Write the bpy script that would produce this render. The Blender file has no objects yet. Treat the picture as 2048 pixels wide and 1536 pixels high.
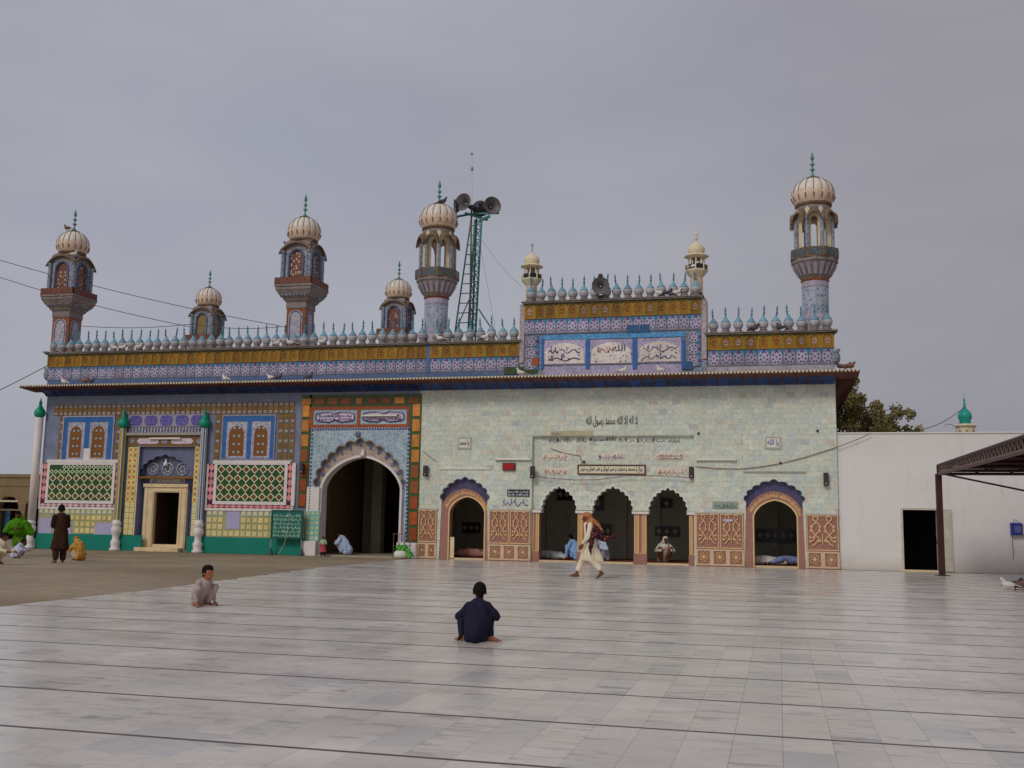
import bpy, bmesh, math, random
from mathutils import Vector, Matrix, Euler
from mathutils.geometry import tessellate_polygon

random.seed(7)
sc = bpy.context.scene
col = sc.collection
rad = math.radians

# ------------------------------------------------------------------ camera
CAM_H, CAM_D = 1.30, 38.5                 # eye height; distance from the eye to the facade plane (y = 0)
YAW, PITCH, ROLL, FPX = rad(-14.4336), rad(7.7989), rad(1.0192), 2077.27
_r0 = Vector((math.cos(YAW), -math.sin(YAW), 0))
FWD = Vector((math.sin(YAW) * math.cos(PITCH), math.cos(YAW) * math.cos(PITCH), math.sin(PITCH)))
_u0 = _r0.cross(FWD)
RIGHT = _r0 * math.cos(ROLL) + _u0 * math.sin(ROLL)
UP = _u0 * math.cos(ROLL) - _r0 * math.sin(ROLL)
cam = bpy.data.cameras.new('camera')
cam.sensor_width = 36.0
cam.lens = 36.0 * FPX / 2048.0
cam.clip_start = 0.1
cam.clip_end = 3000
camo = bpy.data.objects.new('camera', cam)
col.objects.link(camo)
M3 = Matrix((RIGHT, UP, -FWD)).transposed()
camo.matrix_world = Matrix.Translation((0, -CAM_D, CAM_H)) @ M3.to_4x4()
sc.camera = camo

# ------------------------------------------------------------------ sky, sun, exposure
SUN_EL, SUN_AZ = rad(38), rad(200)        # compass-like: direction the light comes from, from +Y clockwise
world = bpy.data.worlds.new('World')
sc.world = world
world.use_nodes = True
wt = world.node_tree
for n in list(wt.nodes):
    wt.nodes.remove(n)
wo = wt.nodes.new('ShaderNodeOutputWorld')
bg = wt.nodes.new('ShaderNodeBackground')
sky = wt.nodes.new('ShaderNodeTexSky')
sky.sky_type = 'NISHITA'
sky.sun_disc = False
sky.sun_elevation = SUN_EL
sky.sun_rotation = SUN_AZ
sky.dust_density = 5.0
geo = wt.nodes.new('ShaderNodeTexCoord')
noi = wt.nodes.new('ShaderNodeTexNoise')
noi.inputs['Scale'].default_value = 2.1
noi.inputs['Detail'].default_value = 6
noi.inputs['Roughness'].default_value = 0.5
mp = wt.nodes.new('ShaderNodeMapping')
mp.inputs['Scale'].default_value = (1, 1, 2.6)
wt.links.new(geo.outputs['Generated'], mp.inputs['Vector'])
wt.links.new(mp.outputs['Vector'], noi.inputs['Vector'])
ramp = wt.nodes.new('ShaderNodeValToRGB')          # overcast: thin bluish cloud to thick mauve-grey cloud
ramp.color_ramp.elements[0].position = 0.36
ramp.color_ramp.elements[0].color = (3.62, 3.72, 4.35, 1)
ramp.color_ramp.elements[1].position = 0.64
ramp.color_ramp.elements[1].color = (4.35, 4.44, 4.95, 1)
wt.links.new(noi.outputs['Fac'], ramp.inputs['Fac'])
# the cloud deck is thicker (greyer, warmer) towards the east, smooth over the whole dome
sep = wt.nodes.new('ShaderNodeSeparateXYZ')
wt.links.new(geo.outputs['Generated'], sep.inputs[0])
mr = wt.nodes.new('ShaderNodeMapRange')
mr.interpolation_type = 'SMOOTHSTEP'
mr.inputs['From Min'].default_value = -0.55
mr.inputs['From Max'].default_value = 0.45
wt.links.new(sep.outputs['X'], mr.inputs['Value'])
thick = wt.nodes.new('ShaderNodeMix')
thick.data_type = 'RGBA'
thick.blend_type = 'MULTIPLY'
thick.inputs[7].default_value = (0.77, 0.70, 0.68, 1)
wt.links.new(mr.outputs['Result'], thick.inputs[0])
wt.links.new(ramp.outputs['Color'], thick.inputs[6])
mixs = wt.nodes.new('ShaderNodeMix')
mixs.data_type = 'RGBA'
mixs.inputs[0].default_value = 0.90
wt.links.new(sky.outputs['Color'], mixs.inputs[6])
wt.links.new(thick.outputs[2], mixs.inputs[7])
wt.links.new(mixs.outputs[2], bg.inputs['Color'])
bg.inputs['Strength'].default_value = 0.10
wt.links.new(bg.outputs[0], wo.inputs[0])

sun = bpy.data.lights.new('sun', 'SUN')
sun.energy = 0.9
sun.angle = rad(16)
sun.color = (1.0, 0.95, 0.87)
suno = bpy.data.objects.new('sun', sun)
col.objects.link(suno)
_sd = Vector((math.sin(SUN_AZ) * math.cos(SUN_EL), math.cos(SUN_AZ) * math.cos(SUN_EL), math.sin(SUN_EL)))
suno.rotation_euler = _sd.to_track_quat('Z', 'Y').to_euler()
suno.location = (0, -20, 40)

sc.view_settings.view_transform = 'Standard'
sc.view_settings.look = 'None'
sc.view_settings.exposure = 0.0
sc.view_settings.gamma = 1.0
sc.view_settings.use_curve_mapping = False

# ------------------------------------------------------------------ measuring helpers
def ray(px, py):
    v = Vector(((px - 1024) / FPX, -(py - 768) / FPX, 1.0))
    return RIGHT * v.x + UP * v.y + FWD * v.z
def P(px, py, Y=0.0):
    """surveyed point of the photograph on the vertical plane y = Y, as (x, z)"""
    r = ray(px, py)
    t = (Y + CAM_D) / r.y
    return r.x * t, CAM_H + r.z * t
def GP(px, py, z=0.0):
    r = ray(px, py)
    t = (z - CAM_H) / r.z
    return Vector((r.x * t, r.y * t - CAM_D, z))
def R4(a, b, c, d, Y=0.0):
    """pixel rect (x0, y0, x1, y1) -> x0, x1, z0, z1 on plane y = Y"""
    mx, my = (a + c) / 2, (b + d) / 2
    return P(a, my, Y)[0], P(c, my, Y)[0], P(mx, d, Y)[1], P(mx, b, Y)[1]
def to_px(p):
    d = Vector(p) - Vector((0, -CAM_D, CAM_H))
    z = d.dot(FWD)
    return (1024 + FPX * d.dot(RIGHT) / z, 768 - FPX * d.dot(UP) / z) if z > 0.1 else (-9999, -9999)

# ------------------------------------------------------------------ object helpers
WL = {}
def wl(o):
    return WL.get(o.name, Vector((0, 0, 0))) if o else Vector((0, 0, 0))
def thing(name, label, cat, loc=(0, 0, 0), group=None):
    o = bpy.data.objects.new(name, None)
    o.empty_display_size = 0.3
    col.objects.link(o)
    o.location = loc
    WL[o.name] = Vector(loc)
    return tag(o, label, cat, group)
def tag(o, label, cat, group=None):
    o['label'] = label
    o['category'] = cat
    if group:
        o['group'] = group
    return o
def structure(o, kind='structure'):
    o['kind'] = kind
    return o
def link(name, me, mats, parent=None, loc=None, rot=None, scale=None):
    """me is in coordinates relative to loc (world)"""
    o = bpy.data.objects.new(name, me)
    col.objects.link(o)
    if mats is not None and len(me.materials) == 0:
        for m in (mats if isinstance(mats, (list, tuple)) else [mats]):
            me.materials.append(m)
    w = Vector(loc) if loc is not None else Vector((0, 0, 0))
    WL[o.name] = w
    o.location = w - wl(parent)
    if rot is not None:
        o.rotation_euler = rot
    if scale is not None:
        o.scale = scale
    if parent:
        o.parent = parent
    return o

class MB:
    def __init__(s):
        s.v, s.f, s.m, s.cur, s.smooth = [], [], [], 0, []
        s.sm = False
    def mat(s, i):
        s.cur = i
        return s
    def shade(s, b):
        s.sm = b
        return s
    def add(s, vs, fs):
        o = len(s.v)
        s.v += [tuple(v) for v in vs]
        for f in fs:
            s.f.append([i + o for i in f])
            s.m.append(s.cur)
            s.smooth.append(s.sm)
        return s
    def box(s, x0, x1, y0, y1, z0, z1):
        x0, x1 = min(x0, x1), max(x0, x1)
        y0, y1 = min(y0, y1), max(y0, y1)
        z0, z1 = min(z0, z1), max(z0, z1)
        return s.add([(x0, y0, z0), (x1, y0, z0), (x1, y1, z0), (x0, y1, z0), (x0, y0, z1), (x1, y0, z1), (x1, y1, z1), (x0, y1, z1)],
                     [(0, 3, 2, 1), (4, 5, 6, 7), (0, 1, 5, 4), (1, 2, 6, 5), (2, 3, 7, 6), (3, 0, 4, 7)])
    def chbox(s, x0, x1, y0, y1, z0, z1, c):
        """tile with a bevelled front (front = y0)"""
        return s.add([(x0, y1, z0), (x1, y1, z0), (x1, y1, z1), (x0, y1, z1), (x0, y0 + c, z0), (x1, y0 + c, z0), (x1, y0 + c, z1), (x0, y0 + c, z1),
                      (x0 + c, y0, z0 + c), (x1 - c, y0, z0 + c), (x1 - c, y0, z1 - c), (x0 + c, y0, z1 - c)],
                     [(0, 3, 2, 1), (0, 1, 5, 4), (1, 2, 6, 5), (2, 3, 7, 6), (3, 0, 4, 7), (4, 5, 9, 8), (5, 6, 10, 9), (6, 7, 11, 10), (7, 4, 8, 11), (8, 9, 10, 11)])
    def plate(s, outer, holes, y0, y1):
        """vertical plate in the xz plane, front face at y0, back at y1, with holes"""
        loops = [list(outer)] + [list(h) for h in holes]
        pts = [p for l in loops for p in l]
        tris = tessellate_polygon([[Vector((p[0], p[1], 0)) for p in l] for l in loops])
        n = len(pts)
        fs = []
        for a, b, c in tris:
            A, B, C = pts[a], pts[b], pts[c]
            cr = (B[0] - A[0]) * (C[1] - A[1]) - (B[1] - A[1]) * (C[0] - A[0])
            if abs(cr) < 1e-9:
                continue
            if cr < 0:
                b, c = c, b
            fs.append((a, b, c))                      # front faces -y
            fs.append((a + n, c + n, b + n))
        o = 0
        for l in loops:
            k = len(l)
            for i in range(k):
                j = (i + 1) % k
                fs.append((o + i, o + i + n, o + j + n, o + j))
            o += k
        return s.add([(p[0], y0, p[1]) for p in pts] + [(p[0], y1, p[1]) for p in pts], fs)
    def strip(s, path_out, path_in, y0, y1):
        """band between two polylines with the same number of points"""
        n = len(path_out)
        vs = [(p[0], y0, p[1]) for p in path_out] + [(p[0], y0, p[1]) for p in path_in] + [(p[0], y1, p[1]) for p in path_out] + [(p[0], y1, p[1]) for p in path_in]
        fs = []
        for i in range(n - 1):
            fs += [(i, i + 1, n + i + 1, n + i), (2 * n + i, 3 * n + i, 3 * n + i + 1, 2 * n + i + 1), (i, 2 * n + i, 2 * n + i + 1, i + 1), (n + i, n + i + 1, 3 * n + i + 1, 3 * n + i)]
        fs += [(0, n, 3 * n, 2 * n), (n - 1, 3 * n - 1, 4 * n - 1, 2 * n - 1)]
        return s.add(vs, fs)
    def lathe(s, prof, c, n=16, rot=0.0, sq=False):
        """prof: (r, z) list; c: (x, y, z0); sq: n = 4 with r as half width"""
        k = len(prof)
        vs = []
        for r, z in prof:
            for i in range(n):
                a = 2 * math.pi * i / n + rot
                rr = r * (math.sqrt(2) if sq else 1)
                vs.append((c[0] + rr * math.cos(a), c[1] + rr * math.sin(a), c[2] + z))
        fs = []
        for j in range(k - 1):
            for i in range(n):
                i2 = (i + 1) % n
                fs.append((j * n + i, j * n + i2, (j + 1) * n + i2, (j + 1) * n + i))
        fs.append(tuple(range(n - 1, -1, -1)))
        fs.append(tuple((k - 1) * n + i for i in range(n)))
        return s.add(vs, fs)
    def sqlathe(s, prof, c):
        return s.lathe(prof, c, 4, math.pi / 4, True)
    def tube(s, pts, r, n=6, closed=False, r1=None):
        pts = [Vector(p) for p in pts]
        k = len(pts)
        vs = []
        for i, p in enumerate(pts):
            a = pts[(i - 1) % k] if (closed or i > 0) else p
            b = pts[(i + 1) % k] if (closed or i < k - 1) else p
            t = (b - a)
            t = t.normalized() if t.length > 1e-9 else Vector((0, 0, 1))
            ref = Vector((0, 1, 0)) if abs(t.y) < 0.9 else Vector((1, 0, 0))
            u = t.cross(ref).normalized()
            w = t.cross(u)
            rr = r if r1 is None else r + (r1 - r) * i / max(1, k - 1)
            for j in range(n):
                an = 2 * math.pi * j / n
                vs.append(p + (u * math.cos(an) + w * math.sin(an)) * rr)
        fs = []
        for i in range(k if closed else k - 1):
            i2 = (i + 1) % k
            for j in range(n):
                j2 = (j + 1) % n
                fs.append((i * n + j, i * n + j2, i2 * n + j2, i2 * n + j))
        if not closed:
            fs.append(tuple(range(n - 1, -1, -1)))
            fs.append(tuple((k - 1) * n + j for j in range(n)))
        return s.add(vs, fs)
    def disc(s, x, y, z, r, n=10, d=0.01):
        """little round boss facing -y"""
        vs = [(x + r * math.cos(2 * math.pi * i / n), y, z + r * math.sin(2 * math.pi * i / n)) for i in range(n)]
        vs += [(x + r * 0.8 * math.cos(2 * math.pi * i / n), y - d, z + r * 0.8 * math.sin(2 * math.pi * i / n)) for i in range(n)]
        fs = [(i, (i + 1) % n, n + (i + 1) % n, n + i) for i in range(n)] + [tuple(range(n, 2 * n))]
        return s.add(vs, fs)
    def ball(s, c, r, n=10, m=6, sx=1, sy=1, sz=1):
        prof = []
        vs, fs = [], []
        for j in range(m + 1):
            a = -math.pi / 2 + math.pi * j / m
            for i in range(n):
                b = 2 * math.pi * i / n
                vs.append((c[0] + sx * r * math.cos(a) * math.cos(b), c[1] + sy * r * math.cos(a) * math.sin(b), c[2] + sz * r * math.sin(a)))
        for j in range(m):
            for i in range(n):
                i2 = (i + 1) % n
                fs.append((j * n + i, j * n + i2, (j + 1) * n + i2, (j + 1) * n + i))
        return s.add(vs, fs)
    def mesh(s, name, mats, fix=False):
        me = bpy.data.meshes.new(name)
        me.from_pydata(s.v, [], s.f)
        for m in (mats if isinstance(mats, (list, tuple)) else [mats]):
            me.materials.append(m)
        me.polygons.foreach_set('material_index', s.m)
        me.polygons.foreach_set('use_smooth', s.smooth)
        if fix:
            bm = bmesh.new()
            bm.from_mesh(me)
            bmesh.ops.remove_doubles(bm, verts=bm.verts, dist=1e-5)
            bmesh.ops.recalc_face_normals(bm, faces=bm.faces)
            bm.to_mesh(me)
            bm.free()
        me.update()
        return me
    def build(s, name, mats, parent=None, loc=None, fix=False):
        """vertices are world coordinates; origin goes to loc (or the parent's origin)"""
        w = Vector(loc) if loc is not None else wl(parent)
        s.v = [(v[0] - w.x, v[1] - w.y, v[2] - w.z) for v in s.v]
        me = s.mesh(name, mats, fix)
        return link(name, me, None, parent, w)
    def here(s, name, mats, parent=None, fix=False):
        """like build, with the origin at the bottom centre of the shape itself"""
        xs, ys, zs = [v[0] for v in s.v], [v[1] for v in s.v], [v[2] for v in s.v]
        return s.build(name, mats, parent, ((min(xs) + max(xs)) / 2, (min(ys) + max(ys)) / 2, min(zs)), fix)

# ------------------------------------------------------------------ materials
def lin(c):
    c = c / 255.0
    return c / 12.92 if c <= 0.04045 else ((c + 0.055) / 1.055) ** 2.4
EXPO = 0.56
def S(r, g, b, k=1.0):
    """base colour that reads about r, g, b in this overcast light"""
    c = [k * lin(v) / EXPO for v in (r, g, b)]
    m = max(c)
    if m > 0.80:                      # keep the hue when the value has to be held below white paint
        c = [v * 0.80 / m for v in c]
    return tuple(c) + (1.0,)
class Mat:
    def __init__(s, name):
        s.m = bpy.data.materials.new(name)
        s.m.use_nodes = True
        s.t = s.m.node_tree
        s.b = s.t.nodes['Principled BSDF']
        s.pos = s.t.nodes.new('ShaderNodeNewGeometry').outputs['Position']
    def put(s, sock, v):
        if isinstance(v, bpy.types.NodeSocket):
            s.t.links.new(v, sock)
        else:
            sock.default_value = v
    def math(s, op, a, b=0.0, c=0.0, clamp=False):
        n = s.t.nodes.new('ShaderNodeMath')
        n.operation = op
        n.use_clamp = clamp
        s.put(n.inputs[0], a); s.put(n.inputs[1], b); s.put(n.inputs[2], c)
        return n.outputs[0]
    def mix(s, f, a, b, mode='MIX'):
        n = s.t.nodes.new('ShaderNodeMix')
        n.data_type = 'RGBA'
        n.blend_type = mode
        s.put(n.inputs[0], f); s.put(n.inputs[6], a); s.put(n.inputs[7], b)
        return n.outputs[2]
    def noise(s, scale, detail=3, rough=0.55, vec=None, stretch=None):
        v = s.pos if vec is None else vec
        if stretch:
            n = s.t.nodes.new('ShaderNodeMapping')
            n.inputs['Scale'].default_value = stretch
            s.t.links.new(v, n.inputs['Vector'])
            v = n.outputs[0]
        n = s.t.nodes.new('ShaderNodeTexNoise')
        n.inputs['Scale'].default_value = scale
        n.inputs['Detail'].default_value = detail
        n.inputs['Roughness'].default_value = rough
        s.t.links.new(v, n.inputs['Vector'])
        return n.outputs['Fac']
    def voro(s, scale, rnd=1.0, vec=None):
        n = s.t.nodes.new('ShaderNodeTexVoronoi')
        n.inputs['Scale'].default_value = scale
        n.inputs['Randomness'].default_value = rnd
        s.t.links.new(s.pos if vec is None else vec, n.inputs['Vector'])
        return n.outputs['Distance'], n.outputs['Color']
    def sep(s, v):
        n = s.t.nodes.new('ShaderNodeSeparateXYZ')
        s.t.links.new(v, n.inputs[0])
        return n.outputs
    def comb(s, x, y, z):
        n = s.t.nodes.new('ShaderNodeCombineXYZ')
        for i, v in enumerate((x, y, z)):
            s.put(n.inputs[i], v)
        return n.outputs[0]
    def white(s, v):
        n = s.t.nodes.new('ShaderNodeTexWhiteNoise')
        n.noise_dimensions = '3D'
        s.t.links.new(v, n.inputs['Vector'])
        return n.outputs['Value'], n.outputs['Color']
    def ramp(s, f, stops, const=False):
        n = s.t.nodes.new('ShaderNodeValToRGB')
        r = n.color_ramp
        if const:
            r.interpolation = 'CONSTANT'
        while len(r.elements) < len(stops):
            r.elements.new(0.5)
        for e, (p, c) in zip(r.elements, stops):
            e.position = p
            e.color = c
        s.t.links.new(f, n.inputs['Fac'])
        return n.outputs['Color']
    def rng(s, v, a, b, c, d):
        n = s.t.nodes.new('ShaderNodeMapRange')
        s.put(n.inputs['Value'], v)
        for k, x in zip(('From Min', 'From Max', 'To Min', 'To Max'), (a, b, c, d)):
            n.inputs[k].default_value = x
        return n.outputs['Result']
    def objrnd(s):
        return s.t.nodes.new('ShaderNodeObjectInfo').outputs['Random']
    def scale(s, c, f):
        n = s.t.nodes.new('ShaderNodeVectorMath')
        n.operation = 'SCALE'
        s.put(n.inputs[0], c)
        s.put(n.inputs['Scale'], f)
        return n.outputs[0]
    def out(s, color, rough=0.6, spec=0.3, bump=None, bstr=0.2, bdist=0.02, metal=0.0):
        s.put(s.b.inputs['Base Color'], color)
        s.put(s.b.inputs['Roughness'], rough)
        s.b.inputs['Specular IOR Level'].default_value = spec
        s.b.inputs['Metallic'].default_value = metal
        if bump is not None:
            n = s.t.nodes.new('ShaderNodeBump')
            n.inputs['Strength'].default_value = bstr
            n.inputs['Distance'].default_value = bdist
            s.t.links.new(bump, n.inputs['Height'])
            s.t.links.new(n.outputs[0], s.b.inputs['Normal'])
        return s.m

MC = {}
def plain(name, c, rough=0.6, spec=0.3, var=0.25, nscale=3.0, bstr=0.1, orv=0.0, grime=None, gamt=0.35, gscale=0.9):
    """painted / plastered / fired surface: soft tone changes, fine grain, optional grime patches"""
    if name in MC:
        return MC[name]
    m = Mat(name)
    a = m.noise(nscale, 4, 0.6)
    f = m.rng(a, 0.25, 0.75, 1 - var, 1 + var)
    if orv:
        f = m.math('MULTIPLY', f, m.rng(m.objrnd(), 0, 1, 1 - orv, 1 + orv))
    colr = m.scale(c[:3], f)
    if grime:
        g = m.noise(gscale, 5, 0.65)
        colr = m.mix(m.math('MULTIPLY', m.rng(g, 0.5, 0.75, 0, 1), gamt), colr, grime)
    fine = m.noise(nscale * 14, 2)
    MC[name] = m.out(colr, rough, spec, fine, bstr, 0.01)
    return MC[name]
def floral(name, base, c1, c2, scale=9, t=0.26, line=0.025, rough=0.35, spec=0.4, orv=0.1):
    """glazed tile painted with small flowers and thin scrolls"""
    if name in MC:
        return MC[name]
    m = Mat(name)
    d, cc = m.voro(scale, 0.75)
    pick = m.math('GREATER_THAN', m.sep(cc)[0], 0.5)
    fl = m.mix(pick, c1, c2)
    inside = m.math('LESS_THAN', d, t)
    ring = m.math('LESS_THAN', d, t * 0.35)
    n1 = m.noise(scale * 0.8, 2, 0.5)
    ln = m.math('LESS_THAN', m.math('ABSOLUTE', m.math('SUBTRACT', n1, 0.5)), line)
    c = m.mix(m.math('MULTIPLY', ln, 0.7), base, c2)
    c = m.mix(m.math('MULTIPLY', inside, 0.85), c, fl)
    c = m.mix(m.math('MULTIPLY', ring, 0.8), c, base)
    f = m.rng(m.noise(2.2, 4, 0.6), 0.25, 0.75, 0.78, 1.2)
    if orv:
        f = m.math('MULTIPLY', f, m.rng(m.objrnd(), 0, 1, 1 - orv, 1 + orv))
    MC[name] = m.out(m.scale(c, f), rough, spec, d, 0.08, 0.01)
    return MC[name]

# marble-faced wall: courses of small slabs, tint picked per slab by its place in the bond
TW, TH = 0.285, 0.19
def marble_wall_mat():
    m = Mat('sawn_marble_wall')
    x, y, z = m.sep(m.pos)
    row = m.math('FLOOR', m.math('DIVIDE', z, TH))
    xx = m.math('ADD', m.math('DIVIDE', x, TW), m.math('MULTIPLY', m.math('FRACT', m.math('MULTIPLY', row, 0.618)), 1.0))
    cell = m.comb(m.math('FLOOR', xx), row, 3.0)
    v, cc = m.white(cell)
    base = m.ramp(v, [(0.0, S(158, 167, 158)), (0.16, S(164, 170, 159)), (0.36, S(168, 173, 160)), (0.58, S(172, 176, 164)), (0.74, S(159, 168, 163)), (0.84, S(167, 168, 154)), (0.95, S(164, 159, 148)), (0.985, S(148, 154, 151))], True)
    cl = m.noise(9, 4, 0.65)
    cloud = m.rng(cl, 0.3, 0.7, 0.80, 1.15)
    broad = m.rng(m.noise(0.5, 3, 0.6), 0.3, 0.7, 0.93, 1.06)
    c = m.scale(base, m.math('MULTIPLY', cloud, broad))
    st = m.noise(1.1, 4, 0.6, stretch=(4, 1, 0.35))
    c = m.mix(m.math('MULTIPLY', m.rng(st, 0.58, 0.8, 0, 1), 0.22), c, S(132, 124, 104))
    return m.out(c, 0.42, 0.35, cl, 0.06, 0.01)
# marble paving: long veins along the slab, tint per slab
FW, FR = 0.30, 1.30
def marble_floor_mat():
    m = Mat('polished_marble_paving')
    x, y, z = m.sep(m.pos)
    cx = m.math('FLOOR', m.math('DIVIDE', x, FW))
    cy = m.math('FLOOR', m.math('DIVIDE', y, FR / 2))
    v, cc = m.white(m.comb(cx, cy, 1.0))
    r, g, b = m.sep(cc)
    base = m.ramp(v, [(0.0, S(168, 163, 157)), (0.3, S(173, 167, 160)), (0.6, S(177, 171, 163)), (0.85, S(169, 165, 160)), (0.96, S(160, 156, 154))], True)
    vec = m.comb(m.math('ADD', m.math('MULTIPLY', x, 1.6), m.math('MULTIPLY', r, 40)), m.math('ADD', m.math('MULTIPLY', y, 7.0), m.math('MULTIPLY', g, 40)), 0.0)
    ve = m.noise(1.0, 6, 0.68, vec)
    amt = m.math('MULTIPLY', m.rng(ve, 0.52, 0.66, 0, 1), m.rng(b, 0.25, 1.0, 0.05, 1.0))
    c = m.mix(amt, base, S(112, 108, 110))
    # grime trodden in, broad
    gr = m.noise(0.45, 5, 0.62, stretch=(1, 1.8, 1))
    c = m.scale(c, m.rng(gr, 0.3, 0.7, 0.86, 1.09))
    stn = m.noise(1.7, 6, 0.7, stretch=(1, 1.6, 1))
    c = m.mix(m.math('MULTIPLY', m.rng(stn, 0.57, 0.72, 0, 1), 0.45), c, S(122, 112, 102))
    fine = m.noise(14, 4, 0.7)
    c = m.scale(c, m.rng(fine, 0.3, 0.7, 0.95, 1.05))
    ro = m.rng(gr, 0.3, 0.7, 0.17, 0.33)
    return m.out(c, ro, 0.42, m.noise(1.3, 3), 0.05, 0.02)
def ground_mat():
    m = Mat('dusty_cement_yard')
    a = m.noise(0.25, 5, 0.6)
    b = m.noise(2.5, 5, 0.65)
    c = m.mix(m.rng(a, 0.35, 0.65, 0, 1), S(106, 94, 76), S(126, 114, 95))
    pat = m.noise(0.12, 2, 0.4, stretch=(0.5, 1.6, 1))
    c = m.mix(m.math('MULTIPLY', m.rng(pat, 0.50, 0.54, 0, 1), 0.28), c, S(138, 127, 110))
    c = m.scale(c, m.rng(b, 0.3, 0.7, 0.85, 1.12))
    d, _ = m.voro(16, 1.0)
    c = m.mix(m.math('MULTIPLY', m.math('LESS_THAN', d, 0.09), 0.35), c, S(80, 72, 60))
    return m.out(c, 0.85, 0.2, m.noise(22, 4), 0.25, 0.02)
MARBLE_W = marble_wall_mat()
MARBLE_F = marble_floor_mat()
GROUND = ground_mat()
def limewash():
    m = Mat('limewash_white')
    a = m.noise(0.6, 5, .65)
    st = m.noise(1.2, 5, .65, stretch=(3.5, 3.5, .22))
    x, y, z = m.sep(m.pos)
    edge = m.math('ADD', z, m.math('MULTIPLY', m.noise(1.4, 5, .7), -1.1))
    damp = m.rng(edge, -.5, .05, 1, 0)
    c = m.mix(m.math('MULTIPLY', m.rng(a, .48, .72, 0, 1), .35), S(192, 190, 188), S(166, 160, 154))
    c = m.mix(m.math('MULTIPLY', m.rng(st, .56, .74, 0, 1), .30), c, S(150, 144, 138))
    c = m.mix(m.math('MULTIPLY', damp, .45), c, S(146, 136, 124))
    sp, _ = m.voro(2.2)
    c = m.mix(m.math('MULTIPLY', m.math('LESS_THAN', sp, .05), .4), c, S(120, 110, 104))
    return m.out(c, .8, .15, m.noise(5, 5, .7), .25, .03)
WHITE = limewash()
WHITE2 = plain('white_gloss_paint', S(204, 198, 196), 0.45, 0.35, 0.08, 3, 0.06, grime=S(166, 156, 146), gamt=0.3, gscale=2.5)
TEAL = plain('teal_paint', S(0, 100, 86), 0.45, 0.35, 0.12, 1.5, 0.05, grime=S(40, 92, 82), gamt=0.3)
BULB = plain('emerald_paint', S(0, 118, 92), 0.4, 0.4, 0.12, 4)
GREYBLUE = floral('grey_blue_glaze', S(96, 104, 128), S(66, 76, 116), S(120, 122, 134), 22, 0.3, 0.02)
LILAC = plain('lilac_plaster_patch', S(140, 136, 165), 0.7, 0.2, 0.1, 4)
OCHRE = plain('ochre_glaze', S(104, 76, 28), 0.35, 0.45, 0.25, 6, 0.05, orv=0.2, grime=S(84, 78, 72), gamt=0.5, gscale=1.2)
OCHRE2 = plain('mustard_glaze', S(118, 93, 14), 0.35, 0.45, 0.3, 9, 0.05, orv=0.24, grime=S(82, 68, 34), gamt=0.6, gscale=1.5)
OCHRE3 = plain('dull_mustard_recess', S(112, 76, 10), 0.45, 0.35, 0.35, 9, 0.05, orv=0.25)
OLIVE = plain('olive_glaze', S(62, 66, 24), 0.4, 0.4, 0.2, 6, orv=0.1)
TURQ = plain('turquoise_glaze', S(48, 98, 128), 0.3, 0.45, 0.28, 5, 0.05, orv=0.18, grime=S(100, 98, 100), gamt=0.85, gscale=1.1)
TURQ2 = plain('faded_turquoise_cap', S(88, 128, 144), 0.4, 0.4, 0.25, 6, 0.05, orv=0.2, grime=S(110, 112, 112), gamt=0.5, gscale=2)
AZURE = floral('azure_flowered_glaze', S(30, 78, 136), S(18, 48, 110), S(48, 100, 150), 26, 0.3, 0.02)
LAVEN = plain('pale_lavender_glaze', S(134, 127, 142), 0.35, 0.45, 0.2, 8, 0.05, orv=0.18, grime=S(104, 94, 88), gamt=0.7, gscale=1.3)
NAVY = plain('cobalt_glaze', S(60, 50, 104), 0.35, 0.45, 0.25, 8, orv=0.2, grime=S(96, 88, 100), gamt=0.5, gscale=2)
BANDBL = plain('slate_blue_glaze', S(62, 82, 116), 0.35, 0.4, 0.25, 4, grime=S(96, 96, 98), gamt=0.6, gscale=1.0)
COVE = plain('deep_blue_cove_tile', S(16, 46, 92), 0.35, 0.45, 0.4, 4, orv=0.35)
EAVE = plain('weathered_brown_eave', S(84, 54, 48), 0.75, 0.2, 0.25, 3)
EAVET = plain('pale_eave_tip', S(198, 190, 160), 0.6, 0.3, 0.3, 8)
EAVED = plain('dark_eave_gap', S(74, 52, 44), 0.8, 0.2, 0.2, 6)
TERRA = plain('terracotta_dado', S(128, 91, 80), 0.55, 0.3, 0.14, 5, 0.08, grime=S(106, 82, 72), gamt=0.5, gscale=1.4)
TERRA2 = plain('dun_dado', S(128, 102, 82), 0.6, 0.3, 0.15, 6, 0.08, grime=S(100, 84, 70), gamt=0.5, gscale=2.0)
GOLD = plain('buff_gold_relief', S(196, 166, 122), 0.5, 0.35, 0.12, 6, grime=S(156, 124, 94), gamt=0.45, gscale=3)
GOLD2 = plain('buff_strip', S(160, 126, 84), 0.55, 0.3, 0.15, 8)
PURPLE = floral('violet_flowered_glaze', S(56, 55, 84), S(44, 42, 74), S(74, 72, 100), 22, 0.34, 0.03)
PLUM = plain('plum_glaze', S(66, 18, 44), 0.35, 0.4, 0.2, 6)
PINK = plain('rose_glaze', S(196, 124, 126), 0.35, 0.45, 0.15, 6, 0.05, orv=0.14)
PINK2 = plain('pale_rose_glaze', S(205, 172, 176), 0.35, 0.45, 0.12, 6, 0.05, orv=0.1)
DKGREEN = plain('bottle_green_glaze', S(30, 58, 24), 0.3, 0.5, 0.3, 4)
PALEGR = plain('pale_green_line', S(196, 210, 168), 0.4, 0.4, 0.1, 8)
BROWNF = plain('brown_flower_glaze', S(84, 46, 28), 0.4, 0.4, 0.35, 18, orv=0.25)
YELLOW = plain('yellow_glaze', S(168, 150, 66), 0.35, 0.45, 0.18, 8, 0.05, orv=0.25)
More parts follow.
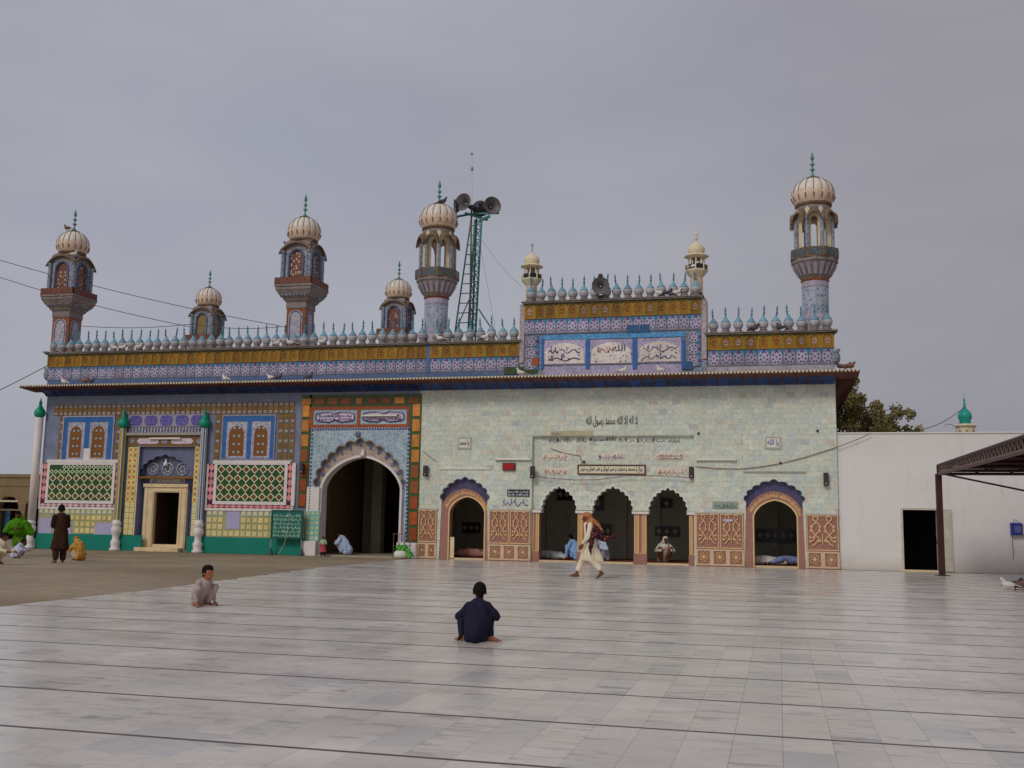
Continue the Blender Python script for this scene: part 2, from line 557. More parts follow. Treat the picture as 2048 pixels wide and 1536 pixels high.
YELLOW2 = plain('pale_yellow_glaze', S(190, 174, 108), 0.35, 0.45, 0.15, 8, 0.05, orv=0.14)
CREAMT = plain('cream_ring_glaze', S(206, 200, 170), 0.4, 0.4, 0.1, 8)
REDST = plain('brick_red_star', S(150, 78, 52), 0.4, 0.4, 0.2, 8, orv=0.15)
GREYG = plain('grey_grout', S(128, 126, 122), 0.8, 0.2, 0.12, 6)
RUST = plain('rust_brown_glaze', S(112, 62, 26), 0.35, 0.45, 0.28, 7, 0.05, orv=0.25, grime=S(80, 50, 30), gamt=0.4, gscale=2)
RUST2 = plain('tan_glaze', S(160, 104, 44), 0.35, 0.45, 0.28, 7, 0.05, orv=0.22)
RUST3 = plain('fox_red_glaze', S(124, 56, 20), 0.35, 0.45, 0.28, 7, 0.05, orv=0.22)
GREENB = plain('leaf_green_glaze', S(48, 68, 30), 0.35, 0.45, 0.22, 7)
SPAND = floral('pale_blue_flowered_glaze', S(116, 136, 146), S(62, 104, 134), S(146, 156, 160), 13, 0.36, 0.05)
INTRA = floral('buff_blue_soffit_glaze', S(132, 120, 112), S(80, 82, 110), S(150, 134, 116), 8, 0.34, 0.03)
CARTB = floral('cartouche_script_ground', S(180, 176, 186), S(120, 112, 150), S(150, 120, 130), 24, 0.34, 0.05)
NAVYFL = floral('cobalt_script_glaze', S(58, 48, 130), S(160, 150, 180), S(90, 90, 150), 22, 0.22, 0.05)
SLATEFL = floral('slate_niche_glaze', S(72, 78, 102), S(52, 56, 88), S(96, 98, 116), 20, 0.3, 0.03)
CREAMM = plain('cream_marble', S(178, 160, 128), 0.4, 0.4, 0.14, 2.5, 0.06, grime=S(146, 118, 80), gamt=0.55, gscale=1.6)
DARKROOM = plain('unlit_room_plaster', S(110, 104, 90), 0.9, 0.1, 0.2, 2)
DARKDOOR = plain('dark_stained_wood', S(52, 34, 22), 0.6, 0.3, 0.25, 8)
INNER = plain('grey_green_room_plaster', S(134, 134, 120), 0.85, 0.15, 0.12, 2)
NICHE = plain('black_glass_niche', S(24, 24, 26), 0.3, 0.4, 0.2, 4)
CARPET = plain('maroon_prayer_carpet', S(100, 60, 48), 0.95, 0.1, 0.2, 6)
MINBL = floral('minaret_blue_glaze', S(94, 104, 120), S(62, 70, 104), S(136, 138, 142), 12, 0.36, 0.045)
MINPAT = floral('minaret_white_panel_glaze', S(150, 146, 152), S(64, 56, 98), S(96, 104, 132), 13, 0.34, 0.035)
MINLAT = floral('minaret_lattice_glaze', S(80, 46, 38), S(176, 160, 136), S(98, 60, 48), 9, 0.38, 0.06)
MINYEL = floral('minaret_yellow_panel_glaze', S(106, 86, 50), S(92, 76, 52), S(120, 104, 70), 17, 0.26, 0.03)
MINGREY = plain('weathered_grey_moulding', S(108, 100, 98), 0.6, 0.3, 0.28, 5, 0.1, grime=S(76, 62, 52), gamt=0.7, gscale=2.0)
MINDARK = plain('soot_dark_moulding', S(92, 76, 62), 0.6, 0.3, 0.3, 6, grime=S(110, 80, 44), gamt=0.5, gscale=2.5)
MINRUST = plain('minaret_rust_glaze', S(92, 52, 34), 0.45, 0.4, 0.28, 6, grime=S(70, 50, 42), gamt=0.7, gscale=2.0)
CREAM = plain('cream_dome_glaze', S(212, 204, 192), 0.4, 0.45, 0.06, 5, grime=S(184, 174, 160), gamt=0.3, gscale=2.0)
DOMEP = plain('dusky_pink_petal', S(190, 168, 150), 0.45, 0.4, 0.15, 6)
DOMER = plain('dark_dome_rib', S(82, 58, 48), 0.5, 0.3, 0.2, 6)
VERDI = plain('green_finial_paint', S(62, 108, 94), 0.45, 0.4, 0.15, 8)
CREAMW = plain('cream_wash', S(206, 194, 166), 0.7, 0.2, 0.1, 4, grime=S(164, 148, 122), gamt=0.4, gscale=3)
STEELG = plain('green_mast_paint', S(44, 104, 98), 0.45, 0.4, 0.2, 6, grime=S(80, 74, 66), gamt=0.5, gscale=3)
GREYMET = plain('grey_metal', S(120, 120, 122), 0.4, 0.5, 0.15, 6)
HORN = plain('dark_grey_horn', S(48, 48, 52), 0.4, 0.4, 0.25, 5, grime=S(80, 76, 72), gamt=0.4, gscale=3)
HORNIN = plain('grey_horn_throat', S(82, 79, 80), 0.5, 0.35, 0.35, 5)
BLACKP = plain('black_casing', S(34, 32, 34), 0.45, 0.35, 0.15, 6)
OXIDE = plain('red_oxide_steel', S(50, 26, 28), 0.55, 0.35, 0.25, 5)
OXIDE2 = plain('pale_steel_chord', S(84, 66, 62), 0.55, 0.35, 0.2, 5)
ROOFSH = plain('brown_roof_sheet', S(40, 22, 22), 0.6, 0.3, 0.25, 3)
INK = plain('black_ink_inlay', S(66, 64, 72), 0.5, 0.3, 0.2, 10)
INKB = plain('blue_ink_inlay', S(70, 84, 130), 0.5, 0.3, 0.2, 10)
INKP = plain('violet_ink', S(58, 40, 92), 0.4, 0.35, 0.2, 10)
INKW = plain('white_ink', S(206, 206, 206), 0.5, 0.3, 0.1, 10)
INKR = plain('red_ink', S(150, 46, 30), 0.5, 0.3, 0.1, 10)
PLAQ = plain('white_marble_plaque', S(200, 198, 190), 0.4, 0.4, 0.1, 6)
PLAQP = plain('pinkish_marble_plaque', S(186, 174, 160), 0.4, 0.4, 0.12, 6)
TUBE = plain('fluorescent_tube_glass', S(220, 218, 208), 0.25, 0.5, 0.04, 6)
CABLE = plain('brown_cable', S(98, 72, 66), 0.7, 0.2, 0.15, 6)
CABLED = plain('dark_cable', S(74, 66, 68), 0.7, 0.2, 0.15, 6)
REDB = plain('red_display_face', S(128, 8, 20), 0.25, 0.5, 0.2, 6)
BLUEBX = plain('blue_enamel_box', S(34, 42, 112), 0.4, 0.4, 0.2, 6)
MIHRW = floral('white_script_tile', S(194, 186, 174), S(154, 144, 164), S(128, 132, 172), 7, 0.24, 0.014)
MIHRV = floral('violet_floral_tile', S(132, 126, 152), S(80, 72, 124), S(156, 148, 166), 14, 0.36, 0.045)
MEDF = floral('medallion_painting_glaze', S(142, 137, 150), S(100, 92, 130), S(118, 110, 138), 12, 0.2, 0.035, 0.35, 0.45, 0.18)
MEDG = plain('greyed_medallion_ground', S(98, 100, 116), 0.35, 0.45, 0.25, 5, 0.05, orv=0.2, grime=S(110, 102, 94), gamt=0.6, gscale=1.2)
SHAFTF = floral('minaret_shaft_floral_glaze', S(138, 141, 150), S(86, 84, 118), S(104, 128, 146), 8, 0.36, 0.05)
SPIKEM = plain('dark_teal_spike', S(62, 102, 114), 0.4, 0.4, 0.2, 8, orv=0.2)
SIGNG = plain('bottle_green_sign', S(14, 84, 76), 0.4, 0.4, 0.15, 3)

# ------------------------------------------------------------------ arch outlines
def parch(x0, x1, zs, za, n=22, p=2.3, q=0.6, k=0.16):
    xc, a, r = (x0 + x1) / 2, (x1 - x0) / 2, za - zs
    out = []
    for i in range(n + 1):
        u = -math.cos(math.pi * i / n)
        h = max(0.0, 1 - abs(u) ** p) ** q * (1 - k) + k * (1 - abs(u))
        out.append((xc + a * u, zs + r * h))
    return out
def foil(x0, x1, zs, za, nl=9, m=5, bul=0.30, full=0.5):
    """multifoil arch line from left spring to right spring"""
    th0 = math.pi * (0.5 + full)
    pts = []
    cusp = []
    for i in range(nl + 1):
        th = th0 + (math.pi - 2 * th0) * i / nl
        z = math.sin(th)
        cusp.append(Vector((math.cos(th), z + 0.10 * max(0, 1 - abs(math.cos(th)) * 2.0))))
    for i in range(nl):
        a, b = cusp[i], cusp[i + 1]
        d = b - a
        nrm = Vector((-d.y, d.x)).normalized()
        for j in range(m):
            t = j / m
            h = bul * d.length * math.sin(math.pi * t) ** 0.8
            if i == nl // 2 and nl % 2:
                h *= 1.0 + 0.5 * (1 - abs(2 * t - 1))
            pts.append(a + d * t + nrm * h)
    pts.append(cusp[-1])
    mx = max(abs(p.x) for p in pts)
    mz, z0 = max(p.y for p in pts), pts[0].y
    xc, aa = (x0 + x1) / 2, (x1 - x0) / 2
    return [(xc + aa * p.x / mx, zs + (za - zs) * (p.y - z0) / (mz - z0)) for p in pts]
def rect(x0, x1, z0, z1):
    return [(x0, z0), (x1, z0), (x1, z1), (x0, z1)]
def inside(poly, x, z):
    c = False
    j = len(poly) - 1
    for i in range(len(poly)):
        a, b = poly[i], poly[j]
        if (a[1] > z) != (b[1] > z) and x < (b[0] - a[0]) * (z - a[1]) / (b[1] - a[1]) + a[0]:
            c = not c
        j = i
    return c

# ------------------------------------------------------------------ tile kinds (meshes shared by all alike pieces)
def tile_mesh(name, w, h, d, mat, c=0.008):
    return MB().chbox(-w / 2, w / 2, -d, 0, -h / 2, h / 2, c).mesh(name, mat)
def ring_tile(name, w, h, d, m0, m1, m2):
    b = MB().chbox(-w / 2, w / 2, -d, 0, -h / 2, h / 2, 0.006)
    b.mat(1).box(-w * .30, w * .30, -d - .004, -d, -h * .30, h * .30)
    b.mat(2).box(-w * .13, w * .13, -d - .007, -d - .004, -h * .13, h * .13)
    return b.mesh(name, [m0, m1, m2])
def star_tile(name, w, h, d, m0, m1):
    b = MB().chbox(-w / 2, w / 2, -d, 0, -h / 2, h / 2, 0.006)
    k = []
    for i in range(16):
        a = 2 * math.pi * i / 16
        r = (0.44 if i % 4 == 2 else 0.2) * min(w, h)
        k.append((r * math.cos(a) * w / min(w, h), r * math.sin(a)))
    b.mat(1).plate(k, [], -d - .006, -d)
    return b.mesh(name, [m0, m1])
def diamond(s, w, h, y0, y1, ox=0, oz=0):
    return s.plate([(ox - w / 2, oz), (ox, oz - h / 2), (ox + w / 2, oz), (ox, oz + h / 2)], [], y0, y1)
def grid(parent, name, me, rc, nx, nz, y, jit=0.0, skip=None, only=None):
    x0, x1, z0, z1 = rc
    out = []
    for j in range(nz):
        for i in range(nx):
            x, z = x0 + (x1 - x0) * (i + .5) / nx, z0 + (z1 - z0) * (j + .5) / nz
            if skip and skip(x, z, i, j):
                continue
            m_ = me(i, j) if callable(me) else me
            if m_ is None:
                continue
            out.append(link(name, m_, None, parent, (x, y + random.uniform(-jit, jit), z)))
    return out
def panel(parent, name, rc, y0, y1, mat, c=None):
    x0, x1, z0, z1 = rc
    b = MB()
    if c:
        b.chbox(x0, x1, y0, y1, z0, z1, c)
    else:
        b.box(x0, x1, y0, y1, z0, z1)
    return b.here(name, mat, parent)
def frame(parent, name, rc, w, y0, y1, mat):
    x0, x1, z0, z1 = rc
    return MB().plate(rect(x0, x1, z0, z1), [rect(x0 + w, x1 - w, z0 + w, z1 - w)], y0, y1).here(name, mat, parent)

# ------------------------------------------------------------------ lettering
JOIN = {}
def _forms():
    t = {'ا': (0xFE8D, 2), 'آ': (0xFE81, 2), 'ب': (0xFE8F, 4), 'پ': (0xFB56, 4), 'ت': (0xFE95, 4), 'ث': (0xFE99, 4), 'ج': (0xFE9D, 4), 'چ': (0xFB7A, 4), 'ح': (0xFEA1, 4), 'خ': (0xFEA5, 4),
         'د': (0xFEA9, 2), 'ذ': (0xFEAB, 2), 'ر': (0xFEAD, 2), 'ز': (0xFEAF, 2), 'س': (0xFEB1, 4), 'ش': (0xFEB5, 4), 'ص': (0xFEB9, 4), 'ض': (0xFEBD, 4), 'ط': (0xFEC1, 4), 'ع': (0xFEC9, 4),
         'غ': (0xFECD, 4), 'ف': (0xFED1, 4), 'ق': (0xFED5, 4), 'ک': (0xFB8E, 4), 'گ': (0xFB92, 4), 'ل': (0xFEDD, 4), 'م': (0xFEE1, 4), 'ن': (0xFEE5, 4), 'و': (0xFEED, 2), 'ه': (0xFEE9, 4),
         'ہ': (0xFBA6, 4), 'ی': (0xFBFC, 4), 'ة': (0xFE93, 2)}
    JOIN.update(t)
_forms()
def shape_ar(s):
    """join the letters and put them in visual order (left to right)"""
    s = s.replace('لا', '\u0001')
    out = []
    for i, ch in enumerate(s):
        if ch == '\u0001':
            prev = s[i - 1] if i else ' '
            out.append(chr(0xFEFC if prev in JOIN and JOIN[prev][1] == 4 else 0xFEFB))
            continue
        if ch not in JOIN:
            out.append(ch)
            continue
        base, k = JOIN[ch]
        prev = s[i - 1] if i else ' '
        nxt = s[i + 1] if i + 1 < len(s) else ' '
        pj = prev in JOIN and JOIN[prev][1] == 4
        nj = k == 4 and (nxt in JOIN or nxt == '\u0001')
        out.append(chr(base + (3 if pj and nj else 1 if pj else 2 if nj else 0)))
    return ''.join(reversed(out))
def lettering(parent, text, rc, y, mat, name='lettering', wt=0.0):
    """raised script filling the rectangle rc, standing 4 mm proud of y"""
    cu = bpy.data.curves.new(name, 'FONT')
    cu.body = shape_ar(text)
    cu.extrude = 0.006
    cu.offset = wt
    cu.resolution_u = 2
    t = bpy.data.objects.new('tmp', cu)
    col.objects.link(t)
    dg = bpy.context.evaluated_depsgraph_get()
    me = bpy.data.meshes.new_from_object(t.evaluated_get(dg))
    bpy.data.objects.remove(t)
    if len(me.vertices) == 0:
        return None
    xs, ys = [v.co.x for v in me.vertices], [v.co.y for v in me.vertices]
    x0, x1, z0, z1 = rc
    ax, ay = (x1 - x0) / max(1e-6, max(xs) - min(xs)), (z1 - z0) / max(1e-6, max(ys) - min(ys))
    bx, by = min(xs), min(ys)
    for v in me.vertices:
        v.co = Vector(((v.co.x - bx) * ax - (x1 - x0) / 2, -v.co.z - 0.004, (v.co.y - by) * ay))
    me.materials.clear()
    me.name = name
    return link(name, me, mat, parent, ((x0 + x1) / 2, y, z0))
def squiggle(parent, rc, y, mat, lines=1, r=0.016, seed=1, name='lettering', dens=1.0):
    """line of pen-drawn script whose letters the photograph does not resolve"""
    rn = random.Random(seed)
    x0, x1, z0, z1 = rc
    b = MB()
    h = (z1 - z0) / lines
    for L in range(lines):
        zb = z1 - h * (L + 0.72)
        x = x1
        while x > x0 + h * 0.3:
            w = min(h * rn.uniform(0.9, 2.2) / dens, x - x0)
            n = 9
            pts = []
            ph, am = rn.uniform(0, 6), rn.uniform(0.12, 0.3)
            fr = rn.uniform(1.2, 2.6)
            for i in range(n):
                t = i / (n - 1)
                pts.append((x - w * t, y - 0.006, zb + h * (am * math.sin(ph + fr * 6.28 * t) - 0.1 * math.sin(3.14 * t))))
            b.tube(pts, r * rn.uniform(0.7, 1.2), 4)
            for _ in range(rn.choice((1, 2, 2, 3))):          # tall strokes
                xx = x - w * rn.uniform(0.05, 0.95)
                b.tube([(xx, y - 0.006, zb - 0.02 * h), (xx + rn.uniform(-.04, .06) * h, y - 0.006, zb + h * rn.uniform(0.38, 0.62))], r * 0.8, 4)
            for _ in range(rn.choice((1, 2, 3))):             # dots
                b.ball((x - w * rn.random(), y - 0.006, zb + h * rn.choice((-0.24, 0.36, 0.3))), r * 1.1, 5, 3)
            x -= w + h * rn.uniform(0.05, 0.25)
    return b.here(name, mat, parent)

# ------------------------------------------------------------------ ground
edge_pts = [GP(-420, 1290), GP(0, 1213), GP(300, 1180), GP(640, 1135), Vector((-13.75, 0.0, 0))]
def edge_x(y):
    e = edge_pts
    if y <= e[1].y:
        return e[1].x + (y - e[1].y) * 0.0 + max(-0.5, min(0.5, (e[1].y - y) * 0.02))
    for a, b in zip(e[1:], e[2:]):
        if y <= b.y:
            return a.x + (b.x - a.x) * (y - a.y) / (b.y - a.y)
    return e[-1].x
edge_pts[1].x, edge_pts[2].x = -11.12, -11.45
structure(MB().add([(-1200, -1200, -0.06), (1200, -1200, -0.06), (1200, 1200, -0.06), (-1200, 1200, -0.06)], [(0, 1, 2, 3)]).build('terrain', GROUND))
yb = MB()
ys = [-60 + 1.0 * i for i in range(61)]
yv = []
for y in ys:
    yv += [(-70, y, -0.004), (edge_x(y), y, -0.004)]
yb.add(yv, [(2 * i, 2 * i + 1, 2 * i + 3, 2 * i + 2) for i in range(len(ys) - 1)])
yb.add([(-70, 0, -0.004), (-30.9, 0, -0.004), (-30.9, 30, -0.004), (-70, 30, -0.004)], [(0, 1, 2, 3)])
structure(yb.build('cement_yard', GROUND))
GAPC = plain('pale_paving_joint', S(150, 144, 136), 0.7, 0.2, 0.1, 3)
STRIP = plain('black_marble_strip', S(58, 42, 46), 0.35, 0.4, 0.2, 3)
floor = structure(MB().add([(-15, -46, -0.012), (16, -46, -0.012), (16, 0.0, -0.012), (-15, 0.0, -0.012)], [(0, 1, 2, 3)]).build('marble_courtyard', GAPC))
Y0R = -32.72                                        # first prayer-row strip seen at the bottom of the picture
near, far = [], MB()
for k in range(-9, 26):
    ys0 = Y0R + FR * k
    if ys0 > -0.3:
        break
    sw = 0.034
    MB().box(edge_x(ys0), 15.5, ys0 - sw / 2, ys0 + sw / 2, -0.012, 0.001).here('inlay_strip', STRIP, floor)
    for c in range(2):
        ya = ys0 + sw / 2 + (FR - sw) / 2 * c + 0.002
        yc = ya + (FR - sw) / 2 - 0.004
        if yc > -0.02:
            yc = -0.02
        if yc - ya < 0.05:
            continue
        ex = max(edge_x(ya), edge_x(yc))
        i0 = math.floor(ex / FW)
        for i in range(i0, 52):
            xa, xc = i * FW + 0.0004, (i + 1) * FW - 0.0004
            if xc < ex + 0.03:
                continue
            la, lb = max(xa, edge_x(ya)), max(xa, edge_x(yc))
            d = math.hypot(xa, ya + CAM_D)
            q = to_px((xa, ya, 0))
            vis = -120 < q[0] < 2100 and q[1] < 1590
            if vis and d < 13 and xa >= ex:
                near.append((d, xa, xc, ya, yc))
            else:
                t = random.uniform(-0.0015, 0.0)
                far.add([(la, ya, t), (xc, ya, t), (xc, yc, t), (lb, yc, t), (la, ya, -.012), (xc, ya, -.012), (xc, yc, -.012), (lb, yc, -.012)],
                        [(0, 1, 2, 3), (0, 4, 5, 1), (1, 5, 6, 2), (2, 6, 7, 3), (3, 7, 4, 0)])
near.sort()
slab = None
for n_, (d, xa, xc, ya, yc) in enumerate(near):
    if n_ < 295:
        if slab is None:
            w, l = (xc - xa) / 2, (yc - ya) / 2
            slab = MB().add([(-w, -l, -.012), (w, -l, -.012), (w, l, -.012), (-w, l, -.012), (-w + .0006, -l + .0006, 0), (w - .0006, -l + .0006, 0), (w - .0006, l - .0006, 0), (-w + .0006, l - .0006, 0)],
                            [(4, 5, 6, 7), (0, 1, 5, 4), (1, 2, 6, 5), (2, 3, 7, 6), (3, 0, 4, 7)]).mesh('paving_slab', MARBLE_F)
        link('paving_slab', slab, None, floor, ((xa + xc) / 2, (ya + yc) / 2, random.uniform(-0.0003, 0)))
    else:
        far.add([(xa, ya, 0), (xc, ya, 0), (xc, yc, 0), (xa, yc, 0)], [(0, 1, 2, 3)])
structure(far.build('paving_slabs', MARBLE_F, floor), 'stuff')

# ------------------------------------------------------------------ the two buildings
XL, XM, XR = -30.80, -13.62, 2.03
ZC, ZY, ZM, ZE, ZW, ZD = 8.45, 7.83, 7.25, 6.86, 6.54, 1.93
shrine = thing('shrine_building', 'blue-tiled tomb shrine with ochre parapet, lattice panels and tall arched gateway', 'building', (-22, 0, 0))
hall = thing('prayer_hall', 'pale marble-faced prayer hall with three scalloped arches and two side arches', 'building', (-6, 0, 0))

# ---- parapet pieces
def med_mesh(name, w, h, plate_m=TURQ):
    b = MB().chbox(-w / 2, w / 2, -.025, 0, -h / 2, h / 2, .006)
    b.mat(3).box(-w * .49, w * .49, -.029, -.025, -h * .49, h * .06)
    og = []
    for i in range(24):
        t = i / 24
        a = math.pi * 2 * t - math.pi / 2
        up = max(0.0, math.sin(a))
        og.append((0.47 * w * math.cos(a) * (1 - .18 * up * up), 0.43 * h * math.sin(a) + .07 * h * max(0, 1 - abs(t - .5) / .07)))
    b.mat(1).plate(og, [], -.045, -.025)
    b.mat(2)
    for r, n, o, s in ((0.0, 1, 0, .05), (0.29, 8, math.pi / 8, .058), (0.36, 1, math.pi / 2, .085)):
        for i in range(n):
            a = o + 2 * math.pi * i / n
            b.disc(r * w * 1.0 * math.cos(a), -.045, r * h * 1.12 * math.sin(a), s * w * 1.55, 7, .006)
    return b.mesh(name, [plate_m, MEDF, NAVY, MEDG])
def niche_mesh(name, w, h, flower=None):
    b = MB().box(-w / 2, w / 2, -.03, 0, -h / 2, h / 2)
    ar = parch(-w * .36, w * .36, h * .16, h * .40, 8)
    b.mat(1).plate(rect(-w / 2, w / 2, -h / 2, h / 2), [[(-w * .36, -h * .44), (w * .36, -h * .44)] + list(reversed(ar))], -.06, -.03)
    b.mat(2).plate([(-w / 2, h / 2), (-w / 2, h * .30), (-w * .36, h * .36), (0, h * .44), (w * .36, h * .36), (w / 2, h * .30), (w / 2, h / 2)], [], -.066, -.06)
    if flower:
        b.mat(3)
        for i in range(5):
            a = math.pi / 2 + 2 * math.pi * i / 5
            b.disc(.13 * w * math.cos(a), -.03, -.03 * h + .16 * h * math.sin(a), .085 * w, 6, .01)
    return b.mesh(name, [OCHRE3, OCHRE2, OLIVE] + ([flower] if flower else []))
NICHE_A = niche_mesh('niche_tile', .425, .56)
NICHE_B = niche_mesh('niche_tile', .425, .56, BROWNF)
NICHE_C = niche_mesh('niche_tile', .425, .56, LAVEN)
MED = med_mesh('medallion_tile', .425, .545)
fb = MB().mat(0).lathe([(.17, 0), (.17, .05), (.15, .06), (.15, .09), (.12, .11), (.12, .15)], (0, 0, 0), 8)
fb.shade(True).mat(1).lathe([(.12, .15), (.16, .20), (.185, .27), (.19, .33), (.178, .37)], (0, 0, 0), 12)
fb.mat(2).lathe([(.178, .37), (.15, .43), (.105, .49), (.07, .54), (.045, .59), (.03, .64)], (0, 0, 0), 12)
FIN = fb.mesh('parapet_finial', [MINGREY, floral('finial_bulb_glaze', S(140, 142, 148), S(92, 104, 126), S(150, 138, 128), 14, .3, .03), TURQ2])
fs_ = MB().shade(True).lathe([(.03, .62), (.026, .70), (.05, .735), (.026, .77), (.022, .80), (.038, .84), (.034, .88), (.010, .99)], (0, 0, 0), 7)
SPK = fs_.mesh('spike', SPIKEM)
def parapet(bld, x0, x1, zc, zy, zm, y, fl=(NICHE_A, NICHE_A, NICHE_B), finials=True, back=0.5):
    base = MB().box(x0, x1, y, y + back, zm, zc - 0.08).here('parapet_wall', GREYG, bld)
    MB().box(x0 - .06, x1 + .06, y - .16, y + back, zc - .08, zc - .03).box(x0 - .1, x1 + .1, y - .2, y + back + .05, zc - .03, zc).here('cornice', MINGREY, bld)
    n = max(1, round((x1 - x0) / .43))
    ny = (zc - .08 + zy) / 2
    p = (x1 - x0) / n
    for i in range(n):
        x = x0 + p * (i + .5)
        link('niche_tile', random.choice(fl), None, base, (x, y, ny), (0, random.uniform(-.006, .006), 0), (p / .43, 1, (zc - .08 - zy) / .56))
        link('medallion_tile', MED, None, base, (x, y + random.uniform(-.003, .003), (zy + zm) / 2), (0, random.uniform(-.008, .008), 0), (p / .43, 1, (zy - zm) / .555))
    if finials:
        for i in range(n):
            x = x0 + p * (i + .5)
            f = link('parapet_finial', FIN, None, bld, (x, y + .05, zc), (random.uniform(-.035, .035), random.uniform(-.05, .05), random.uniform(0, 3)), (random.uniform(.95, 1.05), random.uniform(.95, 1.05), random.uniform(.93, 1.05)))
            link('spike', SPK, None, f, (x, y + .05, zc), (random.uniform(-.05, .05), random.uniform(-.06, .06), 0))
    return base
pw = parapet(shrine, XL - .1, -13.42, ZC, ZY, ZM, 0.0)
parapet(hall, -13.26, -9.64, ZC, ZY, ZM, 0.0)
parapet(hall, -2.46, XR, ZC + .06, ZY + .04, ZM, 0.0, (NICHE_C, NICHE_C, NICHE_B))
MB().box(-13.42, -13.26, -.05, .5, ZM, ZC - .1).here('blue_strip', BANDBL, hall)
# blue band under the medallions, continuous, one piece per building
MB().box(XL - .05, XM - .003, -.02, .5, ZE + .06, ZM).here('blue_band', BANDBL, shrine)
MB().box(XM, -9.62, -.02, .5, ZE + .06, ZM).here('blue_band', BANDBL, hall)
MB().box(-2.49, XR, -.02, .5, ZE + .06, ZM).here('grey_band', floral('grey_floral_band', S(132, 130, 142), S(92, 88, 130), S(150, 140, 130), 9, .33, .04), hall)
# horn-like corner tiles where the medallion band turns the corner
for bld, x, sx in ((shrine, XL - .1, -1), (hall, XR, 1)):
    MB().shade(True).lathe([(.05, 0), (.16, .12), (.19, .28), (.14, .44), (.2, .56)], (x + sx * .02, .08, ZM), 10).here('corner_tile', MINBL, bld)
    MB().box(x - .12, x + .12, -.25, .3, ZC, ZC + .05).here('corner_cap', MINGREY, bld)

# ---- chajja (eave) with pale tile tips and blue cove
def eave(bld, x0, x1, wx0, wx1, endl=False, endr=False):
    b = MB().add([(x0, -1.0, ZE - .05), (x1, -1.0, ZE - .05), (x1, .02, ZE - .13), (x0, .02, ZE - .13), (x0, -1.0, ZE - .01), (x1, -1.0, ZE - .01), (x1, .02, ZE + .09), (x0, .02, ZE + .09)],
                 [(0, 3, 2, 1), (4, 5, 6, 7), (0, 1, 5, 4), (1, 2, 6, 5), (2, 3, 7, 6), (3, 0, 4, 7)])
    e = b.here('eave', EAVE, bld)
    t, d = MB(), MB()
    n = round((x1 - x0) / .13)
    for i in range(n):
        xa = x0 + (x1 - x0) * i / n
        t.box(xa + .02, xa + .085, -1.03, -.86, ZE - .012, ZE + .05)
        t.box(xa + .02, xa + .088, -.86, -.5, ZE + .01, ZE + .075)
    structure(t.here('eave_tile_tips', EAVET, e), 'stuff')
    d.box(x0, x1, -1.012, -1.0, ZE - .045, ZE - .005)
    d.box(x0, x1, -.997, -.93, ZE - .005, ZE + .04)
    d.here('eave_fascia', EAVED, e)
    n = round((wx1 - wx0) / .46)
    p = (wx1 - wx0) / n
    cv = MB()
    w = p / 2 - .03
    pr = [(-.03, ZW), (-.12, ZW + .08), (-.28, ZW + .15), (-.50, ZE - .095)]
    vs = []
    for yy, zz in pr:
        vs += [(-w, yy, zz - ZW), (w, yy, zz - ZW)]
    vs += [(-w, .0, ZE - .13 - ZW), (w, .0, ZE - .13 - ZW)]
    cme = cv.add(vs, [(2 * i, 2 * i + 1, 2 * i + 3, 2 * i + 2) for i in range(3)] + [(0, 8, 9, 1)]).mesh('cove_tile', COVE)
    rme = MB().tube([(0, yy - .012, zz - ZW) for yy, zz in pr] + [(0, -.95, ZE - .075 - ZW)], .03, 5).mesh('eave_rib', EAVE)
    for i in range(n):
        x = wx0 + p * (i + .5)
        link('cove_tile', cme, None, e, (x, 0, ZW + random.uniform(-.004, .004)))
        link('eave_rib', rme, None, e, (x - p / 2, 0, ZW))
    return e
eave(shrine, -31.45, XM - .002, XL, XM)
e2 = eave(hall, XM + .002, 2.80, XM, XR)
# returns of the eave along the two flanks
MB().add([(2.80, -1.0, ZE - .05), (2.80, 11.6, ZE - .05), (2.02, 11.6, ZE - .13), (2.02, .03, ZE - .13), (2.80, -1.0, ZE - .01), (2.80, 11.6, ZE - .01), (2.02, 11.6, ZE + .09), (2.02, .03, ZE + .09)],
         [(0, 3, 2, 1), (4, 5, 6, 7), (0, 1, 5, 4), (1, 2, 6, 5), (2, 3, 7, 6)]).here('eave', EAVE, hall, True)
fb_ = MB()
for i in range(14):
    y = .4 + i * .55
    fb_.add([(2.03, y, ZW - .45), (2.03, y + .1, ZW - .45), (2.7, y + .1, ZE - .1), (2.7, y, ZE - .1), (2.03, y, ZE - .14), (2.03, y + .1, ZE - .14)], [(0, 1, 2, 3), (0, 3, 4), (1, 5, 2), (0, 4, 5, 1), (3, 2, 5, 4)])
fb_.here('eave_brackets', EAVED, hall)
MB().add([(-31.45, -1.0, ZE - .05), (-31.45, 11.6, ZE - .05), (-30.78, 11.6, ZE - .13), (-30.78, .03, ZE - .13), (-31.45, -1.0, ZE - .01), (-31.45, 11.6, ZE - .01), (-30.78, 11.6, ZE + .09), (-30.78, .03, ZE + .09)],
         [(0, 1, 2, 3), (4, 7, 6, 5), (0, 4, 5, 1), (1, 5, 6, 2), (2, 6, 7, 3)]).here('eave', EAVE, shrine, True)

# ---- bodies: front plates with their openings, flanks, backs, roofs
bx0, bx1, bz0, bz1 = R4(273, 893, 388, 1105)                       # door bay recess
bay = rect(bx0, bx1, 0.0, bz1)
gx0, gx1 = P(627, 975)[0], P(810, 975)[0]
gzs, gza = P(718, 975)[1], P(718, 876)[1]
gfoil = foil(gx0, gx1, gzs, gza, 13, 5, .32, .5)
gate_hole = [(gx0, 0.0)] + gfoil + [(gx1, 0.0)]
gate_hole = list(reversed(gate_hole))
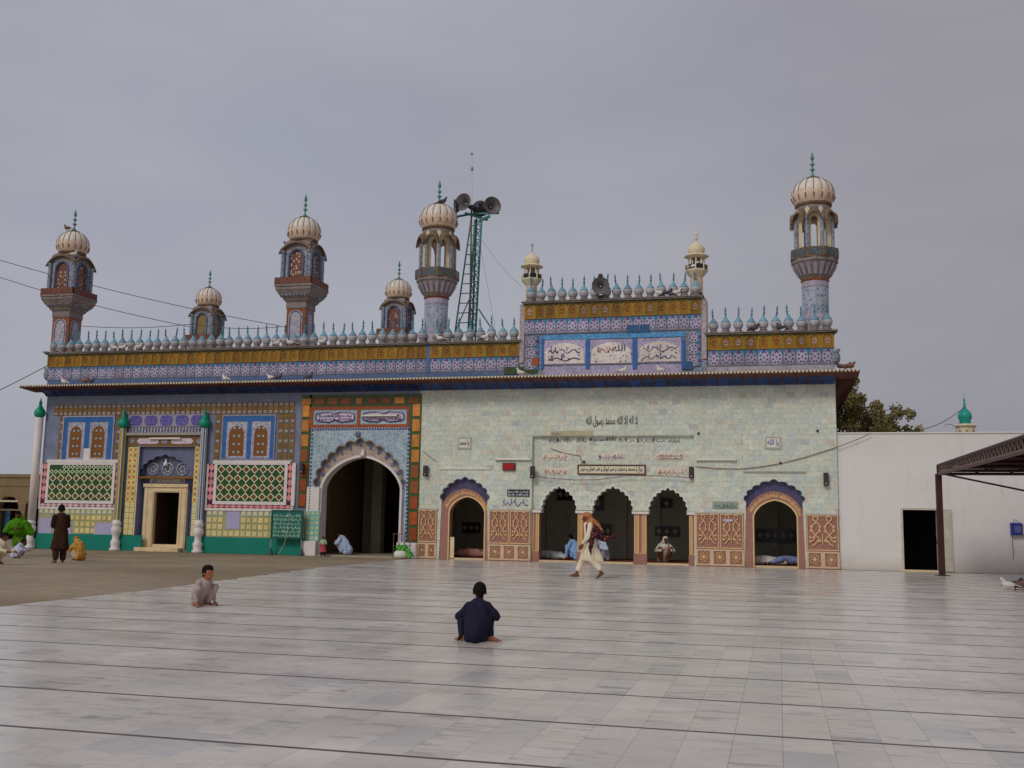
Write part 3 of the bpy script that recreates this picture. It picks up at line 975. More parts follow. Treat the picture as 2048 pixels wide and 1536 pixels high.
# the two lower openings start at the ground: they are notches in the outline
outer = [(XL, 0), (bx0, 0), (bx0, bz1), (bx1, bz1), (bx1, 0), (gx0, 0)] + gfoil + [(gx1, 0), (XM, 0), (XM, ZW + .45), (XL, ZW + .45)]
MB().plate(outer, [], 0, .5).build('wall', GREYBLUE, shrine)
MB().box(XL, XL + .5, .5, 11.7, 0, ZC - .1).build('wall', GREYBLUE, shrine)
MB().box(XL, XM, 11.7, 12.2, 0, ZC - .1).build('wall', GREYBLUE, shrine)
MB().box(XL, XM, .5, 12.2, ZC - .35, ZC - .12).build('roof', GREYG, shrine)
frc = (XL, XM)
MB().box(XL - .1, XL + .4, .5, 11.9, ZE + .1, ZC).build('parapet_wall', GREYG, shrine)

# hall front: left arch, recess, right arch as notches
lx0, lx1 = P(880.5, 990)[0], P(978, 990)[0]
lzs, lza = P(929, 1000)[1], P(929, 954)[1]
lfoil = foil(lx0, lx1, lzs, lza, 9, 6, .30, .5)
rx0, rx1 = P(1488, 995)[0], P(1609, 995)[0]
rzs, rza = P(1548, 1003)[1], P(1548, 959)[1]
rfoil = foil(rx0, rx1, rzs, rza, 9, 6, .30, .5)
cx0, cx1 = P(1063, 1000)[0], P(1388.5, 1000)[0]
cz1 = P(1225, 871.5)[1]
outer = [(XM, 0), (lx0, 0)] + lfoil + [(lx1, 0), (cx0, 0), (cx0, cz1), (cx1, cz1), (cx1, 0), (rx0, 0)] + rfoil + [(rx1, 0), (XR, 0), (XR, ZW + .45), (XM, ZW + .45)]
hall_front = MB().plate(outer, [], 0.008, .5).build('wall', MARBLE_W, hall)
MB().box(XR - .5, XR, .5, 11.7, 0, ZC).build('wall', GREYG, hall)
MB().box(XM + .002, XR, 11.7, 12.2, 0, ZC - .1).build('wall', GREYG, hall)
MB().box(XM + .002, XR, .5, 12.2, ZW + .2, ZW + .42).build('roof', GREYG, hall)
MB().box(XM + .002, XR - .5, .12, 5.6, -.012, .06).build('hall_floor', CARPET, hall)
MB().box(XM + .002, XR, .1, .12, -.01, .07).build('floor_kerb', CREAMM, hall)
MB().box(XM + .002, XR - .5, 4.6, 4.8, 0, ZW + .2).build('inner_wall', INNER, hall)
MB().box(XM + .002, XM + .2, .5, 5.6, 0, ZW + .2).build('inner_wall', INNER, hall)
MB().box(XM + .2, XR - .5, .5, 5.6, 4.3, 4.5).build('inner_ceiling', INNER, hall)
# things built into the inner wall: niches with glass, cupboards, pilasters
for px in (1080, 1150, 1243, 1310, 1372, 920, 1545):
    x = P(px, 1050, 4.5)[0]
    MB().box(x - .22, x + .22, 4.45, 4.6, .06, 4.3).here('pilaster', INNER, hall)
for (a, b, c, d) in ((1187, 990, 1207, 1022), (1200, 1049, 1222, 1076), (1310, 1053, 1358, 1072), (1322, 998, 1344, 1016), (1062, 1047, 1082, 1068), (925, 1045, 960, 1066), (1512, 1058, 1590, 1084), (1115, 976, 1153, 1001)):
    x0, x1, z0, z1 = R4(a, b, c, d, 4.42)
    nb = MB().box(x0, x1, 4.38, 4.47, z0, z1).here('wall_niche', NICHE, hall)
    n = max(1, round((x1 - x0) / .3))
    for i in range(n):
        xx = x0 + (x1 - x0) * (i + .5) / n
        diamond(MB(), .2, .26, 4.365, 4.38, xx, (z0 + z1) / 2).here('pane', INNER, nb)

# ================================================================== shrine facade
# grey-blue face with an ochre chequer border
ochre_t = tile_mesh('ochre_tile', .215, .165, .02, OCHRE, .006)
grey_t = ring_tile('grey_tile', .215, .165, .02, OCHRE, plain('pale_slate_dot', S(128, 132, 140), .35, .4, .12, 8), GREYBLUE)
bord = MB().box(XL + .42, P(590, 815)[0], -.006, 0, P(350, 829)[1], P(350, 807)[1]).here('chequer_border', plain('slate_grout', S(96, 92, 90), .7, .2, .1, 6), shrine)
bx_a, bx_b = XL + .42, P(590, 815)[0]
z_a, z_b = P(350, 829)[1], P(350, 807)[1]
n = round((bx_b - bx_a) / .235)
grid(bord, 'ochre_tile', lambda i, j: ochre_t if j == 1 else grey_t, (bx_a, bx_b, z_a, z_b), n, 3, -.006, .002)
z_low = P(170, 926)[1]
for a, b in ((116, 130), (229, 243), (428, 443), (555, 590)):
    xa, xb = P(a, 880)[0], P(b, 880)[0]
    vb = MB().box(xa, xb, -.005, 0, z_low, z_a - .01).here('chequer_border', plain('slate_grout', S(96, 92, 90), .7, .2, .1, 6), shrine)
    nx = max(1, round((xb - xa) / .235))
    nz = round((z_a - z_low) / .2)
    grid(vb, 'ochre_tile', lambda i, j: ochre_t if j % 2 else grey_t, (xa, xb, z_low, z_a - .01), nx, nz, -.005, .002)
# blind window pairs
stud = MB().disc(0, 0, 0, .055, 8, .02).mesh('stud', plain('pale_blue_stud', S(132, 150, 152), .4, .4, .1, 6))
def blind_pair(pa, pb, pt, pbm, inner):
    x0, x1, z0, z1 = R4(pa, pt, pb, pbm)
    holes = []
    w = MB()
    arcs = []
    for a, b in inner:
        xa, xb = P(a, 880)[0], P(b, 880)[0]
        holes.append(rect(xa, xb, z0 + .02, z1 - .22))
        arcs.append((xa, xb))
    bw = MB().plate(rect(x0, x1, z0, z1), holes, -.035, 0).here('blind_window', AZURE, shrine)
    frame(bw, 'window_edge', (x0 - .05, x1 + .05, z0 - .05, z1 + .05), .05, -.05, 0, LAVEN)
    for xa, xb in arcs:
        zt = z1 - .23
        m = .13
        ar = parch(xa + m, xb - m, zt - .55, zt - .17, 12, 2.6, .5, .12)
        MB().plate(rect(xa + .004, xb - .004, z0 + .024, zt), [[(xa + m, z0 + .12), (xb - m, z0 + .12)] + list(reversed(ar))], -.028, 0).here('arch_surround', MINPAT, bw)
        MB().box(xa + .1, xb - .1, -.012, 0, z0 + .1, zt - .16).here('arch_field', plain('amber_lattice_glaze', S(100, 62, 22), .4, .4, .3, 14), bw)
        for j in range(5):
            for k in (0, 1):
                link('stud', stud, None, bw, (xa + (xb - xa) * (.38 + .24 * k), -.012, z0 + .28 + j * .33))
blind_pair(127, 226, 834, 921, ((135, 169), (179, 215)))
blind_pair(446, 549, 832, 918, ((453, 494), (503, 541)))
panel(shrine, 'plaster_patch', R4(168, 897, 181, 920), -.045, -.03, WHITE)

# lattice panels with rose borders
dia_m = MB()
diamond(dia_m, .415, .415, -.03, 0); dia_m.mat(1); diamond(dia_m, .285, .285, -.036, -.03); dia_m.mat(2); diamond(dia_m, .10, .10, -.042, -.036)
DIA = dia_m.mesh('lattice_tile', [PALEGR, BROWNF, plain('dull_red_dot', S(112, 58, 40), .4, .4, .2, 8)])
sd = MB()
diamond(sd, .24, .24, -.02, 0); sd.mat(1); diamond(sd, .13, .13, -.026, -.02)
SDIA = sd.mesh('small_lattice_tile', [PALEGR, DKGREEN])
pk = MB()
pts = [(.5, .07), (.07, .5), (-.07, .5), (-.5, .07), (-.5, -.07), (-.07, -.5), (.07, -.5), (.5, -.07)]
def rose(mat, nm):
    return MB().plate([(a * .27, b * .27) for a, b in reversed(pts)], [], -.018, 0).mesh(nm, mat)
ROSE, ROSE2 = rose(PINK, 'rose_tile'), rose(PINK2, 'rose_tile')
def lattice(out, inn, nx, nz, small=0, white_right=True):
    ox0, ox1, oz0, oz1 = R4(*out)
    ix0, ix1, iz0, iz1 = R4(*inn)
    lp = MB().box(ox0, ox1, -.05, 0, oz0, oz1).here('lattice_panel', PLUM, shrine)
    frame(lp, 'white_frame', (ix0 - .13, ix1 + .13, iz0 - .13, iz1 + .13), .13, -.09, -.05, WHITE2)
    MB().box(ox0 - .09, ox1 + .09, -.07, 0, oz0 - .1, oz0).box(ox0 - .09, ox0, -.07, 0, oz0, oz1).box(ox1, ox1 + .09, -.07, 0, oz0, oz1).here('white_border', WHITE2, lp)
    MB().box(ox0 + .2, ox1 - .1, -.1, 0, oz1, oz1 + .14).here('white_sill', WHITE2, lp)
    MB().box(ix0, ix1, -.056, -.05, iz0, iz1).here('green_field', DKGREEN, lp)
    px_, pz_ = (ix1 - ix0) / nx, (iz1 - iz0) / nz
    sc_ = min(px_, pz_) / .43
    ztop = iz1 - (iz1 - iz0) * small
    for j in range(nz):
        for i in range(nx):
            z = iz0 + pz_ * (j + .5)
            if z + .12 > ztop:
                continue
            link('lattice_tile', DIA, None, lp, (ix0 + px_ * (i + .5), -.056, z), (0, random.uniform(-.03, .03), 0), (px_ / .43, 1, pz_ / .43))
    if small:
        n = round((ix1 - ix0) / .21)
        for j in range(2):
            for i in range(n):
                if j == 1 and i < n * .2:
                    continue
                link('small_lattice_tile', SDIA, None, lp, (ix0 + (ix1 - ix0) * (i + .5) / n, -.056, ztop + .13 + .2 * j), None, (.85, 1, .85))
    # rose border: bottom and both sides
    n = round((ox1 - ox0) / .265)
    for i in range(n):
        link('rose_tile', ROSE2 if small else ROSE, None, lp, (ox0 + (ox1 - ox0) * (i + .5) / n, -.05, (oz0 + iz0 - .13) / 2), None, (1, 1, min(1.0, (iz0 - .13 - oz0) / .27)))
    nzr = round((oz1 - iz0) / .30)
    for s in (0, 1):
        xx = (ox0 + ix0 - .13) / 2 if s == 0 else (ox1 + ix1 + .13) / 2
        ws = (ix0 - .13 - ox0) if s == 0 else (ox1 - ix1 - .13)
        for j in range(nzr):
            link('rose_tile', ROSE, None, lp, (xx, -.05, iz0 + .02 + (oz1 - iz0 - .02) * (j + .5) / nzr), None, (min(1.0, ws / .27), 1, 1.05))
lattice((85, 926, 241, 1014), (100, 930, 226, 1001), 8, 4, .28)
lattice((417, 928, 585, 1017), (435, 930, 570, 1003), 8, 4, 0)
panel(shrine, 'white_post', R4(585, 926, 592, 1012), -.1, 0, WHITE2)

# small yellow tiles of the dado, with lilac patches where they are lost
yel = ring_tile('yellow_tile', .205, .205, .02, YELLOW, CREAMT, YELLOW)
yel2 = ring_tile('yellow_tile', .205, .205, .02, YELLOW2, CREAMT, YELLOW)
whr = ring_tile('ringed_tile', .205, .205, .02, plain('sage_tile', S(150, 160, 140), .4, .4, .1, 8), CREAMT, YELLOW2)
grn = tile_mesh('green_tile', .205, .205, .02, plain('mint_tile', S(70, 160, 130), .4, .4, .1, 8))
def dado(rc, patches, nm='tiled_dado'):
    x0, x1, z0, z1 = rc
    d = MB().box(x0, x1, -.02, 0, z0, z1).here(nm, plain('dull_yellow_grout', S(132, 134, 108), .8, .2, .15, 5), shrine)
    nx, nz = round((x1 - x0) / .256), round((z1 - z0) / .25)
    pr = [R4(*q) for q in patches]
    for q in pr:
        MB().box(q[0], q[1], -.034, -.02, q[2], q[3]).here('plaster_patch', LILAC, d)
    def pick(i, j):
        if j >= nz - 1:
            return grn if random.random() < .07 else whr
        return yel2 if random.random() < .3 or j == 0 else yel
    grid(d, 'yellow_tile', pick, rc, nx, nz, -.02, .003, skip=lambda x, z, i, j: any(q[0] - .06 < x < q[1] + .06 and q[2] - .06 < z < q[3] + .06 for q in pr))
zdt = 1.06
x_a = P(76, 1050)[0]
dado((x_a, P(236, 1045)[0], .66, P(150, 1016)[1]), ((78, 1036, 104, 1074), (112, 1046, 143, 1074), (189, 1046, 229, 1074)))
dado((P(413, 1045)[0], P(610, 1045)[0], .66, P(500, 1020)[1]), ((454, 1021, 480, 1058),))
# teal skirting
for a, b in ((None, 284), (374, 612)):
    xa = XL if a is None else P(a, 1090)[0]
    MB().chbox(xa, P(b, 1090)[0], -.06, 0, 0, .655, .01).here('teal_skirting', TEAL, shrine)

# ------------------------------------------------ door bay
dy = .42
dx0, dx1, dz0, dz1 = R4(311, 985, 361, 1091, dy)
dz0 = .16
MB().plate([(bx0 - .3, 0), (dx0, 0), (dx0, dz1), (dx1, dz1), (dx1, 0), (bx1 + .3, 0), (bx1 + .3, bz1 + .2), (bx0 - .3, bz1 + .2)], [], dy, dy + .12).here('bay_back', plain('blue_grey_bay', S(74, 86, 126), .6, .3, .15, 4, grime=S(96, 100, 120)), shrine)
# unlit room behind the door
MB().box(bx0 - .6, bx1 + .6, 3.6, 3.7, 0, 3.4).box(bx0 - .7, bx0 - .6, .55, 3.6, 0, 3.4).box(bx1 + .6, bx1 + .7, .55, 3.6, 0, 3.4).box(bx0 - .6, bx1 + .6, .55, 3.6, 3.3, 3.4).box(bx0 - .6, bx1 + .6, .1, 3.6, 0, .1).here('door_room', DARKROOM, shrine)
MB().box(bx0 - .06, bx0, -.03, .0, .66, bz1 + .06).here('bay_edge', WHITE2, shrine)
MB().box(bx1, bx1 + .06, -.03, .0, .66, bz1 + .06).here('bay_edge', WHITE2, shrine)
MB().box(bx0, bx1, -.03, .0, bz1, bz1 + .06).here('bay_edge', WHITE2, shrine)
# scalloped niche above the door
nx0, nx1, nz0, nz1 = R4(277, 896, 386, 953, .2)
nf = foil(nx0 + .12, nx1 - .12, nz0 + .12, nz1 - .28, 9, 5, .3, .5)
niche = MB().plate([(bx0, nz0), (nx0 + .12, nz0)] + nf + [(nx1 - .12, nz0), (bx1, nz0), (bx1, bz1), (bx0, bz1)], [], .14, .24).here('scalloped_niche', SLATEFL, shrine)
MB().box(nx0 + .02, nx1 - .02, .38, dy - .002, nz0, nz1 - .1).here('niche_back', SLATEFL, niche)
MB().box(bx0, bx1, .05, dy, nz0 - .09, nz0 - .003).here('niche_shelf', OCHRE3, niche)
for k in range(3):
    x = nx0 + (nx1 - nx0) * (.24 + .27 * k)
    b = MB().tube([(x + .25 * math.cos(a), .36, nz0 + .32 + .25 * math.sin(a)) for a in [2 * math.pi * i / 16 for i in range(16)]], .03, 5, True)
    for i in range(6):
        a = math.pi / 3 * i
        b.disc(x + .12 * math.cos(a), .38, nz0 + .32 + .12 * math.sin(a), .055, 6, .02)
    b.here('rosette', MINPAT, niche)
pl = panel(shrine, 'name_plate', R4(301, 956, 371, 966, dy), dy - .05, dy, PLAQ, .01)
squiggle(pl, R4(304, 957, 369, 966, dy - .05), dy - .05, INKB, 1, .012, 21)
# marble door case
fx0, fx1 = P(291, 1040, dy)[0], P(377, 1040, dy)[0]
fz1 = P(333, 968, dy)[1]
dc = MB().plate([(fx0, 0), (dx0, 0), (dx0, dz1), (dx1, dz1), (dx1, 0), (fx1, 0), (fx1, fz1), (fx0, fz1)], [], dy - .2, dy - .002).here('door_case', CREAMM, shrine)
MB().box(fx0 - .04, fx1 + .04, dy - .26, dy - .2, fz1 - .14, fz1).box(fx0 + .05, fx0 + .16, dy - .225, dy - .2, .1, fz1 - .16).box(fx1 - .16, fx1 - .05, dy - .225, dy - .2, .1, fz1 - .16).box(dx0 - .1, dx0 - .04, dy - .225, dy - .2, .2, dz1 + .1).box(dx1 + .04, dx1 + .1, dy - .225, dy - .2, .2, dz1 + .1).box(dx0 - .04, dx1 + .04, dy - .225, dy - .2, dz1 + .04, dz1 + .1).here('door_moulding', CREAMM, dc)
MB().chbox(fx0 - .06, fx1 - .04, -.2, dy - .2, 0, .17, .015).here('door_step', CREAMM, dc)
MB().box(dx0, dx1, dy - .15, dy + .1, .0, .3).here('threshold', CREAMM, dc)
MB().box(dx0 + .01, dx0 + .06, dy + .14, dy + .9, .3, dz1 - .02).here('door_leaf', DARKDOOR, dc)
MB().box(dx0, dx0 + .05, dy - .02, dy + .1, .3, dz1).box(dx1 - .05, dx1, dy - .02, dy + .1, .3, dz1).here('door_jamb', DARKDOOR, dc)
# star-tiled pilasters both sides, red over yellow
star = star_tile('star_tile', .225, .225, .02, YELLOW2, REDST)
star2 = ring_tile('ringed_tile', .205, .205, .02, plain('straw_tile', S(186, 176, 116), .4, .4, .1, 8), CREAMT, YELLOW)
for a, b in ((253, 272), (387, 405)):
    xa, xb = P(a, 985)[0], P(b, 985)[0]
    za, zb = .66, P(330, 894)[1]
    pil = MB().box(xa, xb, -.04, 0, za, zb).here('tiled_pilaster', YELLOW, shrine)
    nz = round((zb - za) / .236)
    grid(pil, 'star_tile', lambda i, j: star if j > 5 else star2, (xa, xb, za, zb), 2, nz, -.04, .003)
# strips over the bay
x0, x1, z0, z1 = R4(257, 871, 408, 892)
st = MB().box(x0, x1, -.05, 0, z0, z1).here('ochre_strip', OCHRE, shrine)
for a, b in ((261, 271), (276, 320), (324, 338), (343, 388), (394, 405)):
    q = R4(a, 877, b, 888)
    b_ = MB()
    r = min(.1, (q[3] - q[2]) / 2)
    oc = [(q[0] + r, q[2]), (q[1] - r, q[2]), (q[1], q[2] + r), (q[1], q[3] - r), (q[1] - r, q[3]), (q[0] + r, q[3]), (q[0], q[3] - r), (q[0], q[2] + r)]
    b_.plate(oc, [], -.065, -.05).here('grey_cartouche', CARTB if b - a > 20 else MINBL, st)
MB().box(x0 - .03, x1 + .03, -.16, 0, z1 + .004, z1 + .11).here('ledge', GREYG, shrine)
q = R4(258, 855, 408, 866)
ar = MB().box(q[0], q[1], -.03, 0, q[2], q[3]).here('little_arcade', SLATEFL, shrine)
nb = 24
colt = MB().box(-.035, .035, -.03, 0, -.1, .1).mesh('arcade_post', MINPAT)
for i in range(nb):
    link('arcade_post', colt, None, ar, (q[0] + (q[1] - q[0]) * (i + .5) / nb, -.03, (q[2] + q[3]) / 2), (0, .12, 0), (1, 1, (q[3] - q[2]) / .21))
q = R4(257, 829, 412, 853)
ins = MB().box(q[0], q[1], -.03, 0, q[2], q[3]).here('inscription_band', LAVEN, shrine)
w = (q[1] - q[0]) / 5
for i in range(5):
    xa, xb = q[0] + w * i + .06, q[0] + w * (i + 1) - .06
    zc_, hh = (q[2] + q[3]) / 2, (q[3] - q[2]) * .42
    ce = []
    for t in range(28):
        a = 2 * math.pi * t / 28
        ce.append(((xa + xb) / 2 + (xb - xa) / 2 * (abs(math.cos(a)) ** .6) * (1 if math.cos(a) > 0 else -1) * (1 - .08 * abs(math.sin(3 * a))), zc_ + hh * (abs(math.sin(a)) ** .55) * (1 if math.sin(a) > 0 else -1)))
    c_ = MB().plate(ce, [], -.045, -.03).here('cartouche', NAVYFL, ins)
    squiggle(c_, (xa + .06, xb - .06, zc_ - hh * .7, zc_ + hh * .7), -.045, LAVEN, 2, .01, 40 + i)

# colonnettes: white baluster foot, fluted shaft, green bulb
def colonnette(px_t, px_b, plain_white, r=.128):
    x = (P(px_t, 858)[0] + P(px_b, 1040)[0]) / 2
    y = -.17
    zt, zb = P(px_t, 857)[1], P(px_b, 1040)[1]
    if plain_white:
        zt = P(px_t, 836)[1]
    sh = MB()
    n = 16
    ft = MB().shade(True).lathe([(.23, 0), (.23, .1), (.17, .13), (.2, .28), (.21, .36), (.15, .46), (.14, .56), (.16, .66), (.2, .74), (.22, .84), (.2, .95), (.155, 1.02), (.19, 1.08), (.2, 1.12), (.14, zb)], (x, y, 0), 14)
    c = ft.here('colonnette', WHITE2, shrine)
    rr = r * .92 if not plain_white else r
    sh.shade(True).lathe([(rr, zb), (rr, zt)], (x, y, 0), n).here('shaft', WHITE2, c)
    if not plain_white:
        for i in range(n):
            a = 2 * math.pi * (i + .5) / n
            m_ = ((YELLOW, WHITE2, BANDBL, YELLOW) if px_t < 300 else (WHITE2, BANDBL, WHITE2, TURQ2))[i % 4]
            xx, yy = x + rr * math.cos(a), y + rr * math.sin(a)
            MB().tube([(xx, yy, zb), (xx, yy, zt)], .024, 5).here('flute', m_, c)
    hb = .62
    MB().shade(True).lathe([(.11, 0), (.2, .05), (.245, .16), (.23, .28), (.14, .40), (.08, .50), (.06, .62), (.075, .66), (.03, .74), (.012, .86)], (x, y, zt), 14).here('bulb_cap', BULB, c)
colonnette(251, 239, False)
colonnette(414, 402, False)
colonnette(84, 67, True, .165)

# ------------------------------------------------ gateway
for a, b in ((601, 620), (819, 841)):
    xa, xb = P(a, 900)[0], P(b, 900)[0]
    zb, zt = (.62 if a > 700 else P(610, 1016)[1]), P(720, 789)[1]
    g = MB().box(xa, xb, -.03, 0, zb, zt).here('green_border', GREENB, shrine)
    nz = round((zt - zb - .35) / .62)
    xo = -.02 if a < 700 else .03
    mt = {k: MB().chbox(-.155, .155, -.03, 0, -.25, .25, .012).mesh('border_tile', k) for k in (RUST2, RUST, RUST3)}
    for j in range(nz):
        z = zb + (zt - .35 - zb) * (j + .5) / nz
        m_ = mt[RUST3] if j < nz * .3 else mt[RUST] if j < nz * .55 else mt[RUST2]
        link('border_tile', m_, None, g, ((xa + xb) / 2 + xo, -.03, z), (0, random.uniform(-.01, .01), 0), (1, 1, (zt - zb - .35) / nz / .62))
xa, xb = P(601, 800)[0], P(841, 800)[0]
zt, zb = P(720, 789)[1], P(720, 813)[1]
g = MB().box(P(620, 800)[0] + .002, P(819, 800)[0] - .002, -.03, 0, zb, zt).here('green_border', GREENB, shrine)
mt = [MB().chbox(-.21, .21, -.03, 0, -.125, .125, .012).mesh('border_tile', k) for k in (RUST2, RUST)]
for i in range(9):
    link('border_tile', mt[0] if i in (0, 4, 7) else mt[1], None, g, (xa + (xb - xa) * (i + .5) / 9, -.03, (zt + zb) / 2 - .02), None, (.62 if i == 4 else 1, 1, 1))
# rust frame with two cartouche panels
x0, x1 = P(620, 835)[0] + .002, P(819, 835)[0] - .002
z0, z1 = P(720, 855)[1], P(720, 813)[1] - .003
pA, pB = R4(627, 818, 715, 848), R4(721, 818, 814, 848)
pA = (pA[0], pA[1], z0 + .12, z1 - .12); pB = (pB[0], pB[1], z0 + .12, z1 - .12)
rf = MB().plate(rect(x0, x1, z0, z1), [rect(*pA), rect(*pB)], -.04, 0).here('rust_frame', RUST3, shrine)
for k, q in enumerate((pA, pB)):
    cp = MB().box(q[0], q[1], -.015, 0, q[2], q[3]).here('cartouche_panel', SPAND, shrine)
    cx_, cz_, hw, hh = (q[0] + q[1]) / 2, (q[2] + q[3]) / 2, (q[1] - q[0]) / 2 - .12, (q[3] - q[2]) / 2 - .08
    pts_ = []
    for t in range(48):
        a = 2 * math.pi * t / 48
        c_, s_ = math.cos(a), math.sin(a)
        xx = hw * (abs(c_) ** .55) * (1 if c_ > 0 else -1)
        pin = 1 - .38 * math.exp(-(xx / .12) ** 2) + .10 * math.exp(-((abs(xx) - .24) / .09) ** 2)
        pts_.append((cx_ + xx, cz_ + hh * .88 * (abs(s_) ** .5) * (1 if s_ > 0 else -1) * pin))
    MB().plate(pts_, [], -.025, -.015).here('cartouche_field', CARTB, cp)
    MB().tube([(a, -.03, b) for a, b in pts_], .03, 5, True).here('cartouche_outline', NAVY, cp)
    squiggle(cp, (cx_ - hw * .85, cx_ + hw * .85, cz_ - hh * .6, cz_ + hh * .6), -.025, INKP, 2, .013, 60 + k)
# spandrel with lobed outline
sx0, sx1 = P(620, 930)[0] + .003, P(819, 930)[0] - .003
sz1 = z0 - .004
szb = gzs
outl = [(sx0, szb)] + gfoil + [(sx1, szb), (sx1, sz1), (sx0, sz1)]
spn = MB().plate(outl, [], -.03, -.001).here('spandrel', SPAND, shrine)
MB().tube([(a, -.035, b) for a, b in gfoil], .035, 6).here('lobed_moulding', MINGREY, spn)
MB().shade(True).lathe([(.02, -.06), (.16, -.02), (.2, .0), (.16, .02), (.02, .06)], (0, 0, 0), 8)
bs = MB().ball((P(717, 869)[0], -.04, P(717, 869)[1]), .13, 8, 6, 1, .35, 1).here('boss', SLATEFL, spn)
nb = 22
dent = MB().box(-.035, .035, -.02, 0, -.035, .035).mesh('border_stud', NAVY)
for i in range(36):
    link('border_stud', dent, None, spn, (sx0 + (sx1 - sx0) * (i + .5) / 36, -.03, sz1 - .06))
for i in range(15):
    for xx in (sx0 + .06, sx1 - .06):
        link('border_stud', dent, None, spn, (xx, -.03, szb + (sz1 - szb) * (i + .3) / 15))
for sd_, zl in ((0, 1.1), (1, .62)):
    xx = (sx0, gx0) if sd_ == 0 else (gx1, sx1)
    jb = MB().box(xx[0], xx[1], -.03, -.001, zl, szb - .003).here('jamb_band', SPAND, shrine)
    for i in range(14):
        link('border_stud', dent, None, jb, ((xx[0] + .06 if sd_ == 0 else xx[1] - .05), -.03, zl + (szb - zl) * (i + .5) / 14))
# soffit plate with the pointed arch
ax0, ax1 = P(645, 977, .12)[0], P(801, 977, .12)[0]
azs, aza = P(722, 978, .12)[1], P(722, 914, .12)[1]
ga = parch(ax0, ax1, azs, aza, 26, 2.1, .60, .14)
MB().plate([(gx0 - .05, 0), (ax0, 0)] + ga + [(ax1, 0), (gx1 + .05, 0), (gx1 + .05, gza + .05), (gx0 - .05, gza + .05)], [], .12, .5).here('arch_soffit', INTRA, shrine)
# little shields along the lobed edge
shd = MB().plate([(-.09, .1), (-.07, -.05), (0, -.16), (.07, -.05), (.09, .1)], [], -.03, 0).mesh('soffit_shield', SLATEFL)
for i in range(2, 63, 5):
    a, b = gfoil[i]
    cxx, czz = (gx0 + gx1) / 2, gzs
    v = Vector((a - cxx, b - czz)); v *= (1 - .2 / v.length)
    link('soffit_shield', shd, None, spn, (cxx + v.x, .118, czz + v.y), (0, math.atan2(v.x, v.y), 0))
outg = [(a + (-.09 if a < (ax0 + ax1) / 2 else .09) * min(1, abs(a - (ax0 + ax1) / 2) / 1.2), b + .09 * (1 - min(1, abs(a - (ax0 + ax1) / 2) / 2.2))) for a, b in ga]
wr = MB().strip([(outg[0][0], 0)] + outg + [(outg[-1][0], 0)], [(ax0 + .012, 0)] + [(a, b - .012) for a, b in ga] + [(ax1 - .012, 0)], .06, .56)
wr.here('white_arch_rim', WHITE2, shrine)
# white piers and bases
xl0, xl1 = P(614, 1000)[0], P(642, 1000)[0]
zp = P(628, 974)[1]
pr_ = MB().box(xl0, gx0 + .02, -.05, 0, .5, zp).here('white_pier', WHITE2, shrine)
MB().box(gx0 + .02, ax0 - .06, -.05, .118, .5, zp).here('white_pier', WHITE2, shrine)
tz0, tz1 = .6, P(628, 1022)[1]
tq = MB().box(xl0 + .02, xl1 + .0, -.065, -.05, tz0, tz1).here('turquoise_tiles', plain('sea_green_grout', S(110, 150, 140), .6, .3, .1, 5), shrine)
tt = ring_tile('sea_green_tile', .15, .15, .012, plain('sea_green_tile', S(100, 156, 150), .35, .4, .15, 6, orv=.1), YELLOW2, YELLOW)
grid(tq, 'sea_green_tile', tt, (xl0 + .02, xl1, tz0, tz1), 3, 6, -.065, .002)
MB().chbox(P(611, 1090)[0], ax0 - .02, -.28, .4, 0, .58, .015).here('pier_base', WHITE2, shrine)
MB().chbox(ax1 + .03, P(836, 1090)[0] - .01, -.22, .4, 0, .60, .015).here('pier_base', WHITE2, shrine)
# vaulted passage behind the gate
MB().box(gx0 - .6, gx0 - .35, .5, 9, 0, 5).build('passage_wall', plain('brown_passage_wall', S(96, 76, 54), .8, .15, .2, 2), shrine)
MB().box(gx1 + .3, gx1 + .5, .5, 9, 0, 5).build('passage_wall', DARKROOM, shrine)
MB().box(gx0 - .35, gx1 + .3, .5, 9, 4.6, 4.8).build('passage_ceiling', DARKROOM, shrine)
MB().box(gx0 - .35, gx1 + .3, 9, 9.2, 0, 4.8).build('passage_end', DARKDOOR, shrine)
MB().box(gx0 - .35, gx1 + .3, -.2, 9, -.01, .05).build('passage_floor', plain('worn_stone_floor', S(128, 122, 108), .6, .3, .2, 3), shrine)
for px, yy in ((752, 4.0), (735, 5.5), (690, 5.0)):
    x = P(px, 1040, yy)[0]
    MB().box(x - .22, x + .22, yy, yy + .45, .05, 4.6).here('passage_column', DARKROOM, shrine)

# ================================================================== prayer hall facade
holes_h = [[(lx0, -1)] + lfoil + [(lx1, -1)], [(rx0, -1)] + rfoil + [(rx1, -1)], rect(cx0 - .02, cx1 + .02, -1, cz1 + .02)]
# central recess with three scalloped arches
ry = .16
cols = [(P(1061, 1060, ry)[0], P(1078, 1060, ry)[0]), (P(1156, 1060, ry)[0], P(1180, 1060, ry)[0]), (P(1269, 1060, ry)[0], P(1293, 1060, ry)[0]), (P(1379, 1060, ry)[0], P(1394, 1060, ry)[0])]
arcs = [(P(1083, 1018, ry)[0], P(1153, 1018, ry)[0], P(1117, 1018, ry)[1], P(1117, 973, ry)[1]), (P(1185, 1021, ry)[0], P(1266, 1021, ry)[0], P(1225, 1021, ry)[1], P(1224, 973, ry)[1]), (P(1297, 1024, ry)[0], P(1375, 1024, ry)[0], P(1335, 1024, ry)[1], P(1335, 976, ry)[1])]
zcap = ZD
out = [(cx0 - .02, zcap)]
foils = []
for k, (a, b, zs, za) in enumerate(arcs):
    f = foil(a, b, zcap + .02, za, 11, 5, .34, .5)
    foils.append(f)
    out += f
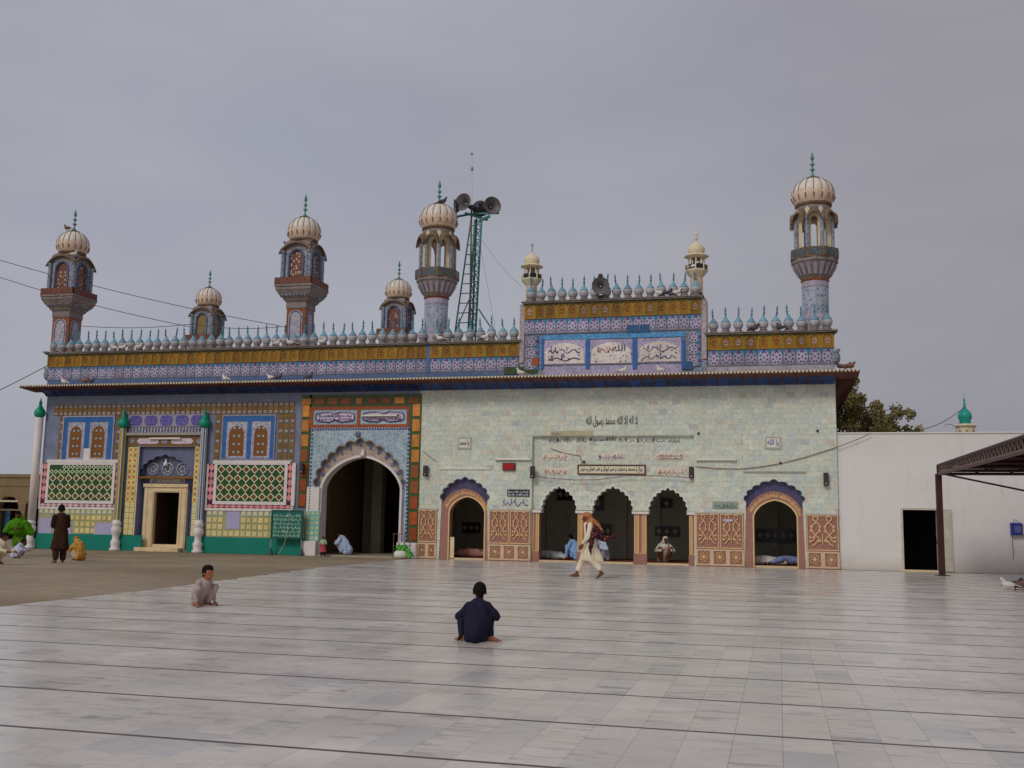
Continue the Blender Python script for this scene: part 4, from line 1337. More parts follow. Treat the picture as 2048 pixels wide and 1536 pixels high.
out += [(cx1 + .02, zcap), (cx1 + .02, cz1 + .02), (cx0 - .02, cz1 + .02)]
rec = MB().plate(out, [], ry, ry + .36).here('recessed_wall', MARBLE_W, hall)
for f in foils:
    MB().strip([(a + .05 * (1 if a > (f[0][0] + f[-1][0]) / 2 else -1), b + .05) for a, b in f], f, ry - .02, ry).here('arch_edge', PLAQ, rec)
    holes_h.append(f)
strip_me = None
for k, (a, b) in enumerate(cols):
    c = MB().box(a, b, ry - .02, ry + .34, .36, zcap - .1).here('pillar', TERRA, hall)
    MB().chbox(a - .03, b + .03, ry - .07, ry + .36, 0, .37, .01).here('pillar_foot', TERRA, c)
    MB().box(a - .09, b + .09, ry - .09, ry + .36, zcap - .1, zcap - .003).here('pillar_capital', WHITE2, c)
    w = b - a
    MB().box(a + w * .04, a + w * .32, ry - .026, ry - .02, .4, zcap - .12).here('tan_strip', GOLD2, c)
    MB().box(b - w * .32, b - w * .04, ry - .026, ry - .02, .4, zcap - .12).here('tan_strip', GOLD2, c)
    for f in (.0, .33, .67, .96):
        MB().box(a + w * f - .008, a + w * f + .022, ry - .04, ry - .02, .4, zcap - .12).here('gold_strip', GOLD, c)
    MB().box(a, b, ry - .035, ry - .02, .385, .41).here('gold_strip', GOLD, c)
# side arches
def side_arch(fo, x0, x1, zs, za, opx, tzs, tza, ozs, oza):
    o0, o1 = opx
    orc = parch(o0, o1, ozs, oza, 20, 2.3, .6, .2)
    hrc = parch(o0 - .03, o1 + .03, ozs, oza + .04, 20, 2.3, .6, .2)
    hood = MB().plate([(x0 - .06, ozs - .3), (o0 - .03, ozs - .3)] + hrc + [(o1 + .03, ozs - .3), (x1 + .06, ozs - .3), (x1 + .06, za + .1), (x0 - .06, za + .1)], [], .17, .42).here('violet_hood', PURPLE, hall)
    tor = parch(x0 + .01, x1 - .01, tzs, tza, 20, 2.2, .6, .12)
    ta = MB().plate([(x0 + .01, 0), (o0, 0)] + orc + [(o1, 0), (x1 - .01, 0)] + list(reversed(tor)), [], .03, .40).here('terracotta_arch', TERRA, hall)
    MB().strip([(o0 - .045, 0)] + [(a + (.05 * (a - (o0 + o1) / 2) / ((o1 - o0) / 2)), b + .05) for a, b in orc] + [(o1 + .045, 0)], [(o0 - .0, 0)] + orc + [(o1 + .0, 0)], .015, .03).here('gold_edge', GOLD, ta)
    # script round the arch
    rn = random.Random(int(abs(x0) * 10))
    b = MB()
    mid = [((p[0] + q[0]) / 2, (p[1] + q[1]) / 2) for p, q in zip(tor, orc)]
    for i in range(2, len(mid) - 2):
        p, q = Vector(mid[i]), Vector(mid[i + 1])
        d = (q - p)
        nrm = Vector((-d.y, d.x)).normalized()
        n_ = 7
        ph = rn.uniform(0, 6)
        b.tube([(p.x + d.x * t / n_ + nrm.x * .06 * math.sin(ph + t * 1.9), .026, p.y + d.y * t / n_ + nrm.y * .06 * math.sin(ph + t * 1.9)) for t in range(n_ + 1)], .014, 4)
        for _ in range(2):
            t = rn.random()
            c = p + d * t
            b.tube([(c.x - nrm.x * .05, .026, c.y - nrm.y * .05), (c.x + nrm.x * rn.uniform(.05, .11) + d.x * .1, .026, c.y + nrm.y * .1)], .012, 4)
    b.here('lettering', GOLD, ta)
    MB().tube([(a, .004, bb) for a, bb in fo], .02, 5).here('lobed_edge', PURPLE, hall)
    # hood stays behind the marble face: scallops are the opening of the front wall
    return ta
lo = (P(898.5, 1060, .03)[0], P(968, 1060, .03)[0])
side_arch(lfoil, lx0, lx1, lzs, lza, lo, P(930, 1022)[1], P(930, 977)[1], P(933, 1026)[1], P(933, 994)[1])
ro = (P(1508.5, 1070, .03)[0], P(1594, 1070, .03)[0])
side_arch(rfoil, rx0, rx1, rzs, rza, ro, P(1549, 1034)[1], P(1549, 982)[1], P(1549, 1036)[1], P(1549, 1001)[1])
q = R4(899, 1074, 906, 1112)
MB().box(q[0], q[1] + .02, .05, .12, 0.06, q[3]).here('stone_slab', CREAMM, hall)

# ---- terracotta dado with scroll reliefs
def scroll_mesh():
    b = MB()
    for s in (-1, 1):
        def spiral(cx, cz, r0, a0, turns, grow=.0):
            n = 18
            return [(cx + (r0 + grow * i / n) * math.cos(a0 + turns * 6.283 * i / n), -.03, cz + (r0 + grow * i / n) * math.sin(a0 + turns * 6.283 * i / n)) for i in range(n + 1)]
        ox = s * .23
        b.tube(spiral(ox, .47, .085, -1.2 if s > 0 else 4.3, .85 * s), .024, 5)
        b.tube([(ox + s * .03, -.03, .40), (ox - s * .05, -.03, .33), (ox - s * .12, -.03, .24), (ox - s * .14, -.03, .12), (ox - s * .09, -.03, .0), (ox + .0, -.03, -.07)], .025, 5)
        b.tube([(ox - s * .02, -.03, .33), (ox + s * .08, -.03, .26), (ox + s * .15, -.03, .14), (ox + s * .12, -.03, .02), (ox + s * .02, -.03, -.08), (ox - s * .1, -.03, -.2), (ox - s * .18, -.03, -.32)], .025, 5)
        b.tube([(ox - s * .05, -.03, -.02), (ox + s * .06, -.03, -.16), (ox + s * .18, -.03, -.2), (ox + s * .21, -.03, -.12)], .024, 5)
        b.tube([(ox + s * .02, -.03, -.16), (ox + s * .1, -.03, -.28), (ox + s * .2, -.03, -.34), (ox + s * .22, -.03, -.26)], .024, 5)
        b.tube([(ox - s * .08, -.03, -.26), (ox + s * .02, -.03, -.4), (ox + s * .13, -.03, -.46)], .024, 5)
        for (lx, lz) in ((.16, .2), (-.14, .2), (.17, .06), (-.14, .04), (.2, -.17), (.19, -.31), (-.1, -.3)):
            b.ball((ox + s * lx, -.03, lz), .04, 6, 4, 1, .5, 1.2)
    b.tube([(0, -.03, -.42), (0, -.03, -.05)], .02, 5)
    return b.mesh('scroll_relief', GOLD)
SCR = scroll_mesh()
def rosette_mesh():
    b = MB()
    for i in range(8):
        a = math.pi / 4 * i
        b.tube([(.05 * math.cos(a), -.02, .05 * math.sin(a)), (.17 * math.cos(a + .2), -.02, .2 * math.sin(a + .2)), (.2 * math.cos(a + .55), -.02, .24 * math.sin(a + .55)), (.13 * math.cos(a + .8), -.02, .16 * math.sin(a + .8))], .017, 4)
    b.ball((0, -.015, 0), .07, 8, 4, 1, .4, 1)
    return b.mesh('leaf_relief', GOLD)
ROS = rosette_mesh()
def dado_panels(x0, x1, nbig, nsmall):
    z1, zm = ZD - .06, .64
    d = MB().box(x0, x1, -.012, .008, 0, ZD - .05).here('dado', TERRA, hall)
    MB().box(x0 - .01, x1 + .01, -.05, 0, ZD - .05, ZD).here('dado_cap', plain('grey_dado_cap', S(150, 144, 132), .5, .3, .1, 5), d)
    w = (x1 - x0) / nbig
    for i in range(nbig):
        a, b = x0 + w * i + .02, x0 + w * (i + 1) - .02
        f = MB().plate(rect(a, b, zm, z1), [rect(a + .03, b - .03, zm + .035, z1 - .03)], -.045, -.012).here('gold_frame', GOLD, d)
        link('scroll_relief', SCR, None, d, ((a + b) / 2, -.012, (zm + z1) / 2 + .02), None, ((b - a - .16) / .92, 1, 1.02))
    w = (x1 - x0) / nsmall
    for i in range(nsmall):
        a, b = x0 + w * i + .04, x0 + w * (i + 1) - .04
        MB().plate(rect(a - .04, b + .04, .03, zm - .03), [rect(a + .03, b - .03, .09, zm - .09)], -.035, -.012).here('dun_frame', plain('pale_dun_frame', S(166, 146, 120), .55, .3, .12, 5), d)
        link('leaf_relief', ROS, None, d, ((a + b) / 2, -.012, .33), None, ((b - a - .1) / .46, 1, .88))
dado_panels(P(836, 1060)[0], lx0 - .1, 1, 2)
dado_panels(lx1 + .02, cx0 - .02, 2, 3)
dado_panels(cx1 + .05, rx0 - .02, 2, 3)
dado_panels(rx1 + .03, XR, 1, 2)

# ---- the marble slabs of the wall, nearest 296 singly, the others as one piece
cand = []
nrow0, nrow1 = math.ceil((ZD + .01) / TH), math.floor((ZW - .01) / TH)
def slab_ok(x0, x1, z0, z1):
    for h in holes_h:
        for xx in (x0, (x0 + x1) / 2, x1):
            for zz in (z0, (z0 + z1) / 2, z1):
                if inside(h, xx, zz):
                    return False
    return True
def add_cands(xa, xb, za, zb, y):
    for r in range(math.ceil((za - .02) / TH), math.floor(zb / TH + .05)):
        off = (r * .618) % 1.0
        for c in range(math.floor(xa / TW) - 2, math.ceil(xb / TW) + 2):
            x0, x1 = (c - off) * TW, (c + 1 - off) * TW
            x0, x1 = max(x0, xa), min(x1, xb)
            z0, z1 = max(r * TH, za), min((r + 1) * TH, zb)
            if x1 - x0 < .05 or z1 - z0 < .05:
                continue
            if slab_ok(x0, x1, z0, z1) if y < .1 else not any(inside(f, xx, zz) for f in foils for xx in (x0, x1) for zz in (z0, z1)):
                cand.append((math.hypot((x0 + x1) / 2, CAM_D + y), x0, x1, z0, z1, y))
add_cands(XM + .05, XR, ZD + .01, ZW - .005, .008)
add_cands(cx0, cx1, zcap + .02, cz1, ry)
full = [c for c in cand if c[5] < .1 and abs(c[2] - c[1] - TW) < .001 and abs(c[4] - c[3] - TH) < .001]
full.sort()
chosen = set(id(c) for c in full[:296])
slab_w = MB().chbox(-TW / 2 + .001, TW / 2 - .001, -.012, 0, -TH / 2 + .001, TH / 2 - .001, .002).mesh('marble_slab', MARBLE_W)
rest, rest2 = MB(), MB()
for c in cand:
    d, x0, x1, z0, z1, y = c
    if id(c) in chosen:
        link('marble_slab', slab_w, None, hall_front, ((x0 + x1) / 2, y + random.uniform(-.002, .003), (z0 + z1) / 2), (random.uniform(-.004, .004), 0, random.uniform(-.004, .004)))
    else:
        t = random.uniform(-.002, .003)
        (rest if y < .1 else rest2).chbox(x0 + .001, x1 - .001, y - .012 + t, y + .001, z0 + .001, z1 - .001, .002)
structure(rest.here('marble_slabs', MARBLE_W, hall_front), 'stuff')
structure(rest2.here('marble_slabs', MARBLE_W, rec), 'stuff')
MB().box(XM + .0, XM + .05, -.02, .008, ZD, ZW - .01).here('edge_trim', PLAQ, hall)
MB().box(P(878, 937)[0], P(981, 937)[0], -.05, .0, P(930, 939)[1], P(930, 936)[1]).here('thin_ledge', PLAQ, hall)
MB().box(P(1486, 944)[0], P(1612, 944)[0], -.05, .0, P(1549, 945.5)[1], P(1549, 942.5)[1]).here('thin_ledge', plain('grey_ledge', S(130, 130, 124), .6, .3, .1, 4), hall)

# ---- inscriptions let into the marble
FY = -.008
lettering(hall, 'لا اله الا الله محمد رسول الله', R4(1172, 832, 1275, 854), FY, INK, wt=.01)
def plaque(rc, mat, y, txt=None, ink=INK, lines=1, seed=1, r=.013, fr=None, wt=.02):
    x0, x1, z0, z1 = R4(*rc)
    p = MB().chbox(x0, x1, y - .02, y, z0, z1, .005).here('plaque', mat, hall)
    mx, mz = (x1 - x0) * .07, (z1 - z0) * .14
    if txt:
        lettering(p, txt, (x0 + mx, x1 - mx, z0 + mz, z1 - mz), y - .02, ink, wt=wt)
    else:
        squiggle(p, (x0 + mx * .5, x1 - mx * .5, z0 + mz * .5, z1 - mz * .5), y - .02, ink, lines, r, seed)
    if fr:
        frame(p, 'plaque_frame', (x0 - .05, x1 + .05, z0 - .05, z1 + .05), .05, y - .035, y, fr)
    return p
GREYM = plain('grey_marble_surround', S(146, 148, 138), .5, .3, .12, 4)
plaque((918, 877, 940, 895), PLAQ, FY, 'یا محمد', INK, fr=GREYM)
plaque((1533, 876, 1559, 895), PLAQ, FY, 'یا الله', INKB, fr=GREYM)
RY = ry - .008
for i, (a, b) in enumerate(((1095, 1122), (1125, 1144), (1152, 1174), (1178, 1232), (1236, 1270), (1274, 1300), (1303, 1330), (1334, 1360))):
    if i == 3:
        lettering(rec, 'لا اله الا الله محمد رسول الله', R4(a, 875, b, 884, RY), RY, INK, wt=.02)
    else:
        squiggle(rec, R4(a, 874, b, 885, RY), RY, INK, 1, .011, 100 + i, dens=1.1)
for i, rc in enumerate(((1084, 906, 1138, 920), (1195, 906, 1251, 919), (1311, 907, 1370, 920), (1086, 936, 1138, 949), (1313, 936, 1371, 950))):
    x0, x1, z0, z1 = R4(*rc, ry)
    p = MB().chbox(x0, x1, RY - .018, RY, z0, z1, .005).here('plaque', PLAQP, rec)
    squiggle(p, (x0 + .06, x1 - .06, z0 + .02, z1 - .02), RY - .018, INKB if i == 1 else plain('brown_ink', S(110, 90, 90), .5, .3, .1, 9), 1 if i != 2 else 2, .011, 120 + i)
q = R4(1101, 862, 1185, 872)
wp = panel(hall, 'weathered_slab', q, -.03, FY, plain('lichened_slab', S(146, 142, 118), .7, .2, .15, 4), .006)
squiggle(wp, (q[0] + .05, q[0] + .4, q[2] + .02, q[3]), -.03, INK, 1, .009, 77)
# banner board over the middle arch
x0, x1, z0, z1 = R4(1157, 931, 1290, 948, ry)
bn = thing('inscription_board', 'long white framed board with dark calligraphy above the middle arch', 'sign', ((x0 + x1) / 2, RY, z0))
MB().chbox(x0, x1, RY - .03, RY, z0, z1, .004).here('board', plain('ivory_board', S(212, 206, 178), .5, .3, .06, 5), bn)
frame(bn, 'board_frame', (x0 - .03, x1 + .03, z0 - .03, z1 + .03), .05, RY - .05, RY - .001, plain('dark_red_brown_frame', S(74, 44, 40), .5, .3, .1, 5))
lettering(bn, 'چراغ و مسجد و محراب و منبر ابوبکر و عمر عثمان و حیدر', (x0 + .08, x1 - .08, z0 + .04, z1 - .035), RY - .03, INK, wt=.02)
# other boards on the marble
x0, x1, z0, z1 = R4(1015, 979, 1059, 993)
bn = thing('black_notice_board', 'black notice board with two white lines of script between left and central arches', 'sign', ((x0 + x1) / 2, FY, z0))
MB().chbox(x0, x1, FY - .03, FY, z0, z1, .004).here('board', plain('black_board', S(26, 28, 40), .4, .4, .1, 5), bn)
squiggle(bn, (x0 + .04, x1 - .04, z0 + .03, z1 - .02), FY - .03, INKW, 2, .011, 31)
squiggle(hall, R4(1006, 995, 1056, 1011), FY, INKB, 1, .016, 33, dens=.9)
plaque((1425, 1003, 1475, 1017), plain('grey_green_plaque', S(120, 130, 122), .5, .3, .15, 5), FY, None, plain('green_ink', S(52, 92, 84), .5, .3, .1, 9), 1, 35, .013)
x0, x1, z0, z1 = R4(1445, 1038, 1467, 1043)
stk = MB().plate([(x0 + (x1 - x0) / 2 * (1 + math.cos(a)), z0 + (z1 - z0) / 2 * (1 + math.sin(a))) for a in [2 * math.pi * i / 16 for i in range(16)]], [], -.052, -.04)
stk.here('sticker', plain('pale_blue_sticker', S(176, 178, 204), .5, .3, .1, 5), hall)
x0, x1, z0, z1 = R4(1006, 926, 1031, 941)
bn = thing('display_board', 'dark red electronic display box under a white tube light', 'display', ((x0 + x1) / 2, FY, z0))
MB().chbox(x0, x1, FY - .09, FY, z0, z1, .008).here('casing', BLACKP, bn)
MB().box(x0 + .025, x1 - .025, FY - .094, FY - .09, z0 + .025, z1 - .025).here('face', REDB, bn)

# ---- tall block of the parapet over the recess
ux0, ux1 = -9.62, -2.49
uzc = 9.93
uy = -.06
up = parapet(hall, ux0 + .18, ux1 - .18, uzc, P(1228, 634)[1], P(1228, 665)[1], uy, (NICHE_C, NICHE_B, NICHE_C), True, .9)
uzm = P(1228, 665)[1]
blk = MB().box(ux0, ux1, uy + .02, 1.2, ZE + .1, uzm - .003).here('parapet_block', MINBL, hall)
for xa, xb in ((ux0, ux0 + .18), (ux1 - .18, ux1)):
    MB().box(xa, xb, uy - .03, .95, ZM + .3, uzc - .085).here('block_edge', floral('chequered_edge_tile', S(128, 112, 116), S(84, 76, 100), S(160, 150, 150), 14, .3, .05), blk)
pan = [R4(1088, 680, 1171, 729, uy), R4(1180, 678.5, 1265, 728, uy), R4(1275, 676, 1363, 725, uy)]
for k, q in enumerate(pan):
    ptile = MB().box(q[0], q[1], uy - .02, uy + .02, q[2], q[3]).here('script_panel', MIHRV, blk)
    fo = foil(q[0] + .03, q[1] - .03, q[2] + (q[3] - q[2]) * .45, q[3] - .1, 13, 4, .34, .5)
    MB().plate([(q[0] + .03, q[2] + .03)] + [(q[1] - .03, q[2] + .03)] + list(reversed(fo)), [], uy - .04, uy - .02).here('white_script_field', MIHRW, ptile)
    if k == 1:
        lettering(ptile, 'الله', (q[0] + .85, q[0] + 1.35, q[2] + .48, q[3] - .22), uy - .04, INK, wt=.01)
        squiggle(ptile, (q[0] + .3, q[0] + .9, q[2] + .45, q[3] - .25), uy - .04, plain('tan_ink', S(140, 110, 100), .5, .3, .1, 9), 1, .018, 203, dens=.6)
    else:
        squiggle(ptile, (q[0] + .2, q[1] - .2, q[2] + .12, q[3] - .2), uy - .04, INKP, 2, .02 if k == 0 else .017, 210 + k, dens=.55)
    # flowers round the script
    rn = random.Random(k)
    for t in range(12):
        xx, zz = rn.uniform(q[0] + .12, q[1] - .12), rn.uniform(q[2] + .08, q[3] - .35)
        MB().disc(xx, uy - .04, zz, .035, 6, .006).here('painted_flower', INKB if t % 2 else NAVY, ptile)
for a, b in ((1083, 1088), (1171.5, 1179.5), (1265.5, 1274.5), (1363.5, 1370)):
    q = R4(a, 678, b, 738, uy)
    MB().box(q[0] + .003, q[1] - .003, uy - .05, uy + .02, q[2], q[3]).here('blue_pilaster', AZURE, blk)
q = R4(1082, 668, 1371, 677, uy)
MB().box(q[0], q[1], uy - .03, uy + .02, pan[1][3] + .03, uzm - .05).here('turquoise_band', floral('turquoise_script_band', S(46, 104, 148), S(34, 70, 128), S(88, 138, 168), 12, .3, .04), blk)
MB().box(pan[0][0] - .02, pan[2][1], uy - .015, uy + .02, ZM - .28, pan[1][2] - .06).here('floral_band', MIHRV, blk)
MB().box(ux0, ux1, uy - .01, uy + .02, ZE + .1, ZM - .3).here('grey_floral_band', floral('grey_floral_band', S(132, 130, 142), S(92, 88, 130), S(150, 140, 130), 9, .33, .04), blk)
for xs in ((ux0 + .2, pan[0][0] - .2), (pan[2][1] + .2, ux1 - .2)):
    n = 3
    zz0, zz1 = ZM + .02, uzm - .05
    for j in range(n):
        link('medallion_tile', MED, None, blk, ((xs[0] + xs[1]) / 2, uy + .018, zz0 + (zz1 - zz0) * (j + .5) / n), (0, math.pi / 2, 0), ((zz1 - zz0) / n / .43, 1, (xs[1] - xs[0]) / .555))
for rc in ((1254, 650, 1278, 666), (1279, 649, 1300, 665)):
    panel(blk, 'replacement_tile', R4(*rc, uy), uy - .052, uy - .02, plain('flat_blue_tile', S(28, 66, 104), .35, .45, .12, 5))
panel(blk, 'replacement_tile', R4(1370, 723, 1386, 739, uy), uy - .04, uy + .02, plain('flat_blue_tile', S(28, 66, 104)))
panel(blk, 'replacement_tile', R4(1064, 716, 1077, 731, uy), uy - .04, uy + .02, RUST3)
gq = R4(1009, 734, 1076, 748)
gb = MB().box(gq[0], gq[1], -.06, -.02, gq[2], gq[3]).here('green_tile_strip', DKGREEN, hall)
for i in range(10):
    x = gq[0] + (gq[1] - gq[0]) * i / 10
    MB().box(x, x + .03, -.07, -.06, gq[2], gq[3]).here('yellow_line', OLIVE, gb)

# ================================================================== minarets (parts of the two buildings)
def dome_mesh(r, h, ng=16):
    b = MB().shade(True)
    n, m = ng * 4, 12
    vs, fs, ms = [], [], []
    prof = []
    for j in range(m + 1):
        t = j / m
        a = -0.62 + (math.pi / 2 + 0.62 - 0.22) * t
        prof.append((r * math.cos(a) ** .9, h * (math.sin(a) + .58) / (1 + .58)))
    for j, (rr, z) in enumerate(prof):
        for i in range(n):
            a = 2 * math.pi * i / n
            fl = 1 - .045 * (1 - abs(math.sin(a * ng / 2)))
            vs.append((rr * fl * math.cos(a), rr * fl * math.sin(a), z))
    for j in range(m):
        for i in range(n):
            i2 = (i + 1) % n
            fs.append((j * n + i, j * n + i2, (j + 1) * n + i2, (j + 1) * n + i))
            pet = abs(math.sin((i + .5) * math.pi * ng / n))
            ms.append(1 if j < 3.3 + 1.3 * pet else 0)
    b.v, b.f, b.m, b.smooth = vs, fs, ms, [True] * len(fs)
    b.cur = 0
    b.add([(prof[-1][0] * math.cos(2 * math.pi * i / n), prof[-1][0] * math.sin(2 * math.pi * i / n), prof[-1][1]) for i in range(n)], [tuple(range(n))])
    return b.mesh('dome', [CREAM, DOMEP]), prof
def dome(parent, c, r, h, ng=16):
    me, prof = dome_mesh(r, h, ng)
    d = link('dome', me, None, parent, c)
    rb = MB().tube([(rr * .985 + .004, 0, z) for rr, z in prof[4:]], .012, 4)
    rb.tube([(rr + .008, 0, z) for rr, z in prof[1:4]], .014, 4, False, .022)
    rme = rb.mesh('dome_rib', DOMER)
    for i in range(ng):
        link('dome_rib', rme, None, parent, c, (0, 0, 2 * math.pi * i / ng))
    z = c[2]
    MB().lathe([(r * .80, -.12), (r * .86, -.06), (r * .80, .0), (r * .8, .03)], (c[0], c[1], z), 20).here('dome_collar', MINDARK, parent)
    MB().lathe([(r * .30, 0), (r * .36, .03), (r * .2, .06)], (c[0], c[1], z + h - .02), 14).here('dome_crown', MINDARK, parent)
    f = MB().shade(True).lathe([(.13, 0), (.10, .06), (.04, .14), (.025, .22), (.04, .27), (.1, .33), (.03, .38), (.025, .44), (.035, .47), (.095, .53), (.03, .58), (.02, .66), (.06, .72), (.07, .78), (.015, .98), (.004, 1.0)], (c[0], c[1], z + h + .03), 9)
    f.here('finial', VERDI, parent)
def curved_eave(parent, cx, cy, hw, z0, rise, proj, flick, rot, mat, nm='curved_eave'):
    """bangla-style eave over one face: high in the middle, sweeping down and out to the corners"""
    n = 14
    o, i_, t = [], [], []
    vs = []
    for k in range(n + 1):
        u = -1 + 2 * k / n
        z = z0 + rise * (1 - abs(u) ** 2.2) - flick * max(0, abs(u) - .8) * 2
        xo, xi = u * (hw + proj), u * hw
        for (x, y, zz) in ((xi, -hw, z + .02), (xi, -hw, z + .10), (xo, -hw - proj, z - .03), (xo, -hw - proj, z + .04)):
            c_, s_ = math.cos(rot), math.sin(rot)
            vs.append((cx + x * c_ - y * s_, cy + x * s_ + y * c_, zz))
    fs = []
    for k in range(n):
        a, b = 4 * k, 4 * k + 4
        fs += [(a, a + 2, b + 2, b), (a + 1, b + 1, b + 3, a + 3), (a + 2, a + 3, b + 3, b + 2), (a, b, b + 1, a + 1)]
    fs += [(0, 1, 3, 2), (4 * n, 4 * n + 2, 4 * n + 3, 4 * n + 1)]
    return MB().add(vs, fs).here(nm, mat, parent, True)
def faces4():
    return (0, math.pi / 2, math.pi, -math.pi / 2)
def rotp(cx, cy, x, y, a):
    return (cx + x * math.cos(a) - y * math.sin(a), cy + x * math.sin(a) + y * math.cos(a))
def rot_plate(bld, cx, cy, a, outer, holes, y0, y1, name, mat):
    b = MB().plate(outer, holes, y0, y1)
    b.v = [rotp(cx, cy, v[0], v[1], a) + (v[2],) for v in b.v]
    return b.here(name, mat, bld)
def minaret_square(bld, cx, cy, panel_mat=MINLAT, s=1.0):
    zb = ZC - .1
    hw = .42
    m = MB().sqlathe([(hw, 0), (hw, 1.98)], (cx, cy, zb)).here('minaret', RUST, bld)
    MB().sqlathe([(hw + .03, 1.72), (hw + .03, 1.98)], (cx, cy, zb)).here('shaft_band', MINGREY, m)
    MB().sqlathe([(hw + .05, 0), (hw + .05, .12)], (cx, cy, zb)).here('shaft_band', MINGREY, m)
    for a in faces4():
        ar = parch(-.31, .31, zb + 1.42, zb + 1.64, 8)
        rot_plate(m, cx, cy, a, [(-.31, zb + .22), (.31, zb + .22)] + list(reversed(ar)), [], -hw - .03, -hw + .05, 'shaft_panel', MINPAT)
        pts = [rotp(cx, cy, x, -hw - .035, a) + (z,) for x, z in [(-.25, zb + .30), (.25, zb + .30)] + [(p[0] * .8, p[1] - .05) for p in reversed(ar)]]
        MB().tube(pts, .02, 4, True).here('panel_line', NAVY, m)
    # corbelled balcony
    MB().sqlathe([(.44, 1.96), (.52, 2.04), (.56, 2.12), (.70, 2.28), (.76, 2.40), (.80, 2.46), (.80, 2.56), (.84, 2.58), (.84, 2.66)], (cx, cy, zb)).here('corbel', MINGREY, m)
    knob = MB().ball((0, 0, 0), .065, 7, 5).mesh('corbel_knob', MINBL)
    for a in faces4():
        for k in range(7):
            x, y = rotp(cx, cy, -.5 + k / 6, -.66, a)
            link('corbel_knob', knob, None, m, (x, y, zb + 2.24))
    w = .83
    for a in faces4():
        rot_plate(m, cx, cy, a, rect(-w, w, zb + 2.66, zb + 2.95), [], -w, -w + .07, 'balcony_wall', MINRUST)
        for k in range(6):
            xx = -w + .14 + k * (2 * w - .28) / 5
            pt = rotp(cx, cy, xx, -w - .004, a)
            rot_plate(m, cx, cy, a, rect(xx - .10, xx + .10, zb + 2.69, zb + 2.92), [], -w - .012, -w, 'balcony_tile', MINRUST)
    MB().sqlathe([(.82, 2.62), (.82, 2.67)], (cx, cy, zb)).here('balcony_floor', MINGREY, m)
    # kiosk
    zk, zt = zb + 2.67, zb + 4.45
    kw = .60
    MB().sqlathe([(kw - .12, 0), (kw - .12, zt - zk)], (cx, cy, zk)).here('kiosk', MINBL, m)
    for a in faces4():
        ar = parch(-.30, .30, zk + 1.15, zk + 1.48, 10)
        rot_plate(m, cx, cy, a, rect(-kw, kw, zk, zt - .1), [[(-.30, zk + .12), (.30, zk + .12)] + list(reversed(ar))], -kw, -kw + .12, 'kiosk_wall', MINBL)
        rot_plate(m, cx, cy, a, rect(-.29, .29, zk + .12, zk + 1.47), [], -kw + .06, -kw + .125, 'lattice_field', panel_mat)
        e = [rotp(cx, cy, p[0] * 1.12, -kw - .015, a) + (p[1] + .03,) for p in ar]
        MB().tube([rotp(cx, cy, -.335, -kw - .015, a) + (zk + .1,)] + e + [rotp(cx, cy, .335, -kw - .015, a) + (zk + .1,)], .035, 5).here('arch_moulding', BANDBL, m)
        x, y = rotp(cx, cy, -kw, -kw, a)
        MB().lathe([(.13, 0), (.13, .1), (.095, .14), (.095, 1.3), (.14, 1.36), (.14, 1.45)], (x, y, zk), 8).here('corner_column', MINBL, m)
        curved_eave(m, cx, cy, kw + .02, zt - .42, .40, .13, .14, a, MINDARK)
    MB().sqlathe([(kw + .02, -.28), (kw - .02, .02), (.50, .14)], (cx, cy, zt)).here('kiosk_roof', MINGREY, m)
    dome(m, (cx, cy, zt + .26), .70, .98)
    return m
